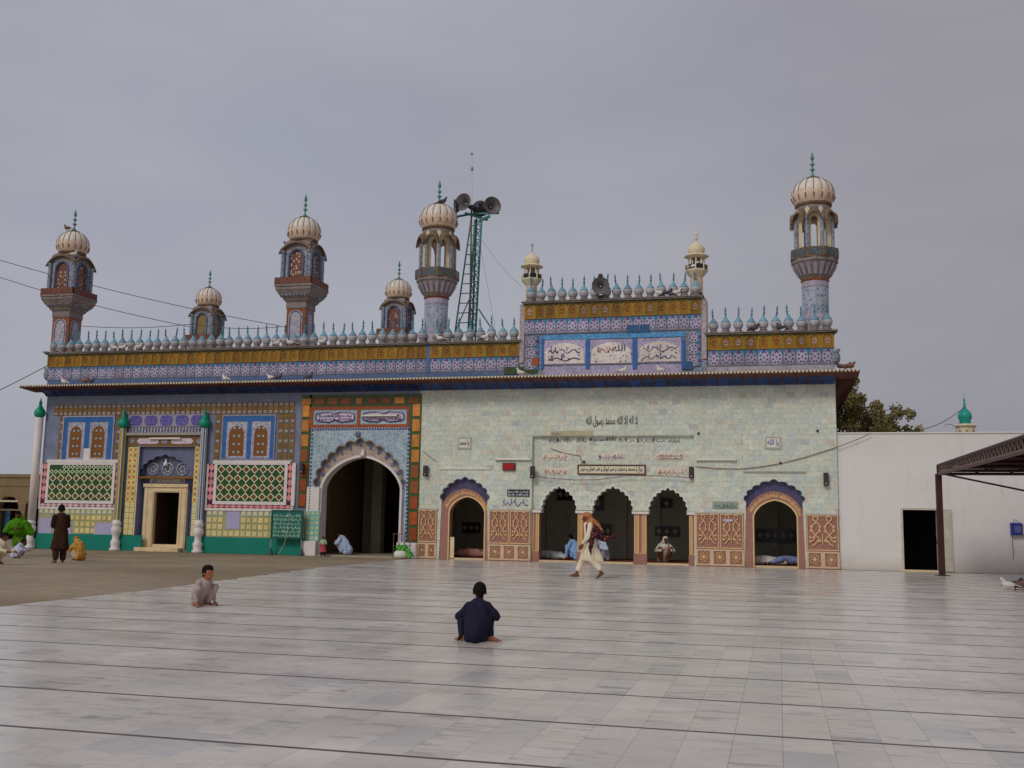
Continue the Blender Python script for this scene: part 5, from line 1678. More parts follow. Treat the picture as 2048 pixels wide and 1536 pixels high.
def minaret_round(bld, cx, cy, zb=ZC + .02, s=1.0):
    r = .47
    m = MB().lathe([(r * 1.04, 0), (r * 1.04, .42), (r, .43), (r, 1.9)], (cx, cy, zb), 16).here('minaret', MINPAT, bld)
    MB().lathe([(r + .015, .02), (r + .015, .40)], (cx, cy, zb), 16).here('shaft_band', BANDBL, m)
    MB().lathe([(r + .008, .42), (r + .02, .46), (r + .008, .62)], (cx, cy, zb), 16).here('shaft_band', LAVEN, m)
    MB().lathe([(r + .01, 1.62), (r + .02, 1.66), (r + .01, 1.85)], (cx, cy, zb), 16).here('shaft_band', LAVEN, m)
    MB().lathe([(r + .006, .66), (r + .006, 1.6)], (cx, cy, zb), 16).here('shaft_panel', SHAFTF, m)
    MB().lathe([(r + .02, 1.85), (r + .06, 1.89), (r + .02, 1.93)], (cx, cy, zb), 16).here('shaft_ring', RUST, m)
    MB().lathe([(r + .02, 1.93), (.58, 2.06), (.74, 2.34), (.80, 2.50), (.84, 2.54), (.84, 2.64), (.80, 2.66)], (cx, cy, zb), 16).here('corbel', MINGREY, m)
    leaf = MB().add([(-.05, -.60, 2.06), (.05, -.60, 2.06), (.075, -.80, 2.42), (0, -.84, 2.48), (-.075, -.80, 2.42), (0, -.68, 2.2)], [(0, 1, 5), (1, 2, 5), (2, 3, 5), (3, 4, 5), (4, 0, 5)]).mesh('corbel_leaf', LAVEN)
    for i in range(20):
        link('corbel_leaf', leaf, None, m, (cx, cy, zb), (0, 0, 2 * math.pi * i / 20))
    MB().lathe([(.84, 2.64), (.84, 2.70)], (cx, cy, zb), 16).here('balcony_floor', MINGREY, m)
    w, R_ = .33, .84
    for i in range(8):
        a = 2 * math.pi * i / 8
        rot_plate(m, cx, cy, a, rect(-w, w, zb + 2.66, zb + 3.02), [], -R_, -R_ + .07, 'balcony_wall', MINDARK)
        rot_plate(m, cx, cy, a, rect(-w + .06, w - .06, zb + 2.72, zb + 2.97), [], -R_ - .012, -R_, 'balcony_tile', floral('green_white_balcony_tile', S(66, 74, 74), S(104, 118, 112), S(50, 62, 80), 12, .3, .04))
    # open kiosk: eight blue piers, cream arches between them
    zk, zt = zb + 2.70, zb + 4.58
    Rk = .62
    hwk = Rk * math.tan(math.pi / 8)
    for i in range(8):
        a = 2 * math.pi * i / 8
        ar = parch(-hwk + .055, hwk - .055, zk + 1.22, zk + 1.58, 8)
        outl = [(-hwk, zk), (-hwk + .055, zk)] + ar + [(hwk - .055, zk), (hwk, zk), (hwk, zt), (-hwk, zt)]
        rot_plate(m, cx, cy, a, outl, [], -Rk, -Rk + .20, 'kiosk_arch', CREAMW)
        x, y = rotp(cx, cy, -hwk, -Rk - .02, a)
        MB().lathe([(.10, 0), (.10, .08), (.075, .1), (.075, 1.55)], (x, y, zk), 8).here('kiosk_pier', MINBL, m)
        # hood over each arch
        n = 8
        vs = []
        for k in range(n + 1):
            th = math.pi * k / n
            for (rr, yy, zz) in ((hwk * .98, -Rk + .02, .02), (hwk * 1.06, -Rk - .24, -.12), (hwk * 1.1, -Rk - .20, -.02), (hwk * 1.02, -Rk + .02, .12)):
                x, z = -rr * math.cos(th), zk + 1.36 + .40 * math.sin(th) + zz
                X, Y = rotp(cx, cy, x, yy, a)
                vs.append((X, Y, z))
        fs = []
        for k in range(n):
            p, q = 4 * k, 4 * k + 4
            fs += [(p, p + 1, q + 1, q), (p + 1, p + 2, q + 2, q + 1), (p + 2, p + 3, q + 3, q + 2)]
        MB().add(vs, fs).here('arch_hood', MINDARK, m, True)
    MB().lathe([(Rk + .02, -.2), (Rk + .04, .0), (.6, .12)], (cx, cy, zt), 16).here('kiosk_roof', MINGREY, m)
    dome(m, (cx, cy, zt + .22), .79, 1.02)
    return m
minaret_square(shrine, -30.45, .46)
minaret_square(shrine, -19.18, .46)
minaret_square(shrine, -30.30, 11.75, MINYEL)
minaret_square(shrine, -19.18, 11.75)
minaret_round(hall, -13.28, .60)
minaret_round(hall, 1.43, .52, ZC + .1)
# small cream minarets on the tall block
def minaret_small(px, zb, ball_top, k):
    cx, cy = P(px, 580, .3)[0], .35
    before = set(bpy.data.objects.keys())
    m = MB().lathe([(.36, 0), (.36, .14), (.33, .15), (.33, 1.12)], (cx, cy, zb), 12).here('small_minaret', plain('pinkish_patterned_shaft', S(176, 156, 134), .5, .3, .12, 7), hall)
    MB().lathe([(.37, 0), (.37, .2)], (cx, cy, zb), 12).here('green_foot', DKGREEN, m)
    for i in range(8):
        a = 2 * math.pi * i / 8 + .2
        for j in range(3):
            x, y = rotp(cx, cy, 0, -.335, a)
            pts = [rotp(cx, cy, .085 * math.cos(t), -.34, a) + (zb + .4 + j * .26 + .13 * math.sin(t),) for t in [2 * math.pi * q / 8 for q in range(8)]]
            MB().tube(pts, .014, 4, True).here('lattice_loop', CREAMW, m)
    MB().lathe([(.33, 1.1), (.38, 1.16), (.62, 1.44), (.66, 1.5), (.66, 1.56)], (cx, cy, zb), 8).here('corbel', CREAMW, m)
    for i in range(8):
        a = 2 * math.pi * (i + .5) / 8
        rot_plate(m, cx, cy, a, rect(-.20, .20, zb + 1.58, zb + 1.84), [], -.59, -.56, 'dark_railing', NICHE, )
        x, y = rotp(cx, cy, -.245, -.58, a)
        MB().box(x - .03, x + .03, y - .03, y + .03, zb + 1.55, zb + 1.9).here('railing_post', CREAMW, m)
        x, y = rotp(cx, cy, -.16, -.40, a)
        MB().box(x - .035, x + .035, y - .035, y + .035, zb + 1.56, zb + 2.3).here('kiosk_post', CREAMW, m)
    MB().lathe([(.2, 1.56), (.2, 2.3)], (cx, cy, zb), 8).here('kiosk_core', DARKROOM, m)
    MB().lathe([(.46, 2.26), (.74, 2.36), (.70, 2.40), (.44, 2.52)], (cx, cy, zb), 8).here('kiosk_eave', CREAMW, m)
    d = MB().shade(True).lathe([(.40, 2.50), (.44, 2.58), (.49, 2.72), (.46, 2.88), (.36, 3.02), (.2, 3.14), (.09, 3.24), (.05, 3.3)], (cx, cy, zb), 16)
    d.here('dome', CREAMW, m)
    if ball_top:
        MB().shade(True).lathe([(.05, 3.28), (.05, 3.38), (.13, 3.42), (.06, 3.48), (.04, 3.56), (.10, 3.64), (.1, 3.7), (.03, 3.8), (.03, 3.9)], (cx, cy, zb), 8).here('finial', CREAMW, m)
    else:
        MB().shade(True).lathe([(.03, 3.28), (.025, 3.7), (.07, 3.75), (.07, 3.82), (.01, 3.88)], (cx, cy, zb), 8).here('finial', GREYMET, m)
    for nm in set(bpy.data.objects.keys()) - before:          # built at full size, brought to the measured height about its foot
        o = bpy.data.objects[nm]
        base = Vector((cx, cy, zb))
        w = WL[nm]
        for v in o.data.vertices:
            v.co = base + (v.co + w - base) * k - w
minaret_small(1062.5, 9.95, False, .63)
minaret_small(1393, 9.98, True, .66)

# ================================================================== white wall, canopy, things at the right
ww = thing('white_wall', 'long limewashed wall with a dark doorway beside the prayer hall', 'wall', (6, .1, 0))
wx1 = 22
q = R4(1807, 1020, 1876, 1143, .1)
wdx0, wdx1, wdz1 = q[0], q[1], q[3]
wz = P(1860, 867, .1)[1]
MB().plate([(XR + .01, 0), (wdx0, 0), (wdx0, wdz1), (wdx1, wdz1), (wdx1, 0), (wx1, 0), (wx1, wz), (XR + .01, wz)], [], .1, .45).here('wall', WHITE, ww)
MB().box(XR + .01, wx1, .06, .5, wz + .003, wz + .05).here('coping', WHITE, ww)
FRM = plain('dirty_cream_door_frame', S(156, 150, 138), .6, .3, .15, 4)
MB().plate([(wdx0 - .07, 0), (wdx0, 0), (wdx0, wdz1), (wdx1, wdz1), (wdx1, 0), (wdx1 + .08, 0), (wdx1 + .08, wdz1 + .07), (wdx0 - .07, wdz1 + .07)], [], .05, .3).here('door_frame', FRM, ww)
lf = MB().box(wdx1 + .08, wdx1 + .46, .04, .098, .03, wdz1 + .03).here('door_leaf', FRM, ww)
MB().box(wdx1 + .14, wdx1 + .40, .03, .04, .2, .9).box(wdx1 + .14, wdx1 + .40, .03, .04, 1.05, wdz1 - .1).here('leaf_panel', FRM, lf)
MB().box(wdx1 - .05, wdx1 + .03, -.02, .05, .95, 1.1).here('door_bolt', OXIDE, lf)
MB().box(wdx0 - .1, wdx1 + .15, -.06, .3, 0, .06).here('threshold', CREAMM, ww)
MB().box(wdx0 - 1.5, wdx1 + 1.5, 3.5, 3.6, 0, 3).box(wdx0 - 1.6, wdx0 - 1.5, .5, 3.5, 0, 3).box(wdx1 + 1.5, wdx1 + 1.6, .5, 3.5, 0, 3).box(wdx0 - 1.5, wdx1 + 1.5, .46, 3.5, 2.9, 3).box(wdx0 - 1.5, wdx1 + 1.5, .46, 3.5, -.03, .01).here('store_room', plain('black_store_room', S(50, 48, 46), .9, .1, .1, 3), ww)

# canopy: lattice truss running towards the courtyard, roof sheet over it, posts
cn = thing('steel_canopy', 'red-oxide steel canopy with lattice edge truss at the right of the courtyard', 'canopy', (5.0, -3.4, 0))
def at_x(px, py, X):
    r = ray(px, py)
    t = X / r.x
    return r.y * t - CAM_D, CAM_H + r.z * t
tx = 4.93
ya, zta = at_x(1876, 931, tx)
_, zba = at_x(1876, 948, tx)
yb_, ztb = at_x(2048, 873, tx)
_, zbb = at_x(2048, 902, tx)
yE = yb_ - 7.0
def lerp(a, b, t):
    return a + (b - a) * t
slope_t = (ztb - zta) / (yb_ - ya)
slope_b = (zbb - zba) / (yb_ - ya)
ztE, zbE = zta + slope_t * (yE - ya), zba + slope_b * (yE - ya)
ph, pyh = 4.93, GP(1884, 1153)
def bar(b, p, q, r=.03):
    return b.tube([p, q], r, 4)
bar(MB(), (tx, ya, zta), (tx, yE, ztE), .05).here('top_chord', OXIDE, cn)
bar(MB(), (tx, ya, zba), (tx, yE, zbE), .06).here('bottom_chord', OXIDE2, cn)
bar(MB(), (tx, ya, zba - .03), (tx, ya, zta + .03), .05).here('post', OXIDE, cn)
n = 46
for i in range(n):
    t0, t1 = i / n, (i + .5) / n
    t2 = (i + 1) / n
    y0_, y1_, y2_ = lerp(ya, yE, t0), lerp(ya, yE, t1), lerp(ya, yE, t2)
    bar(MB(), (tx, y0_, lerp(zba, zbE, t0)), (tx, y1_, lerp(zta, ztE, t1)), .018).here('truss_web', OXIDE2, cn)
    bar(MB(), (tx, y1_, lerp(zta, ztE, t1)), (tx, y2_, lerp(zba, zbE, t2)), .018).here('truss_web', OXIDE2, cn)
MB().box(tx - .09, tx + .09, ya - .09, ya + .09, 0, zba).here('post', OXIDE, cn)
MB().box(tx - .2, tx + .2, ya - .2, ya + .2, 0, .02).here('base_plate', OXIDE, cn)
MB().box(14.8, 15.0, ya - .09, ya + .09, 0, zba).here('post', OXIDE, cn)
# roof sheet: corrugated, behind the top chord
vs, fs = [], []
nx = 60
for i in range(nx + 1):
    x = tx + .05 + 10.2 * i / nx
    dz = .02 * (i % 2)
    vs += [(x, ya + .1, zta - .02 + dz), (x, yE, ztE - .02 + dz)]
for i in range(nx):
    fs.append((2 * i, 2 * i + 1, 2 * i + 3, 2 * i + 2))
MB().add(vs, fs).here('roof_sheet', ROOFSH, cn)
for i in range(9):
    t = i / 8
    y = lerp(ya, yE, t)
    zz = lerp(zba, zbE, t)
    bar(MB(), (tx, y, zz), (15, y, zz + .02), .045).here('rafter', OXIDE, cn)
    bar(MB(), (tx, y, lerp(zta, ztE, t) - .08), (15, y, lerp(zta, ztE, t) - .08), .03).here('rafter', OXIDE, cn)
    for k in range(10):
        xx = tx + k
        bar(MB(), (xx, y, zz), (xx + .5, y, lerp(zta, ztE, t) - .08), .018).here('rafter_web', OXIDE, cn)
for k in range(1, 8):
    xx = tx + 1.3 * k
    bar(MB(), (xx, ya, zta - .05), (xx, yE, ztE - .05), .03).here('purlin', OXIDE, cn)
ry0, rz0 = lerp(ya, yE, .3), lerp(zba, zbE, .3)
bar(MB(), (tx + .3, ya + .2, zba - .02), (tx + 4.6, ya + .2, zba - .95), .03).here('brace', OXIDE, cn)

bx = R4(2020, 1046, 2043, 1070, .1)
eb = thing('electric_box', 'small blue enamel electric box with loose wires on the white wall', 'electric box', ((bx[0] + bx[1]) / 2, .1, bx[2]))
MB().chbox(bx[0], bx[1], -.08, .1, bx[2], bx[3], .015).here('casing', BLUEBX, eb)
MB().box(bx[0] + .1, bx[1] - .05, -.087, -.08, bx[2] + .08, bx[3] - .1).here('cover', plain('grey_blue_cover', S(74, 80, 116), .4, .4, .15, 6), eb)
w = MB()
w.tube([(bx[0] + .05, .02, bx[2]), (bx[0] + .03, .0, bx[2] - .3), (bx[0] + .06, .03, bx[2] - .6), (bx[0] + .04, .05, bx[2] - .8)], .01, 4)
w.tube([(bx[1], .02, bx[3] - .1), (bx[1] + .2, .05, bx[3] + .02), (bx[1] + .8, .08, bx[3] - .02), (bx[1] + 2, .08, bx[3])], .012, 4)
w.tube([(bx[0] + .1, .02, bx[3]), (bx[0] + .12, .0, bx[3] + .12), (bx[0] + .24, .02, bx[3] + .06), (bx[0] + .3, .02, bx[3])], .01, 4)
w.tube([(bx[1], .05, bx[2] + .1), (bx[1] + .15, .06, bx[2] - .3), (bx[1] + .1, .08, bx[2] - .7)], .01, 4)
w.here('wires', CABLE, eb)

# ================================================================== beyond: tree, green-domed minaret, old building on the left
def leaf_clump(b, c, r, n, rn, ls):
    for _ in range(n):
        d = Vector((rn.gauss(0, 1), rn.gauss(0, 1), rn.gauss(0, .8)))
        d = d.normalized() * r * rn.random() ** .45
        p = Vector(c) + d
        u = Vector((rn.gauss(0, 1), rn.gauss(0, 1), rn.gauss(0, .7))).normalized()
        v = u.cross(Vector((rn.gauss(0, 1), rn.gauss(0, 1), rn.gauss(0, 1)))).normalized()
        l, w_ = ls * rn.uniform(.7, 1.3), ls * .38
        b.add([p - u * l * .5, p + v * w_, p + u * l * .5, p - v * w_], [(0, 1, 2, 3)])
def foliage_mat():
    m = Mat('dusty_green_leaves')
    a = m.noise(1.1, 3, .6)
    v = m.noise(9, 2, .5)
    c = m.mix(m.rng(a, .35, .65, 0, 1), S(96, 90, 54), S(136, 128, 84))
    c = m.scale(c, m.rng(v, .3, .7, .7, 1.3))
    return m.out(c, .7, .2)
LEAF = foliage_mat()
BARK = plain('grey_brown_bark', S(80, 66, 50), .9, .1, .25, 4)
def tree(x, y, clumps, label, seed, trunk_h, grp=None):
    rn = random.Random(seed)
    t = thing('tree', label, 'tree', (x, y, 0))
    b = MB().shade(True)
    b.tube([(x, y, 0), (x + .1, y, trunk_h * .5), (x - .05, y, trunk_h)], .28, 8, False, .16)
    b.here('trunk', BARK, t)
    lb = MB().shade(True)
    f = MB()
    for (cx, cy, cz, r, n) in clumps:
        lb.tube([(x - .05, y, trunk_h * .85), ((x + cx) / 2 + rn.uniform(-.2, .2), (y + cy) / 2, (trunk_h * .85 + cz) / 2 + .15), (cx, cy, cz)], .08, 5, False, .025)
        for k in range(5):
            d = Vector((rn.gauss(0, 1), rn.gauss(0, 1), rn.gauss(0, .6))) * r * .5
            lb.tube([(cx, cy, cz), (cx + d.x, cy + d.y, cz + d.z)], .02, 4, False, .008)
            leaf_clump(f, (cx + d.x, cy + d.y, cz + d.z), r * rn.uniform(.4, .7), n // 4, rn, .13)
    lb.here('limbs', BARK, t)
    f.here('crown', LEAF, t)
    return t
def at3(px, py, Y):
    x, z = P(px, py, Y)
    return x, Y, z
TY = 9.0
cl = []
for px, py, r, n in ((1690, 775, .75, 500), (1706, 800, .75, 520), (1688, 815, .9, 700), (1725, 815, .7, 500), (1705, 845, .9, 800), (1740, 840, .8, 700), (1760, 822, .45, 330), (1765, 850, .6, 500), (1790, 855, .45, 300), (1803, 827, .42, 300), (1735, 862, .8, 600), (1680, 850, .9, 600), (1700, 765, .4, 240), (1820, 862, .4, 200)):
    x, y, z = at3(px, py, TY + random.uniform(-.8, .8))
    cl.append((x, y, z, r, n))
tree(3.4, TY, cl, 'dusty olive-green tree rising behind the white wall', 5, 4.6)

GY = 16.0
gx, _, gz = at3(1931, 865, GY)
gm = thing('green_domed_minaret', 'distant small minaret with turquoise dome and spike behind the white wall', 'minaret', (gx, GY, 0))
s_ = (CAM_D + GY) / 2077.0
MB().lathe([(.42, 0), (.42, gz + .35)], (gx, GY, 0), 8).here('shaft', CREAMW, gm)
for i in range(8):
    a = 2 * math.pi * i / 8
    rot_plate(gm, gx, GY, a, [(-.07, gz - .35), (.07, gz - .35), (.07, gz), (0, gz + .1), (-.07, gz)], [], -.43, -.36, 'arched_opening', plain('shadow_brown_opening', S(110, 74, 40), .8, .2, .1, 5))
MB().lathe([(.44, .22), (.53, .32), (.5, .37), (.3, .42)], (gx, GY, gz), 8).here('eave', CREAMW, gm)
MB().shade(True).lathe([(.24, .40), (.27, .46), (.26, .60), (.32, .70), (.33, .84), (.26, 1.0), (.14, 1.12), (.08, 1.2), (.07, 1.36), (.03, 1.5), (.06, 1.6), (.02, 1.68), (.01, 1.9)], (gx, GY, gz), 14).here('dome', plain('turquoise_dome_paint', S(26, 124, 116), .4, .4, .12, 5), gm)
MB().tube([(gx - .45, GY, gz + .3), (gx - .7, GY, gz + .42), (gx - .95, GY, gz + .36)], .015, 4).here('bent_rod', CABLED, gm)

ob = thing('old_brick_building', 'low mud-brown building with dark arched openings beyond the shrine', 'building', (-38, 14, 0))
OY = 14.0
BRK = plain('mud_brown_plaster', S(108, 92, 70), .85, .15, .2, 1.5, .2, grime=S(84, 68, 52), gamt=.5)
oz1 = P(30, 955, OY)[1]
oh = []
ops = []
for a, b, t in ((-60, -10, 1000), (-4, 36, 993), (50, 92, 993), (104, 146, 993)):
    xa, xb = P(a, 1020, OY)[0], P(b, 1020, OY)[0]
    zt_ = P(20, t, OY)[1]
    ops.append((xa, xb, zt_))
outl = [(P(-330, 1000, OY)[0], 0)]
for xa, xb, zt_ in ops:
    outl += [(xa, 0), (xa, zt_ - .5), (xa + .3, zt_ - .05), ((xa + xb) / 2, zt_), (xb - .3, zt_ - .05), (xb, zt_ - .5), (xb, 0)]
outl += [(-34, 0), (-34, oz1), (P(-330, 1000, OY)[0], oz1)]
MB().plate(outl, [], OY, OY + .4).here('wall', BRK, ob)
MB().box(P(-330, 1000, OY)[0], -34, OY - .08, OY + .5, oz1 + .003, oz1 + .2).box(P(-330, 1000, OY)[0], -34, OY - .05, OY - .002, oz1 - .5, oz1 - .35).here('coping', BRK, ob)
MB().box(P(-330, 1000, OY)[0], -34, OY + .4, OY + 5, oz1 - .3, oz1 - .1).here('roof', BRK, ob)
MB().box(P(-330, 1000, OY)[0], -34, OY + 4.6, OY + 4.8, 0, oz1 - .3).here('wall', plain('dark_red_back_wall', S(74, 40, 40), .85, .15, .2, 2), ob)
MB().box(-34.4, -34, OY + .4, OY + 5, 0, oz1).here('wall', BRK, ob)
xa, xb, zt_ = ops[1]
MB().box(xa, xa + .45, OY + .5, OY + .56, 0, zt_ - .7).here('blue_door_leaf', plain('steel_blue_door', S(40, 72, 96), .5, .3, .2, 4), ob)
MB().box(xa, xb, OY - .06, OY + .0, zt_ - .32, zt_ - .22).here('tube_batten', plain('pale_batten', S(160, 150, 130), .5, .3, .1, 4), ob)
MB().box(xa, xb, OY + .1, OY + .15, 1.7, 1.78).here('cross_rail', BRK, ob)

# ================================================================== fittings on the facade (each a thing of its own)
def wall_speaker(px, py0, py1, label, Y=0.0):
    x0, z0 = P(px, py1, Y)
    z1 = P(px, py0, Y)[1]
    t = thing('wall_speaker', label, 'loudspeaker', (x0, Y, z0), 'column loudspeakers on the facade')
    MB().chbox(x0 - .085, x0 + .085, Y - .2, Y - .06, z0, z1, .012).here('cabinet', BLACKP, t)
    MB().box(x0 - .065, x0 + .065, Y - .208, Y - .2, z0 + .12, z1 - .03).here('grille', plain('speaker_grille', S(52, 44, 46), .6, .3, .2, 30), t)
    MB().disc(x0, Y - .206, z0 + .075, .04, 8, .012).here('badge', plain('rosy_badge', S(140, 100, 96), .4, .4, .1, 5), t)
    MB().box(x0 - .02, x0 + .02, Y - .07, Y, z0 + .12, z0 + .16).box(x0 - .02, x0 + .02, Y - .07, Y, z1 - .16, z1 - .12).here('bracket', GREYMET, t)
wall_speaker(853, 932, 953, 'black column speaker on the pale marble just right of the gateway')
wall_speaker(1066.5, 933, 957, 'black column speaker at the left edge of the central recess', .0)
wall_speaker(1383.5, 934, 957, 'black column speaker at the right edge of the central recess', .16)
wall_speaker(1652, 946, 972, 'black column speaker near the right end of the marble wall')
wall_speaker(606, 928, 948, 'black column speaker on the brown-tiled left border of the gateway', -.06)
def tube_light(rc, label, Y):
    x0, x1, z0, z1 = R4(*rc, Y)
    zc_ = (z0 + z1) / 2
    t = thing('tube_light', label, 'tube light', ((x0 + x1) / 2, Y, zc_ - .04), 'fluorescent tube lights')
    MB().box(x0, x1, Y - .05, Y, zc_ - .02, zc_ + .045).here('batten', plain('white_batten', S(196, 192, 184), .5, .3, .06, 5), t)
    MB().tube([(x0 + .05, Y - .075, zc_ - .01), (x1 - .05, Y - .075, zc_ - .01)], .024, 8).here('tube', TUBE, t)
    for xx in (x0 + .02, x1 - .02):
        MB().box(xx - .02, xx + .02, Y - .1, Y - .05, zc_ - .04, zc_ + .03).here('end_cap', plain('white_batten', S(196, 192, 184)), t)
tube_light((300, 875, 362, 880), 'white tube light on the ochre strip over the shrine door', -.07)
tube_light((726, 829, 795, 834), 'white tube light across the right cartouche over the gateway', -.045)
tube_light((990, 916, 1062, 921), 'white tube light above the red display box', -.02)
tube_light((1392, 917, 1472, 922), 'white tube light right of the central recess', -.02)
# lamps hanging in front of niche and arch
for px, py, yy, lb in ((332, 925, .3, 'small white lamp hanging in the scalloped niche over the shrine door'), (726, 905, .0, 'small white bell-shaped lamp at the tip of the gateway arch')):
    x, z = P(px, py, yy)
    t = thing('hanging_lamp', lb, 'lamp', (x, yy, z - .15))
    MB().shade(True).lathe([(.11, -.15), (.10, -.05), (.05, .05), (.03, .14)], (x, yy, z), 10).here('shade', plain('milky_lamp_glass', S(210, 206, 204), .3, .4, .04, 6), t)
    MB().tube([(x, yy, z + .12), (x + .02, yy, z + .42)], .012, 4).here('cord', CABLED, t)
# round bosses on the marble
for px, py, lb in ((1397, 867, 'dark round stud on the marble right of the recess corner'), (1635, 862, 'dark round stud high on the marble near the right edge'), (1561, 926, 'dark round junction where the cable crosses the marble')):
    x, z = P(px, py)
    tag(MB().disc(x, -.006, z, .05, 10, .05).here('wall_stud', OXIDE, None), lb, 'stud', 'dark studs on the marble wall')
x, z = P(1168, 924, .15)
tag(MB().disc(x, .145, z, .06, 10, .05).here('wall_stud', DKGREEN, None), 'small green round lamp above the framed calligraphy board', 'stud')

# horn loudspeakers
def horn_parts(t, c, d, size, ring=HORN):
    d = Vector(d).normalized()
    q = d.to_track_quat('Z', 'Y')
    def tr(b):
        b.v = [tuple(Vector(c) + q @ Vector(v)) for v in b.v]
        return b
    prof = [(.05, -.55), (.06, -.3), (.10, -.1), (.2, .1), (.34, .26), (.5, .36), (.52, .38)]
    prof = [(a * size, b * size) for a, b in prof]
    b = MB().shade(True)
    n = 24
    vs, fs = [], []
    inn = [(max(.01, a - .02 * size), z) for a, z in prof]
    allp = prof + list(reversed(inn))
    for r, z in allp:
        for i in range(n):
            a = 2 * math.pi * i / n
            vs.append((r * math.cos(a), r * math.sin(a), z))
    for j in range(len(allp) - 1):
        for i in range(n):
            i2 = (i + 1) % n
            fs.append((j * n + i, j * n + i2, (j + 1) * n + i2, (j + 1) * n + i))
            b.m.append(0 if j < len(prof) else 1)
    b.v, b.f, b.smooth = vs, fs, [True] * len(fs)
    tr(b).here('bell', [ring, HORNIN], t)
    tr(MB().shade(True).ball((0, 0, -.02 * size), .09 * size, 10, 8)).here('centre_plug', GREYMET, t)
    tr(MB().shade(True).lathe([(.06 * size, -.85 * size), (.15 * size, -.8 * size), (.15 * size, -.55 * size), (.06 * size, -.5 * size)], (0, 0, 0), 14)).here('driver', ring, t)
def horn(px, py, Y, d, size, label):
    x, z = P(px, py, Y)
    dv = Vector(d).normalized() * .36 * size
    x, z, Y = x - dv.x, z - dv.z, Y - dv.y
    t = thing('horn_loudspeaker', label, 'loudspeaker', (x, Y, z), 'horn loudspeakers')
    horn_parts(t, (x, Y, z), d, size)
    return x, z, t
x, z, t = horn(1201, 571, -.45, (.12, -1, -.05), .64, 'dark horn loudspeaker standing among the turquoise finials of the tall parapet')
MB().box(x - .12, x + .12, -.1, .1, 9.93, z - .3).here('bracket', HORN, t)
MB().ball((x - .02, -.2, z + .42), .1, 8, 6).here('knob', HORN, t)

# lattice loudspeaker mast with ladder, on the roof behind the parapet
MY = 2.6
def mp_(px, py, dy=0.0):
    x, z = P(px, py, MY + dy)
    return Vector((x, MY + dy, z))
mz0 = ZC - .12
def down(p, q, z):
    """extend line q->p to height z"""
    t = (z - q.z) / (p.z - q.z)
    return q + (p - q) * t
mast = thing('loudspeaker_mast', 'green lattice mast with ladder carrying horn loudspeakers above the parapet', 'mast', (P(935, 660, MY)[0], MY, mz0))
lt, lb_ = mp_(942, 440), mp_(912, 650)
rt, rb = mp_(950, 440), mp_(937, 650)
mt_, mb_ = mp_(963, 437), mp_(952, 650)
bt, bb = mp_(953, 437, .35), mp_(945, 650, .5)
legs = [(lt, lb_), (rt, rb), (mt_, mb_), (bt, bb)]
legs = [(a, down(b, a, mz0)) for a, b in legs]
for i, (a, b) in enumerate(legs):
    MB().tube([b, a], .045 if i else .035, 6).here('mast_leg', STEELG, mast)
for i in range(14):
    t = (i + .4) / 14
    a, b = legs[0][1].lerp(legs[0][0], t), legs[1][1].lerp(legs[1][0], t)
    MB().tube([a, b], .022, 5).here('rung', STEELG, mast)
nb = 13
for i in range(nb):
    t, t2 = i / nb, (i + 1) / nb
    for j, k in ((1, 2), (2, 3), (3, 1)):
        a = legs[j][1].lerp(legs[j][0], t)
        b = legs[k][1].lerp(legs[k][0], t2)
        c = legs[k][1].lerp(legs[k][0], t)
        MB().tube([a, b], .018, 4).here('lattice_bar', STEELG, mast)
        MB().tube([a, c], .018, 4).here('lattice_bar', STEELG, mast)
tp = mp_(945, 432)
MB().tube([mp_(940, 640), mp_(943, 420)], .04, 6).here('pole', plain('rusty_pole', S(120, 92, 74), .6, .3, .2, 5), mast)
MB().tube([mp_(943, 420), mp_(943.5, 310)], .03, 6, False, .02).here('pole', plain('grey_white_pole', S(178, 168, 168), .5, .3, .15, 5), mast)
MB().ball(mp_(944, 338), .07, 8, 6, 1, 1, 1.6).ball(mp_(943.5, 308), .06, 8, 6).here('pole_clamp', GREYMET, mast)
MB().tube([mp_(910, 434), mp_(942, 428), mp_(998, 426)], .05, 6).here('cross_arm', STEELG, mast)
MB().tube([mp_(930, 426, -.3), mp_(975, 440, .3)], .05, 6).tube([mp_(958, 442), mp_(980, 432)], .07, 6).here('cross_arm', STEELG, mast)
MB().tube([mp_(957, 618), down(mp_(985, 660), mp_(957, 618), mz0)], .03, 5).here('stay', STEELG, mast)
MB().tube([mp_(938, 600), down(mp_(914, 655), mp_(938, 600), mz0)], .025, 5).here('stay', STEELG, mast)
horn(926, 404, MY - .5, (-.25, -1, .05), .74, 'dark horn loudspeaker on the mast facing the courtyard')
horn(910, 415, MY - .3, (-1, -.45, -.1), .72, 'dark horn loudspeaker at the far left of the mast top')
horn(985, 411, MY - .4, (.75, -1, .0), .74, 'grey-throated horn loudspeaker at the right of the mast top')
horn(961, 417, MY + .5, (-.3, 1, .0), .70, 'horn loudspeaker on the mast turned away from the courtyard')

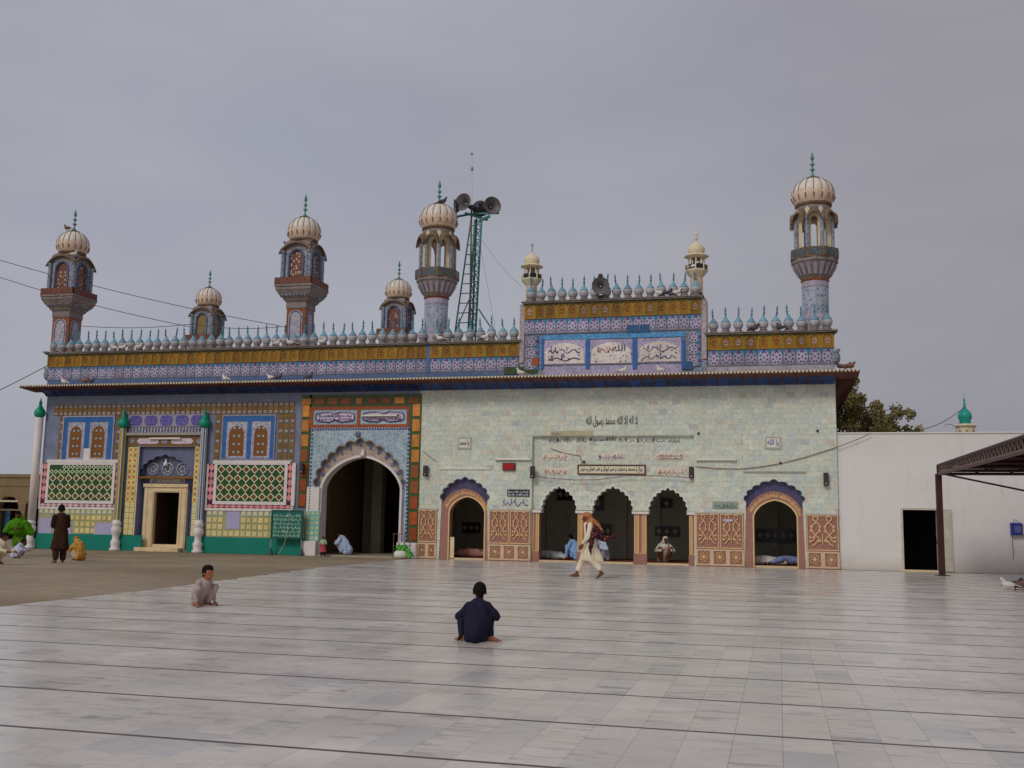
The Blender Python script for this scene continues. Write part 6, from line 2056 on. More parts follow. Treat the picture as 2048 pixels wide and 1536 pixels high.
# cables
def cable(pts, label, r=.018, mat=CABLE, name='cable'):
    o = MB().tube(pts, r, 5).here(name, mat, None)
    return tag(o, label, 'cable')
def sag(a, b, s, n=14):
    a, b = Vector(a), Vector(b)
    return [a.lerp(b, i / n) - Vector((0, 0, s * 4 * (i / n) * (1 - i / n))) for i in range(n + 1)]
def w3(px, py, Y):
    x, z = P(px, py, Y)
    return (x, Y, z)
cable(sag(w3(-120, 484, -3), w3(560, 652, 1.6), .25), 'upper thin brown cable slanting past the left minaret to the roof', .016)
cable(sag(w3(-120, 513, -3), w3(388, 655, 1.6), .25), 'lower thin brown cable slanting past the left minaret to the roof', .016)
cable(sag(w3(-90, 822, -2), w3(95, 731, -.02), .05), 'dark cable rising from the left edge of the picture to the shrine cornice', .018, CABLED)
cable([w3(*p, -.03) for p in ((1072, 953), (1105, 957), (1150, 960), (1195, 959.5), (1232, 955), (1248, 951.5), (1300, 951.5), (1345, 952.5), (1380, 956))], 'thin cable drooping over the three scalloped arches between two speakers', .014)
cable([w3(*p, -.04) for p in ((1390, 933), (1432, 937), (1480, 938), (1520, 934), (1561, 927), (1610, 915), (1660, 899), (1700, 885), (1742, 867))], 'brown cable crossing the right part of the marble wall to the white wall', .014)
cable([w3(*p, .13) for p in ((1102, 897), (1122, 905), (1150, 910), (1160, 912), (1164, 924), (1163, 928))], 'short wire hooking down to the green lamp over the framed board', .012)
cable(sag(w3(964, 480, 2.6), w3(1045, 575, .8), .15), 'thin guy wire from the mast to the tall parapet', .006, CABLED)
cable(sag(w3(960, 490, 2.6), w3(990, 655, .6), .0), 'thin guy wire dropping steeply from the mast to the low parapet', .006, CABLED)
cable(sag(w3(1838, 860, 12), w3(1931, 812, 16), .2), 'thin wire slanting up to the spike of the distant turquoise dome', .018, CABLED)
cable(sag(w3(846, 902, -.02), w3(875, 925, -.02), .02), 'short wire on the marble beside the gateway', .01, CABLED)
cable(sag(w3(163, 652, .5), w3(385, 648, .5), .12) + sag(w3(385, 648, .5), w3(575, 652, .5), .15), 'grey wire strung along the shrine finials', .014, CABLED)

# green notice board on legs and a chain, in front of the shrine wall
x0, x1, z0, z1 = R4(544, 1021, 606, 1077, -.35)
gb = thing('green_notice_board', 'bottle-green notice board with rows of pale script leaning on two feet by the gateway', 'notice board', ((x0 + x1) / 2, -.35, 0))
MB().chbox(x0, x1, -.40, -.35, z0, z1, .01).here('board', SIGNG, gb)
frame(gb, 'board_frame', (x0 - .02, x1 + .02, z0 - .02, z1 + .02), .06, -.42, -.352, plain('dark_green_frame', S(16, 66, 56), .4, .4, .1, 5))
for i in range(6):
    hh = (z1 - z0 - .16) / 6
    squiggle(gb, (x0 + .08, x1 - .08, z1 - .1 - hh * (i + 1), z1 - .1 - hh * i), -.40, plain('pale_green_script', S(156, 178, 160), .5, .3, .1, 9), 1, .011, 300 + i, dens=1.2)
for xx in (x0 + .0, x1 - .02):
    MB().tube([(xx, -.37, .05), (xx, -.37, z0 + .1)], .025, 6).here('leg', GREYMET, gb)
    MB().lathe([(.12, 0), (.12, .03), (.03, .28)], (xx, -.37, 0), 10).here('foot', plain('dark_iron_foot', S(40, 66, 62), .6, .3, .2, 6), gb)
pts = [Vector((P(575, 1020, -.45)[0] + .1, -.45, z1 + .02)), Vector((P(574, 1060, -.5)[0], -.5, .8)), Vector((P(568, 1080, -.55)[0], -.55, .38)), Vector((P(556, 1103, -.6)[0], -.6, .03))]
b = MB()
for i in range(3):
    for k in range(10):
        p = pts[i].lerp(pts[i + 1], k / 10)
        q = pts[i].lerp(pts[i + 1], (k + .7) / 10)
        b.tube([p, q], .014, 4)
tag(b.here('chain', plain('pale_chain_metal', S(150, 146, 130), .4, .5, .1, 9), None), 'pale chain hanging in front of the green notice board down to the yard', 'chain')

# barrier and leafy bundle right of the gate
xa, xb = P(785, 1090, -.5)[0], P(822, 1090, -.5)[0]
br = thing('barrier', 'low thin metal barrier standing at the right foot of the gateway', 'barrier', ((xa + xb) / 2, -.5, 0))
zt_ = P(800, 1068, -.5)[1]
for z in (zt_, zt_ * .52):
    MB().tube([(xa, -.5, z), (xb, -.5, z)], .015, 5).here('rail', OXIDE2, br)
for k in range(4):
    x = xa + (xb - xa) * (.05 + .3 * k)
    MB().tube([(x, -.5, 0), (x, -.5, zt_ + .02)], .014, 5).here('upright', OXIDE2, br)
bxc = P(806, 1105, -.75)[0]
bk = thing('vegetable_bundle', 'pale sack spilling green leaves at the right foot of the gateway', 'bundle', (bxc, -.75, 0))
MB().shade(True).lathe([(.05, 0), (.22, .02), (.28, .12), (.26, .24), (.2, .3)], (bxc - .08, -.75, 0), 12).here('sack', plain('pale_sack_cloth', S(176, 176, 160), .9, .1, .1, 6), bk)
rn = random.Random(3)
for k, (ox, oz, r) in enumerate(((-.14, .34, .2), (.04, .36, .22), (.18, .22, .2), (.27, .12, .16))):
    f = MB()
    for i in range(26):
        d = Vector((rn.gauss(0, 1), rn.gauss(0, 1), abs(rn.gauss(0, 1)))).normalized()
        c = Vector((bxc + ox, -.75, oz)) + d * r * rn.uniform(.5, .8)
        u = d.cross(Vector((0, 0, 1))).normalized()
        v = d.cross(u)
        f.add([c - u * .07, c + v * .09 + d * .02, c + u * .07, c - v * .09 + d * .03], [(0, 1, 2, 3)])
    f.here('leaf_head', plain('fresh_green_leaves', S(72, 140, 58), .6, .3, .3, 6), bk)
# mats and sandals on the yard
for px, py, w, d, lb in ((128, 1101, .9, .35, 'thin reddish mat lying at the foot of the corner colonnette'), (262, 1103, .85, .3, 'flat grey-brown mat lying left of the door step')):
    g = GP(px, py)
    tag(MB().chbox(g.x - w / 2, g.x + w / 2, min(g.y, -.5) - d / 2, min(g.y, -.5) + d / 2, -.003, .02, .005).here('mat', plain('reddish_mat', S(120, 66, 48), .9, .1, .2, 5) if px < 200 else plain('dun_mat', S(120, 104, 84), .9, .1, .2, 5), None), lb, 'mat')

# ------------------------------------------------ pigeons
PW = plain('white_feathers', S(214, 208, 204), .7, .2, .08, 9)
PD = plain('dark_grey_feathers', S(66, 62, 68), .6, .2, .25, 9)
PB = plain('brown_grey_feathers', S(104, 78, 66), .6, .2, .25, 9)
BEAK = plain('pinkish_beak', S(150, 110, 100), .5, .3, .1, 9)
def pigeon_mesh(m):
    b = MB().shade(True)
    b.ball((0, 0, .13), .085, 12, 8, 1.75, .95, 1.0)
    b.ball((.10, 0, .19), .058, 10, 6, 1, .9, 1.25)
    b.ball((.15, 0, .265), .043, 10, 6, 1.15, 1, 1)
    b.add([(-.10, -.05, .14), (-.10, .05, .14), (-.32, .055, .08), (-.32, -.055, .08), (-.10, 0, .17), (-.32, 0, .10)], [(0, 4, 5, 3), (4, 1, 2, 5), (0, 3, 2, 1)])
    b.ball((-.03, .07, .14), .06, 8, 6, 2.3, .4, .9).ball((-.03, -.07, .14), .06, 8, 6, 2.3, .4, .9)
    b.mat(1).lathe([(.014, 0), (.003, .05)], (.19, 0, .24), 5)
    b.tube([(.0, .03, .07), (.01, .03, 0), (.05, .03, 0)], .009, 4).tube([(.0, -.03, .07), (.01, -.03, 0), (.05, -.03, 0)], .009, 4)
    return b.mesh('pigeon', [m, BEAK])
PIG = {'w': pigeon_mesh(PW), 'd': pigeon_mesh(PD), 'b': pigeon_mesh(PB)}
def pigeon(x, y, z, kind, rz, label):
    o = link('pigeon', PIG[kind], None, None, (x, y, z), (0, random.uniform(-.12, .08), rz), (.95, .95, .95))
    tag(o, label, 'pigeon', 'pigeons on the roof ledges and courtyard')
L_, R_ = math.pi, 0.0
ez = ZE + .06
for px, k, rz, lb in ((127, 'w', L_, 'white pigeon on the eave near its left end'), (168, 'b', R_, 'brownish pigeon on the eave second from the left end'), (181, 'd', R_, 'dark pigeon beside the brownish one near the left end of the eave'),
                      (449, 'w', L_, 'white pigeon on the eave above the right pair of blind windows'), (541, 'w', L_, 'white pigeon on the eave just left of the gateway'), (556, 'd', R_, 'dark pigeon beside a white one left of the gateway'), (618, 'd', R_, 'dark pigeon on the eave above the gateway'),
                      (1040, 'w', L_, 'pale pigeon on the eave under the green tile strip'), (1246, 'w', R_, 'white pigeon on the eave below the middle script panel'), (1320, 'w', L_, 'white pigeon on the eave below the right script panel'),
                      (1681, 'd', L_, 'dark pigeon at the right corner of the eave'), (1692, 'b', R_, 'brown pigeon sitting near the right tip of the eave'), (1702, 'b', R_, 'brown pigeon at the very right tip of the eave')):
    pigeon(P(px, 752, -.8)[0], -.75, ez + .03 - (0.0), k, rz + random.uniform(-.5, .5), lb)
for px, py, k, rz, lb in ((230, 690, 'w', L_, 'first white pigeon between the finials left of the rear minaret'), (246, 690, 'w', R_, 'second white pigeon between the finials left of the rear minaret'), (278, 690, 'w', R_, 'white pigeon among the finials midway between the left minarets'),
                      (555, 690, 'w', R_, 'white pigeon on the cornice left of the second minaret'), (581, 690, 'w', L_, 'white pigeon at the foot of the second minaret'), (644, 690, 'w', R_, 'white pigeon among the finials right of the second minaret'),
                      (880, 690, 'w', L_, 'pale pigeon at the foot of the open round minaret'), (970, 690, 'w', R_, 'white pigeon among the finials right of the mast')):
    pigeon(P(px, py, -.12)[0], -.14, ZC + .02, k, rz + random.uniform(-.4, .4), lb)
for px, k, rz, lb in ((1318, 'w', L_, 'white pigeon on the tall parapet, left of the right cream minaret'), (1335, 'd', R_, 'dark pigeon on the tall parapet near the right cream minaret'), (1354, 'w', R_, 'white pigeon among the last finials of the tall parapet')):
    pigeon(P(px, 590, -.2)[0], -.2, 9.95, k, rz, lb)
for px, k, rz, lb in ((1510, 'd', R_, 'dark pigeon among the finials right of the tall parapet'), (1560, 'd', L_, 'dark pigeon among the finials left of the right minaret')):
    pigeon(P(px, 660, -.1)[0], -.12, ZC + .08, k, rz, lb)
for x, y, z, k, rz, lb in ((-19.72, .05, 12.66, 'd', L_, 'dark pigeon on the left eave corner of the second minaret'), (-18.70, -.02, 12.72, 'b', R_, 'brown pigeon on the right eave of the second minaret'), (-30.66, .25, 14.06, 'b', L_, 'brown pigeon beside the spike of the leftmost minaret'),
                           (-29.92, -.12, 12.72, 'w', R_, 'white pigeon on the eave of the leftmost minaret'), (-13.06, .45, 14.27, 'd', R_, 'dark pigeon on the dome of the open round minaret'), (-2.90, .02, 10.98, 'w', R_, 'white pigeon inside the small right cream minaret')):
    pigeon(x, y, z, k, rz, lb)
g1, g2, g3 = GP(2017, 1180), GP(2030, 1179), GP(2044, 1180)
pigeon(g1.x, g1.y, 0, 'w', L_, 'white pigeon on the marble floor under the canopy')
pigeon(g2.x, g2.y, 0, 'd', R_, 'dark pigeon in the middle of three on the floor under the canopy')
pigeon(g3.x, g3.y, 0, 'b', R_, 'brown pigeon rightmost on the floor under the canopy')

from mathutils import noise as mnoise
# ================================================================== people
def caps_mesh(name, caps, voxel, mats, smooth=4, fn=None):
    """one continuous skin grown over tapered limbs (p, q, r0, r1) by voxel union, then relaxed"""
    bm = bmesh.new()
    ico = bmesh.new()
    bmesh.ops.create_icosphere(ico, subdivisions=2, radius=1)
    unit = [v.co.copy() for v in ico.verts]
    ico.free()
    for cp in caps:
        p, q, r0, r1 = Vector(cp[0]), Vector(cp[1]), cp[2], cp[3]
        sc_ = cp[4] if len(cp) > 4 else (1, 1, 1)
        vs = []
        for u in unit:
            w = Vector((u.x * sc_[0], u.y * sc_[1], u.z * sc_[2]))
            vs.append(bm.verts.new(p + w * r0))
            vs.append(bm.verts.new(q + w * r1))
        r = bmesh.ops.convex_hull(bm, input=vs, use_existing_faces=False)
        dead = set(g for g in r['geom_interior'] + r['geom_unused'] if isinstance(g, bmesh.types.BMVert))
        if dead:
            bmesh.ops.delete(bm, geom=list(dead), context='VERTS')
    me = bpy.data.meshes.new('raw')
    bm.to_mesh(me)
    bm.free()
    o = bpy.data.objects.new('raw', me)
    col.objects.link(o)
    md = o.modifiers.new('r', 'REMESH')
    md.mode = 'VOXEL'
    md.voxel_size = voxel
    md.use_smooth_shade = True
    if smooth:
        ms = o.modifiers.new('s', 'SMOOTH')
        ms.factor = .5
        ms.iterations = smooth
    dg = bpy.context.evaluated_depsgraph_get()
    out = bpy.data.meshes.new_from_object(o.evaluated_get(dg))
    bpy.data.objects.remove(o)
    bpy.data.meshes.remove(me)
    out.name = name
    if fn:
        for v in out.vertices:
            v.co = fn(v.co)
    for p in out.polygons:
        p.use_smooth = True
    for m in (mats if isinstance(mats, (list, tuple)) else [mats]):
        out.materials.append(m)
    return out
SKIN = plain('brown_skin', S(122, 76, 52), .55, .35, .1, 9)
SKIN2 = plain('deep_brown_skin', S(84, 50, 36), .55, .35, .1, 9)
HAIR = plain('black_hair', S(15, 10, 10), .75, .12, .3, 20)
EYE = plain('dark_eye', S(24, 18, 16), .3, .5, .05, 9)
LIP = plain('lip_brown', S(104, 52, 44), .5, .3, .05, 9)
def cloth(name, c, fold=.35):
    m = Mat(name)
    a = m.noise(9, 3, .6, stretch=(1, 1, .35))
    b = m.noise(3, 3, .6)
    cc = m.scale(c[:3], m.math('MULTIPLY', m.rng(a, .3, .7, .88, 1.1), m.rng(b, .3, .7, .9, 1.1)))
    return m.out(cc, .9, .1, a, fold, .05)
def hand(w, d, side, k=1.0, curl=.35, r=.011):
    """palm, four unequal bent fingers and a thumb leaving the side of the palm; d = direction of the fingers"""
    w, d = Vector(w), Vector(d).normalized()
    s = Vector(side).normalized()
    n = d.cross(s).normalized()
    out = [(w, w + d * .075 * k, .026 * k, .034 * k, (1, 1, 1))]
    for i, L in enumerate((.066, .076, .070, .054)):
        b = w + d * .085 * k + s * (.033 - .022 * i) * k
        m1 = b + (d * math.cos(curl) + n * math.sin(curl)) * L * .5 * k
        m2 = m1 + (d * math.cos(curl * 2.2) + n * math.sin(curl * 2.2)) * L * .5 * k
        out += [(b, m1, r * k, r * .9 * k), (m1, m2, r * .9 * k, r * .75 * k)]
    b = w + d * .03 * k + s * .03 * k
    m1 = b + (s * .7 + d * .6).normalized() * .04 * k
    out += [(b, m1, .013 * k, .012 * k), (m1, m1 + (s * .25 + d).normalized() * .032 * k, .012 * k, .009 * k)]
    return out
def foot(a, d, k=1.0, flat=True):
    """ankle a, toes towards d"""
    a, d = Vector(a), Vector(d).normalized()
    s = d.cross(Vector((0, 0, 1))).normalized()
    heel = a - d * .045 * k - Vector((0, 0, .045 * k))
    ball = a + d * .125 * k - Vector((0, 0, .055 * k))
    out = [(a, heel, .038 * k, .036 * k), (a, ball, .036 * k, .030 * k), (heel, ball, .034 * k, .030 * k)]
    for i in range(5):
        p = ball + s * (.036 - .018 * i) * k
        out.append((p, p + d * (.07 - .007 * abs(i - 1)) * k - Vector((0, 0, .008 * k)), .015 * k, .011 * k))
    return out
def head_caps(c, f, k=1.0, lean=0.0):
    """skull, jaw, nose, ears: c centre of the head, f facing (horizontal)"""
    c, f = Vector(c), Vector(f).normalized()
    up = Vector((0, 0, 1))
    s = f.cross(up).normalized()
    up = s.cross(f).normalized()
    return [(c + up * .03 * k - f * .015 * k, c + up * .025 * k + f * .02 * k, .094 * k, .088 * k), (c + f * .03 * k - up * .02 * k, c + f * .05 * k - up * .085 * k, .07 * k, .042 * k),
            (c + f * .095 * k + up * .01 * k, c + f * .122 * k - up * .028 * k, .012 * k, .017 * k),
            (c + s * .085 * k - f * .01 * k, c + s * .093 * k - f * .018 * k - up * .03 * k, .018 * k, .014 * k), (c - s * .085 * k - f * .01 * k, c - s * .093 * k - f * .018 * k - up * .03 * k, .018 * k, .014 * k),
            (c - f * .02 * k - up * .04 * k, c - f * .03 * k - up * .15 * k, .055 * k, .055 * k)]
def face_parts(person, c, f, k=1.0):
    c, f = Vector(c), Vector(f).normalized()
    up = Vector((0, 0, 1))
    s = f.cross(up).normalized()
    up = s.cross(f).normalized()
    for sg in (-1, 1):
        p = c + f * .094 * k + s * sg * .034 * k + up * .008 * k
        MB().shade(True).ball(p, .013 * k, 8, 6).here('eye', EYE, person)
        q = c + f * .1 * k + up * .032 * k
        MB().tube([q + s * sg * .015 * k, q + s * sg * .036 * k + up * .006 * k, q + s * sg * .056 * k - f * .012 * k], .006 * k, 4).here('eyebrow', HAIR, person)
    q = c + f * .098 * k - up * .062 * k
    MB().tube([q - s * .024 * k - f * .006 * k, q + f * .002 * k, q + s * .024 * k - f * .006 * k], .008 * k, 5).here('mouth', LIP, person)
def hair_part(person, c, f, k=1.0, mat=HAIR, long_=False):
    c, f = Vector(c), Vector(f).normalized()
    up = Vector((0, 0, 1))
    s = f.cross(up).normalized()
    up = s.cross(f).normalized()
    cp = [(c + up * .055 * k - f * .03 * k, c + up * .07 * k + f * .022 * k, .096 * k, .082 * k), (c - f * .055 * k + up * .02 * k, c - f * .06 * k - up * .05 * k, .078 * k, .055 * k),
          (c + s * .06 * k + up * .03 * k, c + s * .07 * k - up * .0 * k - f * .03 * k, .045 * k, .03 * k), (c - s * .06 * k + up * .03 * k, c - s * .07 * k - up * .0 * k - f * .03 * k, .045 * k, .03 * k)]
    me = caps_mesh('hair', cp, .012 * k, mat, 2)
    return link('hair', me, None, person, wl(person))
class Pose:
    """joints in the person's own frame (x right, y forward, z up), turned and placed in the yard"""
    def __init__(s, loc, yaw, k=1.0):
        s.loc, s.k = Vector(loc), k
        s.q = Matrix.Rotation(yaw, 3, 'Z')
    def __call__(s, x, y, z):
        return s.q @ Vector((x, y, z)) * s.k
    def d(s, x, y, z):
        return s.q @ Vector((x, y, z))
def person(loc, label, caps, voxel, skin, group=None):
    me = caps_mesh('person', caps, voxel, skin, 3)
    o = link('person', me, None, None, loc)
    return tag(o, label, 'person', group)
def garment(p, name, caps, voxel, mat, smooth=5, fn=None, amp=.017):
    me = caps_mesh(name, caps, voxel, mat, smooth, fn)
    nrm = [v.normal.copy() for v in me.vertices]        # cloth folds, mostly running down
    off = Vector(wl(p))
    for v, n in zip(me.vertices, nrm):
        c = v.co + off
        f = mnoise.noise((c.x * 11, c.y * 11, c.z * 3.5)) + .6 * mnoise.noise((c.x * 5 + 9, c.y * 5, c.z * 9))
        v.co = v.co + n * amp * f
    me.update()
    return link(name, me, None, p, wl(p))

# --- 1 the walker: white tunic and trousers, patterned shawl blown back; walks to the left
loc = GP(1180, 1156)
H = Pose((loc.x, loc.y, 0), rad(90) + .12)          # local +y (forward) -> -x
HD = H(.0, .10, 1.55)
hd_f = H.d(.0, 1, -.12)
A1, A2 = H(.10, .36, .095), H(-.10, -.30, .15)
body = head_caps(HD, hd_f) + [(H(0, .03, 1.40), H(0, .06, 1.50), .06, .055), (H(0, 0, 1.02), H(0, .0, 1.32), .13, .15), (H(0, 0, .92), H(0, 0, 1.05), .14, .13),
    (H(.18, 0, 1.36), H(.20, -.02, 1.08), .055, .045), (H(.20, -.02, 1.08), H(.18, .12, .84), .043, .03), (H(-.18, 0, 1.36), H(-.22, .04, 1.08), .055, .045), (H(-.22, .04, 1.08), H(-.2, .20, .86), .043, .03),
    (H(.09, .0, .90), H(.10, .20, .50), .09, .06), (H(.10, .20, .50), A1, .055, .036), (H(-.09, 0, .90), H(-.10, -.02, .48), .09, .06), (H(-.10, -.02, .48), A2, .055, .036)]
body += hand(H(.18, .12, .84), H.d(0, .45, -1), H.d(0, 1, .3)) + hand(H(-.2, .20, .86), H.d(0, .5, -1), H.d(0, 1, .3))
body += foot(A1, H.d(0, 1, .05)) + foot(A2, H.d(0, .85, -.55))
wk = person((loc.x, loc.y, 0), 'walking person in white tunic and trousers with a patterned shawl, before the middle arches', body, .010, SKIN2)
WCL = cloth('cream_white_cotton', S(204, 194, 170))
garment(wk, 'trousers', [(H(.08, 0, .86), H(.10, .17, .56), .12, .10), (H(.10, .17, .56), H(.10, .31, .22), .10, .075), (H(-.08, 0, .86), H(-.10, -.04, .5), .12, .10), (H(-.10, -.04, .5), H(-.10, -.25, .25), .10, .075)], .016, WCL)
tun = [(H(0, .01, 1.36), H(0, .0, 1.1), .14, .14, (1.2, .85, 1)), (H(0, 0, 1.1), H(0, 0, .86), .14, .155, (1.15, .95, 1)), (H(0, .0, .88), H(.02, .13, .47), .155, .13, (1.0, 1, .4)), (H(0, .0, .88), H(-.02, -.24, .45), .155, .13, (1.0, .9, .4)), (H(0, .0, .9), H(0, -.05, .46), .15, .16, (1, 1, .4)),
       (H(.17, 0, 1.36), H(.20, -.02, 1.08), .075, .064), (H(.20, -.02, 1.08), H(.185, .11, .87), .064, .05), (H(-.17, 0, 1.36), H(-.22, .04, 1.08), .075, .064), (H(-.22, .04, 1.08), H(-.2, .18, .89), .064, .05)]
garment(wk, 'tunic', tun, .016, WCL, 3)
def shawl_mat(name, a, b, c, sc_=16):
    return floral(name, a, b, c, sc_, .36, .05, .9, .1, 0)
SH1 = shawl_mat('orange_patterned_scarf', S(152, 98, 58), S(168, 142, 108), S(104, 58, 44), 20)
SH2 = shawl_mat('dark_flowered_shawl', S(30, 22, 42), S(126, 76, 46), S(84, 38, 36), 14)
garment(wk, 'head_scarf', [(HD + H.d(0, -.02, .06), HD + H.d(0, -.05, .0), .106, .104), (HD + H.d(0, .02, .07), HD + H.d(0, -.05, .06), .095, .104), (HD + H.d(0, -.06, .0), H(0, -.15, 1.36), .10, .10), (H(0, -.15, 1.38), H(0, -.25, 1.24), .10, .075), (H(.05, .04, 1.40), H(-.05, .04, 1.40), .075, .075)], .014, SH1, 4)
garment(wk, 'shawl', [(H(-.12, -.02, 1.34), H(-.17, -.10, 1.1), .085, .085), (H(-.17, -.08, 1.12), H(-.20, -.02, .80), .07, .05), (H(-.235, .0, .82), H(-.25, -.03, .60), .05, .02), (H(.08, -.10, 1.28), H(.10, -.20, 1.12), .13, .12), (H(-.08, -.10, 1.28), H(-.08, -.22, 1.12), .13, .12), (H(.10, -.08, 1.2), H(.16, -.06, .85), .09, .05), (H(.15, -.05, .9), H(.17, -.10, .66), .055, .03), (H(0, -.22, 1.12), H(.02, -.36, 1.02), .11, .09), (H(.02, -.36, 1.02), H(.0, -.52, 1.04), .08, .06), (H(.0, -.52, 1.04), H(.0, -.66, 1.12), .06, .035)], .016, SH2, 4)
face_parts(wk, HD, hd_f)

# --- squatting figures
def squat(loc, yaw, k, label, skin, top, legs, arms='knees', head_dir=None, voxel=.011, hair=True, scarf=None, hk=None, lean=0.10, knee_out=.20, ank=.13, fd=((.35, 1, 0), (-.35, 1, 0))):
    H = Pose(loc, yaw, k)
    hk = hk or k
    pel, chest, neck = H(0, -.20, .20), H(0, .02 + lean * .3, .56), H(0, .10 + lean * .6, .72)
    hd = neck + H.d(0, .06 + lean * .2, .122) * hk
    hf = H.d(*(head_dir or (0, 1, -.1)))
    body = head_caps(hd, hf, hk)
    body += [(chest, neck, .11 * k, .055 * k), (pel, chest, .15 * k, .14 * k)]
    ank_, knee, hip, sho, elb, wri = [], [], [], [], [], []
    for s in (1, -1):
        hip.append(H(.10 * s, -.18, .22)); knee.append(H(knee_out * s, .22, .50)); ank_.append(H(ank * s, -.02, .09 * max(1, .05 + .95)))
        sho.append(H(.18 * s, .05 + lean * .4, .64))
        if arms == 'knees':
            elb.append(H(.34 * s, .14, .44)); wri.append(H(.16 * s, .34, .46))
        elif arms == 'down':
            elb.append(H(.35 * s, .10, .40)); wri.append(H(.36 * s, .18 + .06 * s, .10))
        else:
            elb.append(H(.26 * s, .25, .46)); wri.append(H(.18 * s, .50, .40))
    hks = (k + hk) / 2
    for i in (0, 1):
        s = 1 - 2 * i
        body += [(hip[i], knee[i], .085 * k, .062 * k), (knee[i], ank_[i], .058 * k, .038 * k), (sho[i], elb[i], .05 * k, .042 * k), (elb[i], wri[i], .04 * k, .028 * k)]
        dr = (wri[i] - elb[i]).normalized()
        body += hand(wri[i], dr if arms != 'down' else H.d(.3 * s, .6, -.6), H.d(-s, .2, .1), hks, .4)
        fa = ank_[i].copy(); fa.z = wz0(loc) + .095 * hks
        body += [(ank_[i], fa, .038 * hks, .038 * hks)] + foot(fa, H.d(*fd[i]), hks)
    p = person(loc, label, body, voxel, skin)
    tc = [(H(0, -.19, .19), H(0, -.02, .45), .20 * k, .20 * k, (1.05, .9, 1)), (H(0, -.02, .45), H(0, .07 + lean * .4, .63), .195 * k, .165 * k, (1.1, .9, 1)), (H(-.12, .06 + lean * .4, .65), H(.12, .06 + lean * .4, .65), .09 * k, .09 * k), (chest, neck, .15 * k, .085 * k), (H(-.14, -.16, .10), H(.14, -.16, .10), .10 * k, .10 * k)]
    for i in (0, 1):
        tc += [(sho[i], elb[i], .088 * k, .078 * k), (elb[i], elb[i].lerp(wri[i], .8), .074 * k, .052 * k)]
        tc += [(hip[i].lerp(knee[i], .1) + Vector((0, 0, .05 * k)), hip[i].lerp(knee[i], .75) + Vector((0, 0, .03 * k)), .12 * k, .10 * k)]
    garment(p, 'tunic', tc, .015 * max(k, .7), top, 3)
    for i in (0, 1):
        c = elb[i].lerp(wri[i], .82) + p.location
        d_ = (wri[i] - elb[i]).normalized() * .02 * k
        MB().tube([c - d_, c + d_], .056 * k, 10).here('cuff', top, p)
    b_ = MB().tube([neck + p.location + H.d(math.cos(t), math.sin(t), .15 * math.sin(t)) * .074 * k - Vector((0, 0, .012 * k)) for t in [2 * math.pi * q / 12 for q in range(12)]], .017 * k, 6, True)
    b_.here('collar', top, p)
    lc = []
    for i in (0, 1):
        lc += [(hip[i], knee[i], .115 * k, .10 * k), (knee[i], knee[i].lerp(ank_[i], .85), .10 * k, .082 * k)]
    garment(p, 'trousers', lc, .015 * max(k, .7), legs, 3)
    if hair:
        hair_part(p, hd, hf, hk)
    if scarf:
        hc = hd
        garment(p, 'head_scarf', [(hc + H.d(0, -.02, .05) * k, hc + H.d(0, -.04, .0) * k, .112 * k, .115 * k), (hc + H.d(0, -.05, -.03) * k, H(0, -.05, .60), .12 * k, .19 * k), (H(0, -.05, .6), H(0, -.18, .25), .2 * k, .22 * k), (H(-.14, .0, .55), H(.14, .0, .55), .13 * k, .13 * k)], .018 * k, scarf, 4)
    face_parts(p, hd, hf, hk)
    return p, H
def wz0(loc):
    return loc[2]
NAVYC = cloth('black_navy_cotton', S(26, 26, 40))
g = GP(948, 1286)
p, H = squat((g.x, g.y + .1, 0), rad(8), .62, 'barefoot person in black-navy tunic squatting with back to the camera in mid courtyard', SKIN, NAVYC, NAVYC, 'knees', (-.25, 1, -.12), .009, hk=.80, ank=.24, fd=((1, .12, 0), (-.7, .5, 0)))
garment(p, 'tunic_tail', [(H(-.30, .05, .36), H(-.28, -.06, .12), .05, .03), (H(-.28, -.06, .12), H(-.33, -.06, .03), .028, .014)], .012, NAVYC, 2, None, .003)
GREYC = cloth('mauve_grey_cotton', S(140, 126, 122))
g = GP(402, 1212)
squat((g.x, g.y, 0), rad(-108), .56, 'boy in mauve-grey tunic squatting on the marble, face turned to the right', SKIN, GREYC, GREYC, 'down', (-.1, 1, -.02), .009, hk=.84, lean=.02, knee_out=.30, ank=.20)
WH2 = cloth('off_white_cotton', S(190, 178, 158))
g = GP(-9, 1129)
squat((g.x, g.y, 0), rad(-85), .90, 'man in off-white tunic squatting at the far left with one arm reaching forward', SKIN2, WH2, WH2, 'reach', (0, 1, -.2), .014)
g = GP(12, 1117)
squat((g.x, g.y + .5, 0), rad(-70), .62, 'small child in pale blue clothes crouching behind the off-white squatting man', SKIN2, cloth('pale_blue_cotton', S(150, 156, 180)), cloth('pale_blue_cotton_trousers', S(160, 162, 176)), 'reach', (0, 1, -.35), .014)
MUST = shawl_mat('mustard_flowered_cloth', S(146, 112, 48), S(168, 134, 70), S(112, 74, 32), 13)
g = GP(156, 1121)
squat((g.x, g.y, 0), rad(70), .76, 'person wrapped in mustard patterned shawl crouching right of the standing man', SKIN2, MUST, cloth('beige_cotton', S(160, 148, 130)), 'knees', (-.2, 1, -.15), .014, False, MUST)
PALEB = cloth('grey_blue_cotton', S(136, 150, 172))
g = Vector((P(688, 1100, .9)[0], .9, .05))
squat(g, rad(80), .98, 'person in pale blue tunic crouching inside the tall gateway', SKIN2, PALEB, PALEB, 'knees', (0, 1, -.5), .016)
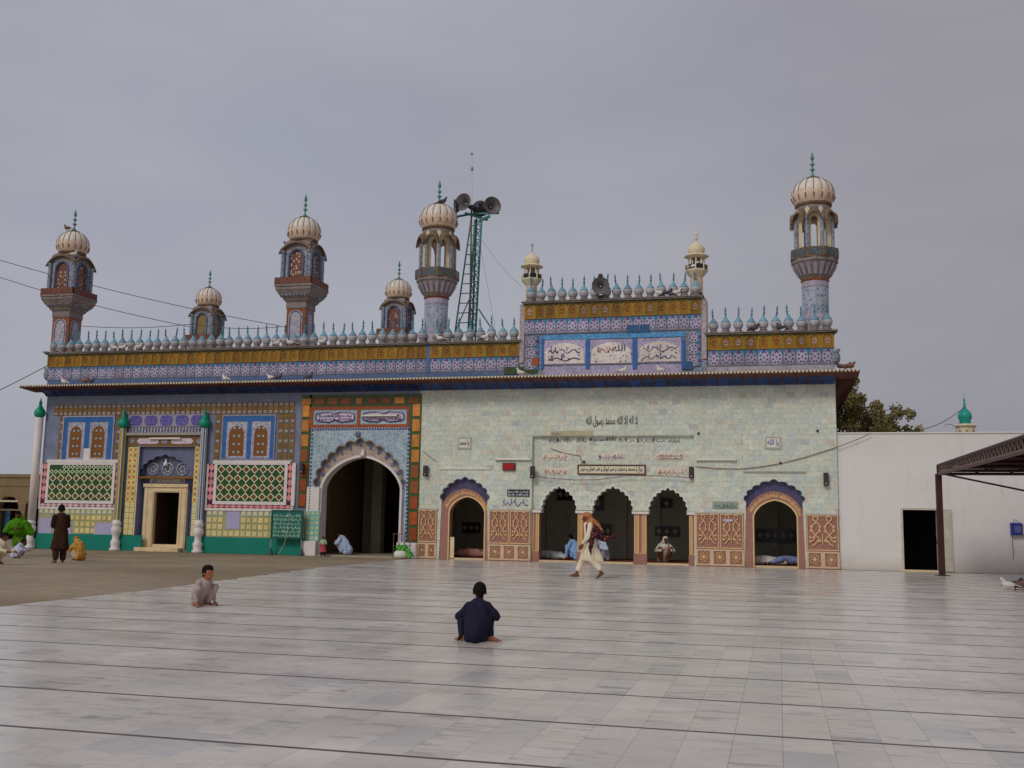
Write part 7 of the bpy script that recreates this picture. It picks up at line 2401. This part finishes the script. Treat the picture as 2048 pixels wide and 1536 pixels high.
# inside the prayer hall
def hall_spot(px, py):
    r = GP(px, py, .06)
    return Vector((r.x, max(.9, min(r.y, 4.8)), .06))
DIMW = cloth('dim_white_cotton', S(190, 188, 178))
def at_hall(px, y):
    return Vector((P(px, 1100, y)[0], y, .06))
squat(at_hall(1328, 1.3), rad(200), .98, 'person in white with a brown wrap sitting inside the right scalloped arch', SKIN2, DIMW, cloth('brown_wrap_cotton', S(104, 62, 44)), 'knees', (0, 1, -.3), .016, False, cloth('white_head_cloth', S(196, 192, 182)))
squat(at_hall(1150, 1.1), rad(60), 1.0, 'person in light blue leaning at the left pillar of the middle arch', SKIN2, cloth('light_blue_cotton', S(110, 140, 176)), cloth('light_blue_cotton_trousers', S(110, 136, 170)), 'down', (0, 1, -.4), .016)
STRB = cloth('grey_striped_cotton', S(150, 160, 176))
def stand_small(loc, yaw, k, label, top, legs, skin=SKIN2, hair=True, head_dir=None, voxel=.014, scarf=None, lean=0.0):
    H = Pose(loc, yaw, k)
    hd = H(0, .05 + lean * 1.0, 1.57 - abs(lean) * .25)
    hf = H.d(*(head_dir or (0, 1, -.1)))
    nk = H(0, lean * .85, 1.42 - abs(lean) * .2)
    body = head_caps(hd, hf, k) + [(H(0, 0, .95), H(0, lean * .5, 1.15), .13 * k, .11 * k), (H(0, lean * .5, 1.15), H(0, lean * .8, 1.32 - abs(lean) * .15), .11 * k, .105 * k), (H(0, lean * .8, 1.34 - abs(lean) * .15), nk, .07 * k, .05 * k)]
    tc = [(H(0, lean * .8, 1.35 - abs(lean) * .15), nk, .105 * k, .074 * k), (H(0, lean * .8, 1.34 - abs(lean) * .15), H(0, lean * .4, 1.1), .15 * k, .165 * k, (1.2, .85, 1)), (H(0, lean * .4, 1.1), H(0, 0, .85), .165 * k, .19 * k, (1.15, .9, 1)), (H(0, 0, .85), H(0, -.02, .44), .19 * k, .25 * k, (1.15, .9, .4))]
    lc = []
    for s in (1, -1):
        sh, el, wr = H(.18 * s, lean * .8, 1.36 - abs(lean) * .15), H(.215 * s, lean * .7 + .04, 1.08), H(.12 * s, lean * .7 + .24, 1.02)
        hp, kn, an = H(.09 * s, 0, .92), H(.10 * s, .02, .5), H(.12 * s, -.02 + .05 * s, .09)
        body += [(sh, el, .05 * k, .043 * k), (el, wr, .042 * k, .03 * k), (hp, kn, .085 * k, .06 * k), (kn, an, .055 * k, .036 * k)]
        body += hand(wr, (wr - el), H.d(0, .3, 1), k, .4) + foot(an, H.d(.15 * s, 1, 0), k)
        tc += [(sh, el, .074 * k, .068 * k), (el, el.lerp(wr, .85), .066 * k, .052 * k)]
        lc += [(hp, kn, .12 * k, .11 * k), (kn, H(.12 * s, -.02 + .05 * s, .14), .11 * k, .085 * k)]
    p = person(loc, label, body, voxel, skin)
    garment(p, 'tunic', tc, .016, top, 3)
    garment(p, 'trousers', lc, .016, legs, 4)
    if hair:
        hair_part(p, hd, hf, k)
    face_parts(p, hd, hf, k)
    return p, H, hd
squat(at_hall(1203, 1.0), rad(150), 1.05, 'person in pale striped blue clothes squatting inside the middle arch behind the walker', SKIN2, STRB, STRB, 'knees', (0, 1, -.2), .016)
def lying(loc, yaw, label, top, skin=SKIN2):
    H = Pose(loc, yaw, 1.0)
    hd = H(0, .78, .16)
    body = head_caps(hd, H.d(.9, .2, .35)) + [(H(0, .0, .16), H(0, .5, .16), .13, .14), (H(0, .5, .15), H(0, .68, .15), .07, .06), (H(.05, 0, .18), H(.22, -.38, .2), .09, .06), (H(.22, -.38, .2), H(.1, -.74, .09), .055, .036), (H(-.07, 0, .13), H(-.02, -.44, .12), .09, .06), (H(-.02, -.44, .12), H(.0, -.85, .09), .055, .036),
        (H(.1, .48, .22), H(.3, .3, .14), .05, .042), (H(.3, .3, .14), H(.36, .52, .08), .04, .03), (H(-.12, .48, .12), H(-.1, .72, .08), .05, .042)]
    body += hand(H(.36, .52, .08), H.d(.2, 1, -.1), H.d(-1, 0, 0)) + foot(H(.1, -.74, .1), H.d(.8, -.3, .3)) + foot(H(0, -.85, .1), H.d(.7, -.4, .3))
    p = person(loc, label, body, .016, skin)
    garment(p, 'tunic', [(H(0, -.25, .16), H(0, .1, .17), .17, .18), (H(0, .1, .17), H(0, .55, .16), .18, .15), (H(.1, .48, .22), H(.3, .3, .14), .08, .07), (H(-.12, .48, .12), H(-.1, .68, .1), .08, .06)], .018, top, 4)
    garment(p, 'trousers', [(H(.05, 0, .18), H(.22, -.38, .2), .12, .1), (H(.22, -.38, .2), H(.12, -.68, .11), .095, .07), (H(-.07, 0, .13), H(-.02, -.44, .12), .12, .1), (H(-.02, -.44, .12), H(.0, -.78, .1), .095, .07)], .018, top, 4)
    hair_part(p, hd, H.d(.9, .2, .35))
    return p
lying(at_hall(1098, 1.6), rad(70), 'person in grey-white clothes lying on the floor of the left scalloped arch', cloth('grey_white_cotton', S(160, 166, 166)))
lying(at_hall(1527, 1.2), rad(95), 'person in off-white clothes lying inside the right side arch, nearer its left jamb', cloth('grey_white_cotton_two', S(180, 176, 168)))
lying(at_hall(1572, 1.5), rad(-60), 'person in blue clothes lying inside the right side arch, nearer its right jamb', cloth('slate_blue_cotton', S(110, 122, 160)))
lying(at_hall(944, 1.6), rad(90), 'person with reddish and white cloths lying inside the left side arch', cloth('dusty_red_cotton', S(150, 110, 100)))

# --- standing man in dark brown, seen from behind
g = GP(117, 1126)
BRN = cloth('dark_brown_cotton', S(44, 27, 20))
stand_small((g.x, g.y, 0), rad(52), 1.0, 'standing man in long dark brown tunic facing away, near the shrine corner', BRN, cloth('dark_brown_trousers', S(46, 34, 28)), SKIN2, True, (.1, 1, -.35), .012, None, .06)
# --- woman in bright green bending forward
g = GP(36, 1112)
GRN = cloth('bright_green_cotton', S(58, 108, 16))
GRN2 = shawl_mat('dark_green_flowered_cotton', S(58, 92, 18), S(96, 122, 40), S(34, 64, 18), 16)
p, H, hd = stand_small((g.x, g.y, 0), rad(195), .92, 'woman in bright green shawl and dress stooping at the far left beside the white column', GRN2, GRN, SKIN2, True, (-.2, 1, -.35), .014, None, .22)
garment(p, 'shawl', [(H(-.22, .16, 1.18), H(.22, .16, 1.18), .15, .15), (H(-.28, .12, 1.12), H(-.46, .08, .86), .15, .11), (H(.28, .12, 1.12), H(.48, .08, .88), .15, .11), (H(-.4, .05, .9), H(.4, .05, .9), .12, .12), (H(0, .2, 1.2), H(0, .16, .98), .20, .22), (hd + H.d(0, -.07, .0), H(0, .06, 1.24), .095, .15)], .018, GRN, 4)
# --- small child by the gate pier
g = Vector((P(646, 1100, -.45)[0], -.45, 0))
p, H, hd = stand_small(g, rad(190), .45, 'toddler in green top and red skirt standing against the white pier of the gateway', cloth('red_pink_cotton', S(150, 62, 70)), cloth('black_child_trousers', S(34, 26, 30)), SKIN2, True, (0, 1, 0), .010)
garment(p, 'top', [(H(0, 0, 1.32), H(0, 0, 1.02), .175 * .45, .195 * .45, (1.2, .9, 1)), (H(.2, 0, 1.34), H(.25, 0, 1.1), .1 * .45, .095 * .45), (H(-.2, 0, 1.34), H(-.25, 0, 1.1), .1 * .45, .095 * .45)], .012, cloth('pale_green_child_cotton', S(120, 150, 120)), 2, None, .004)
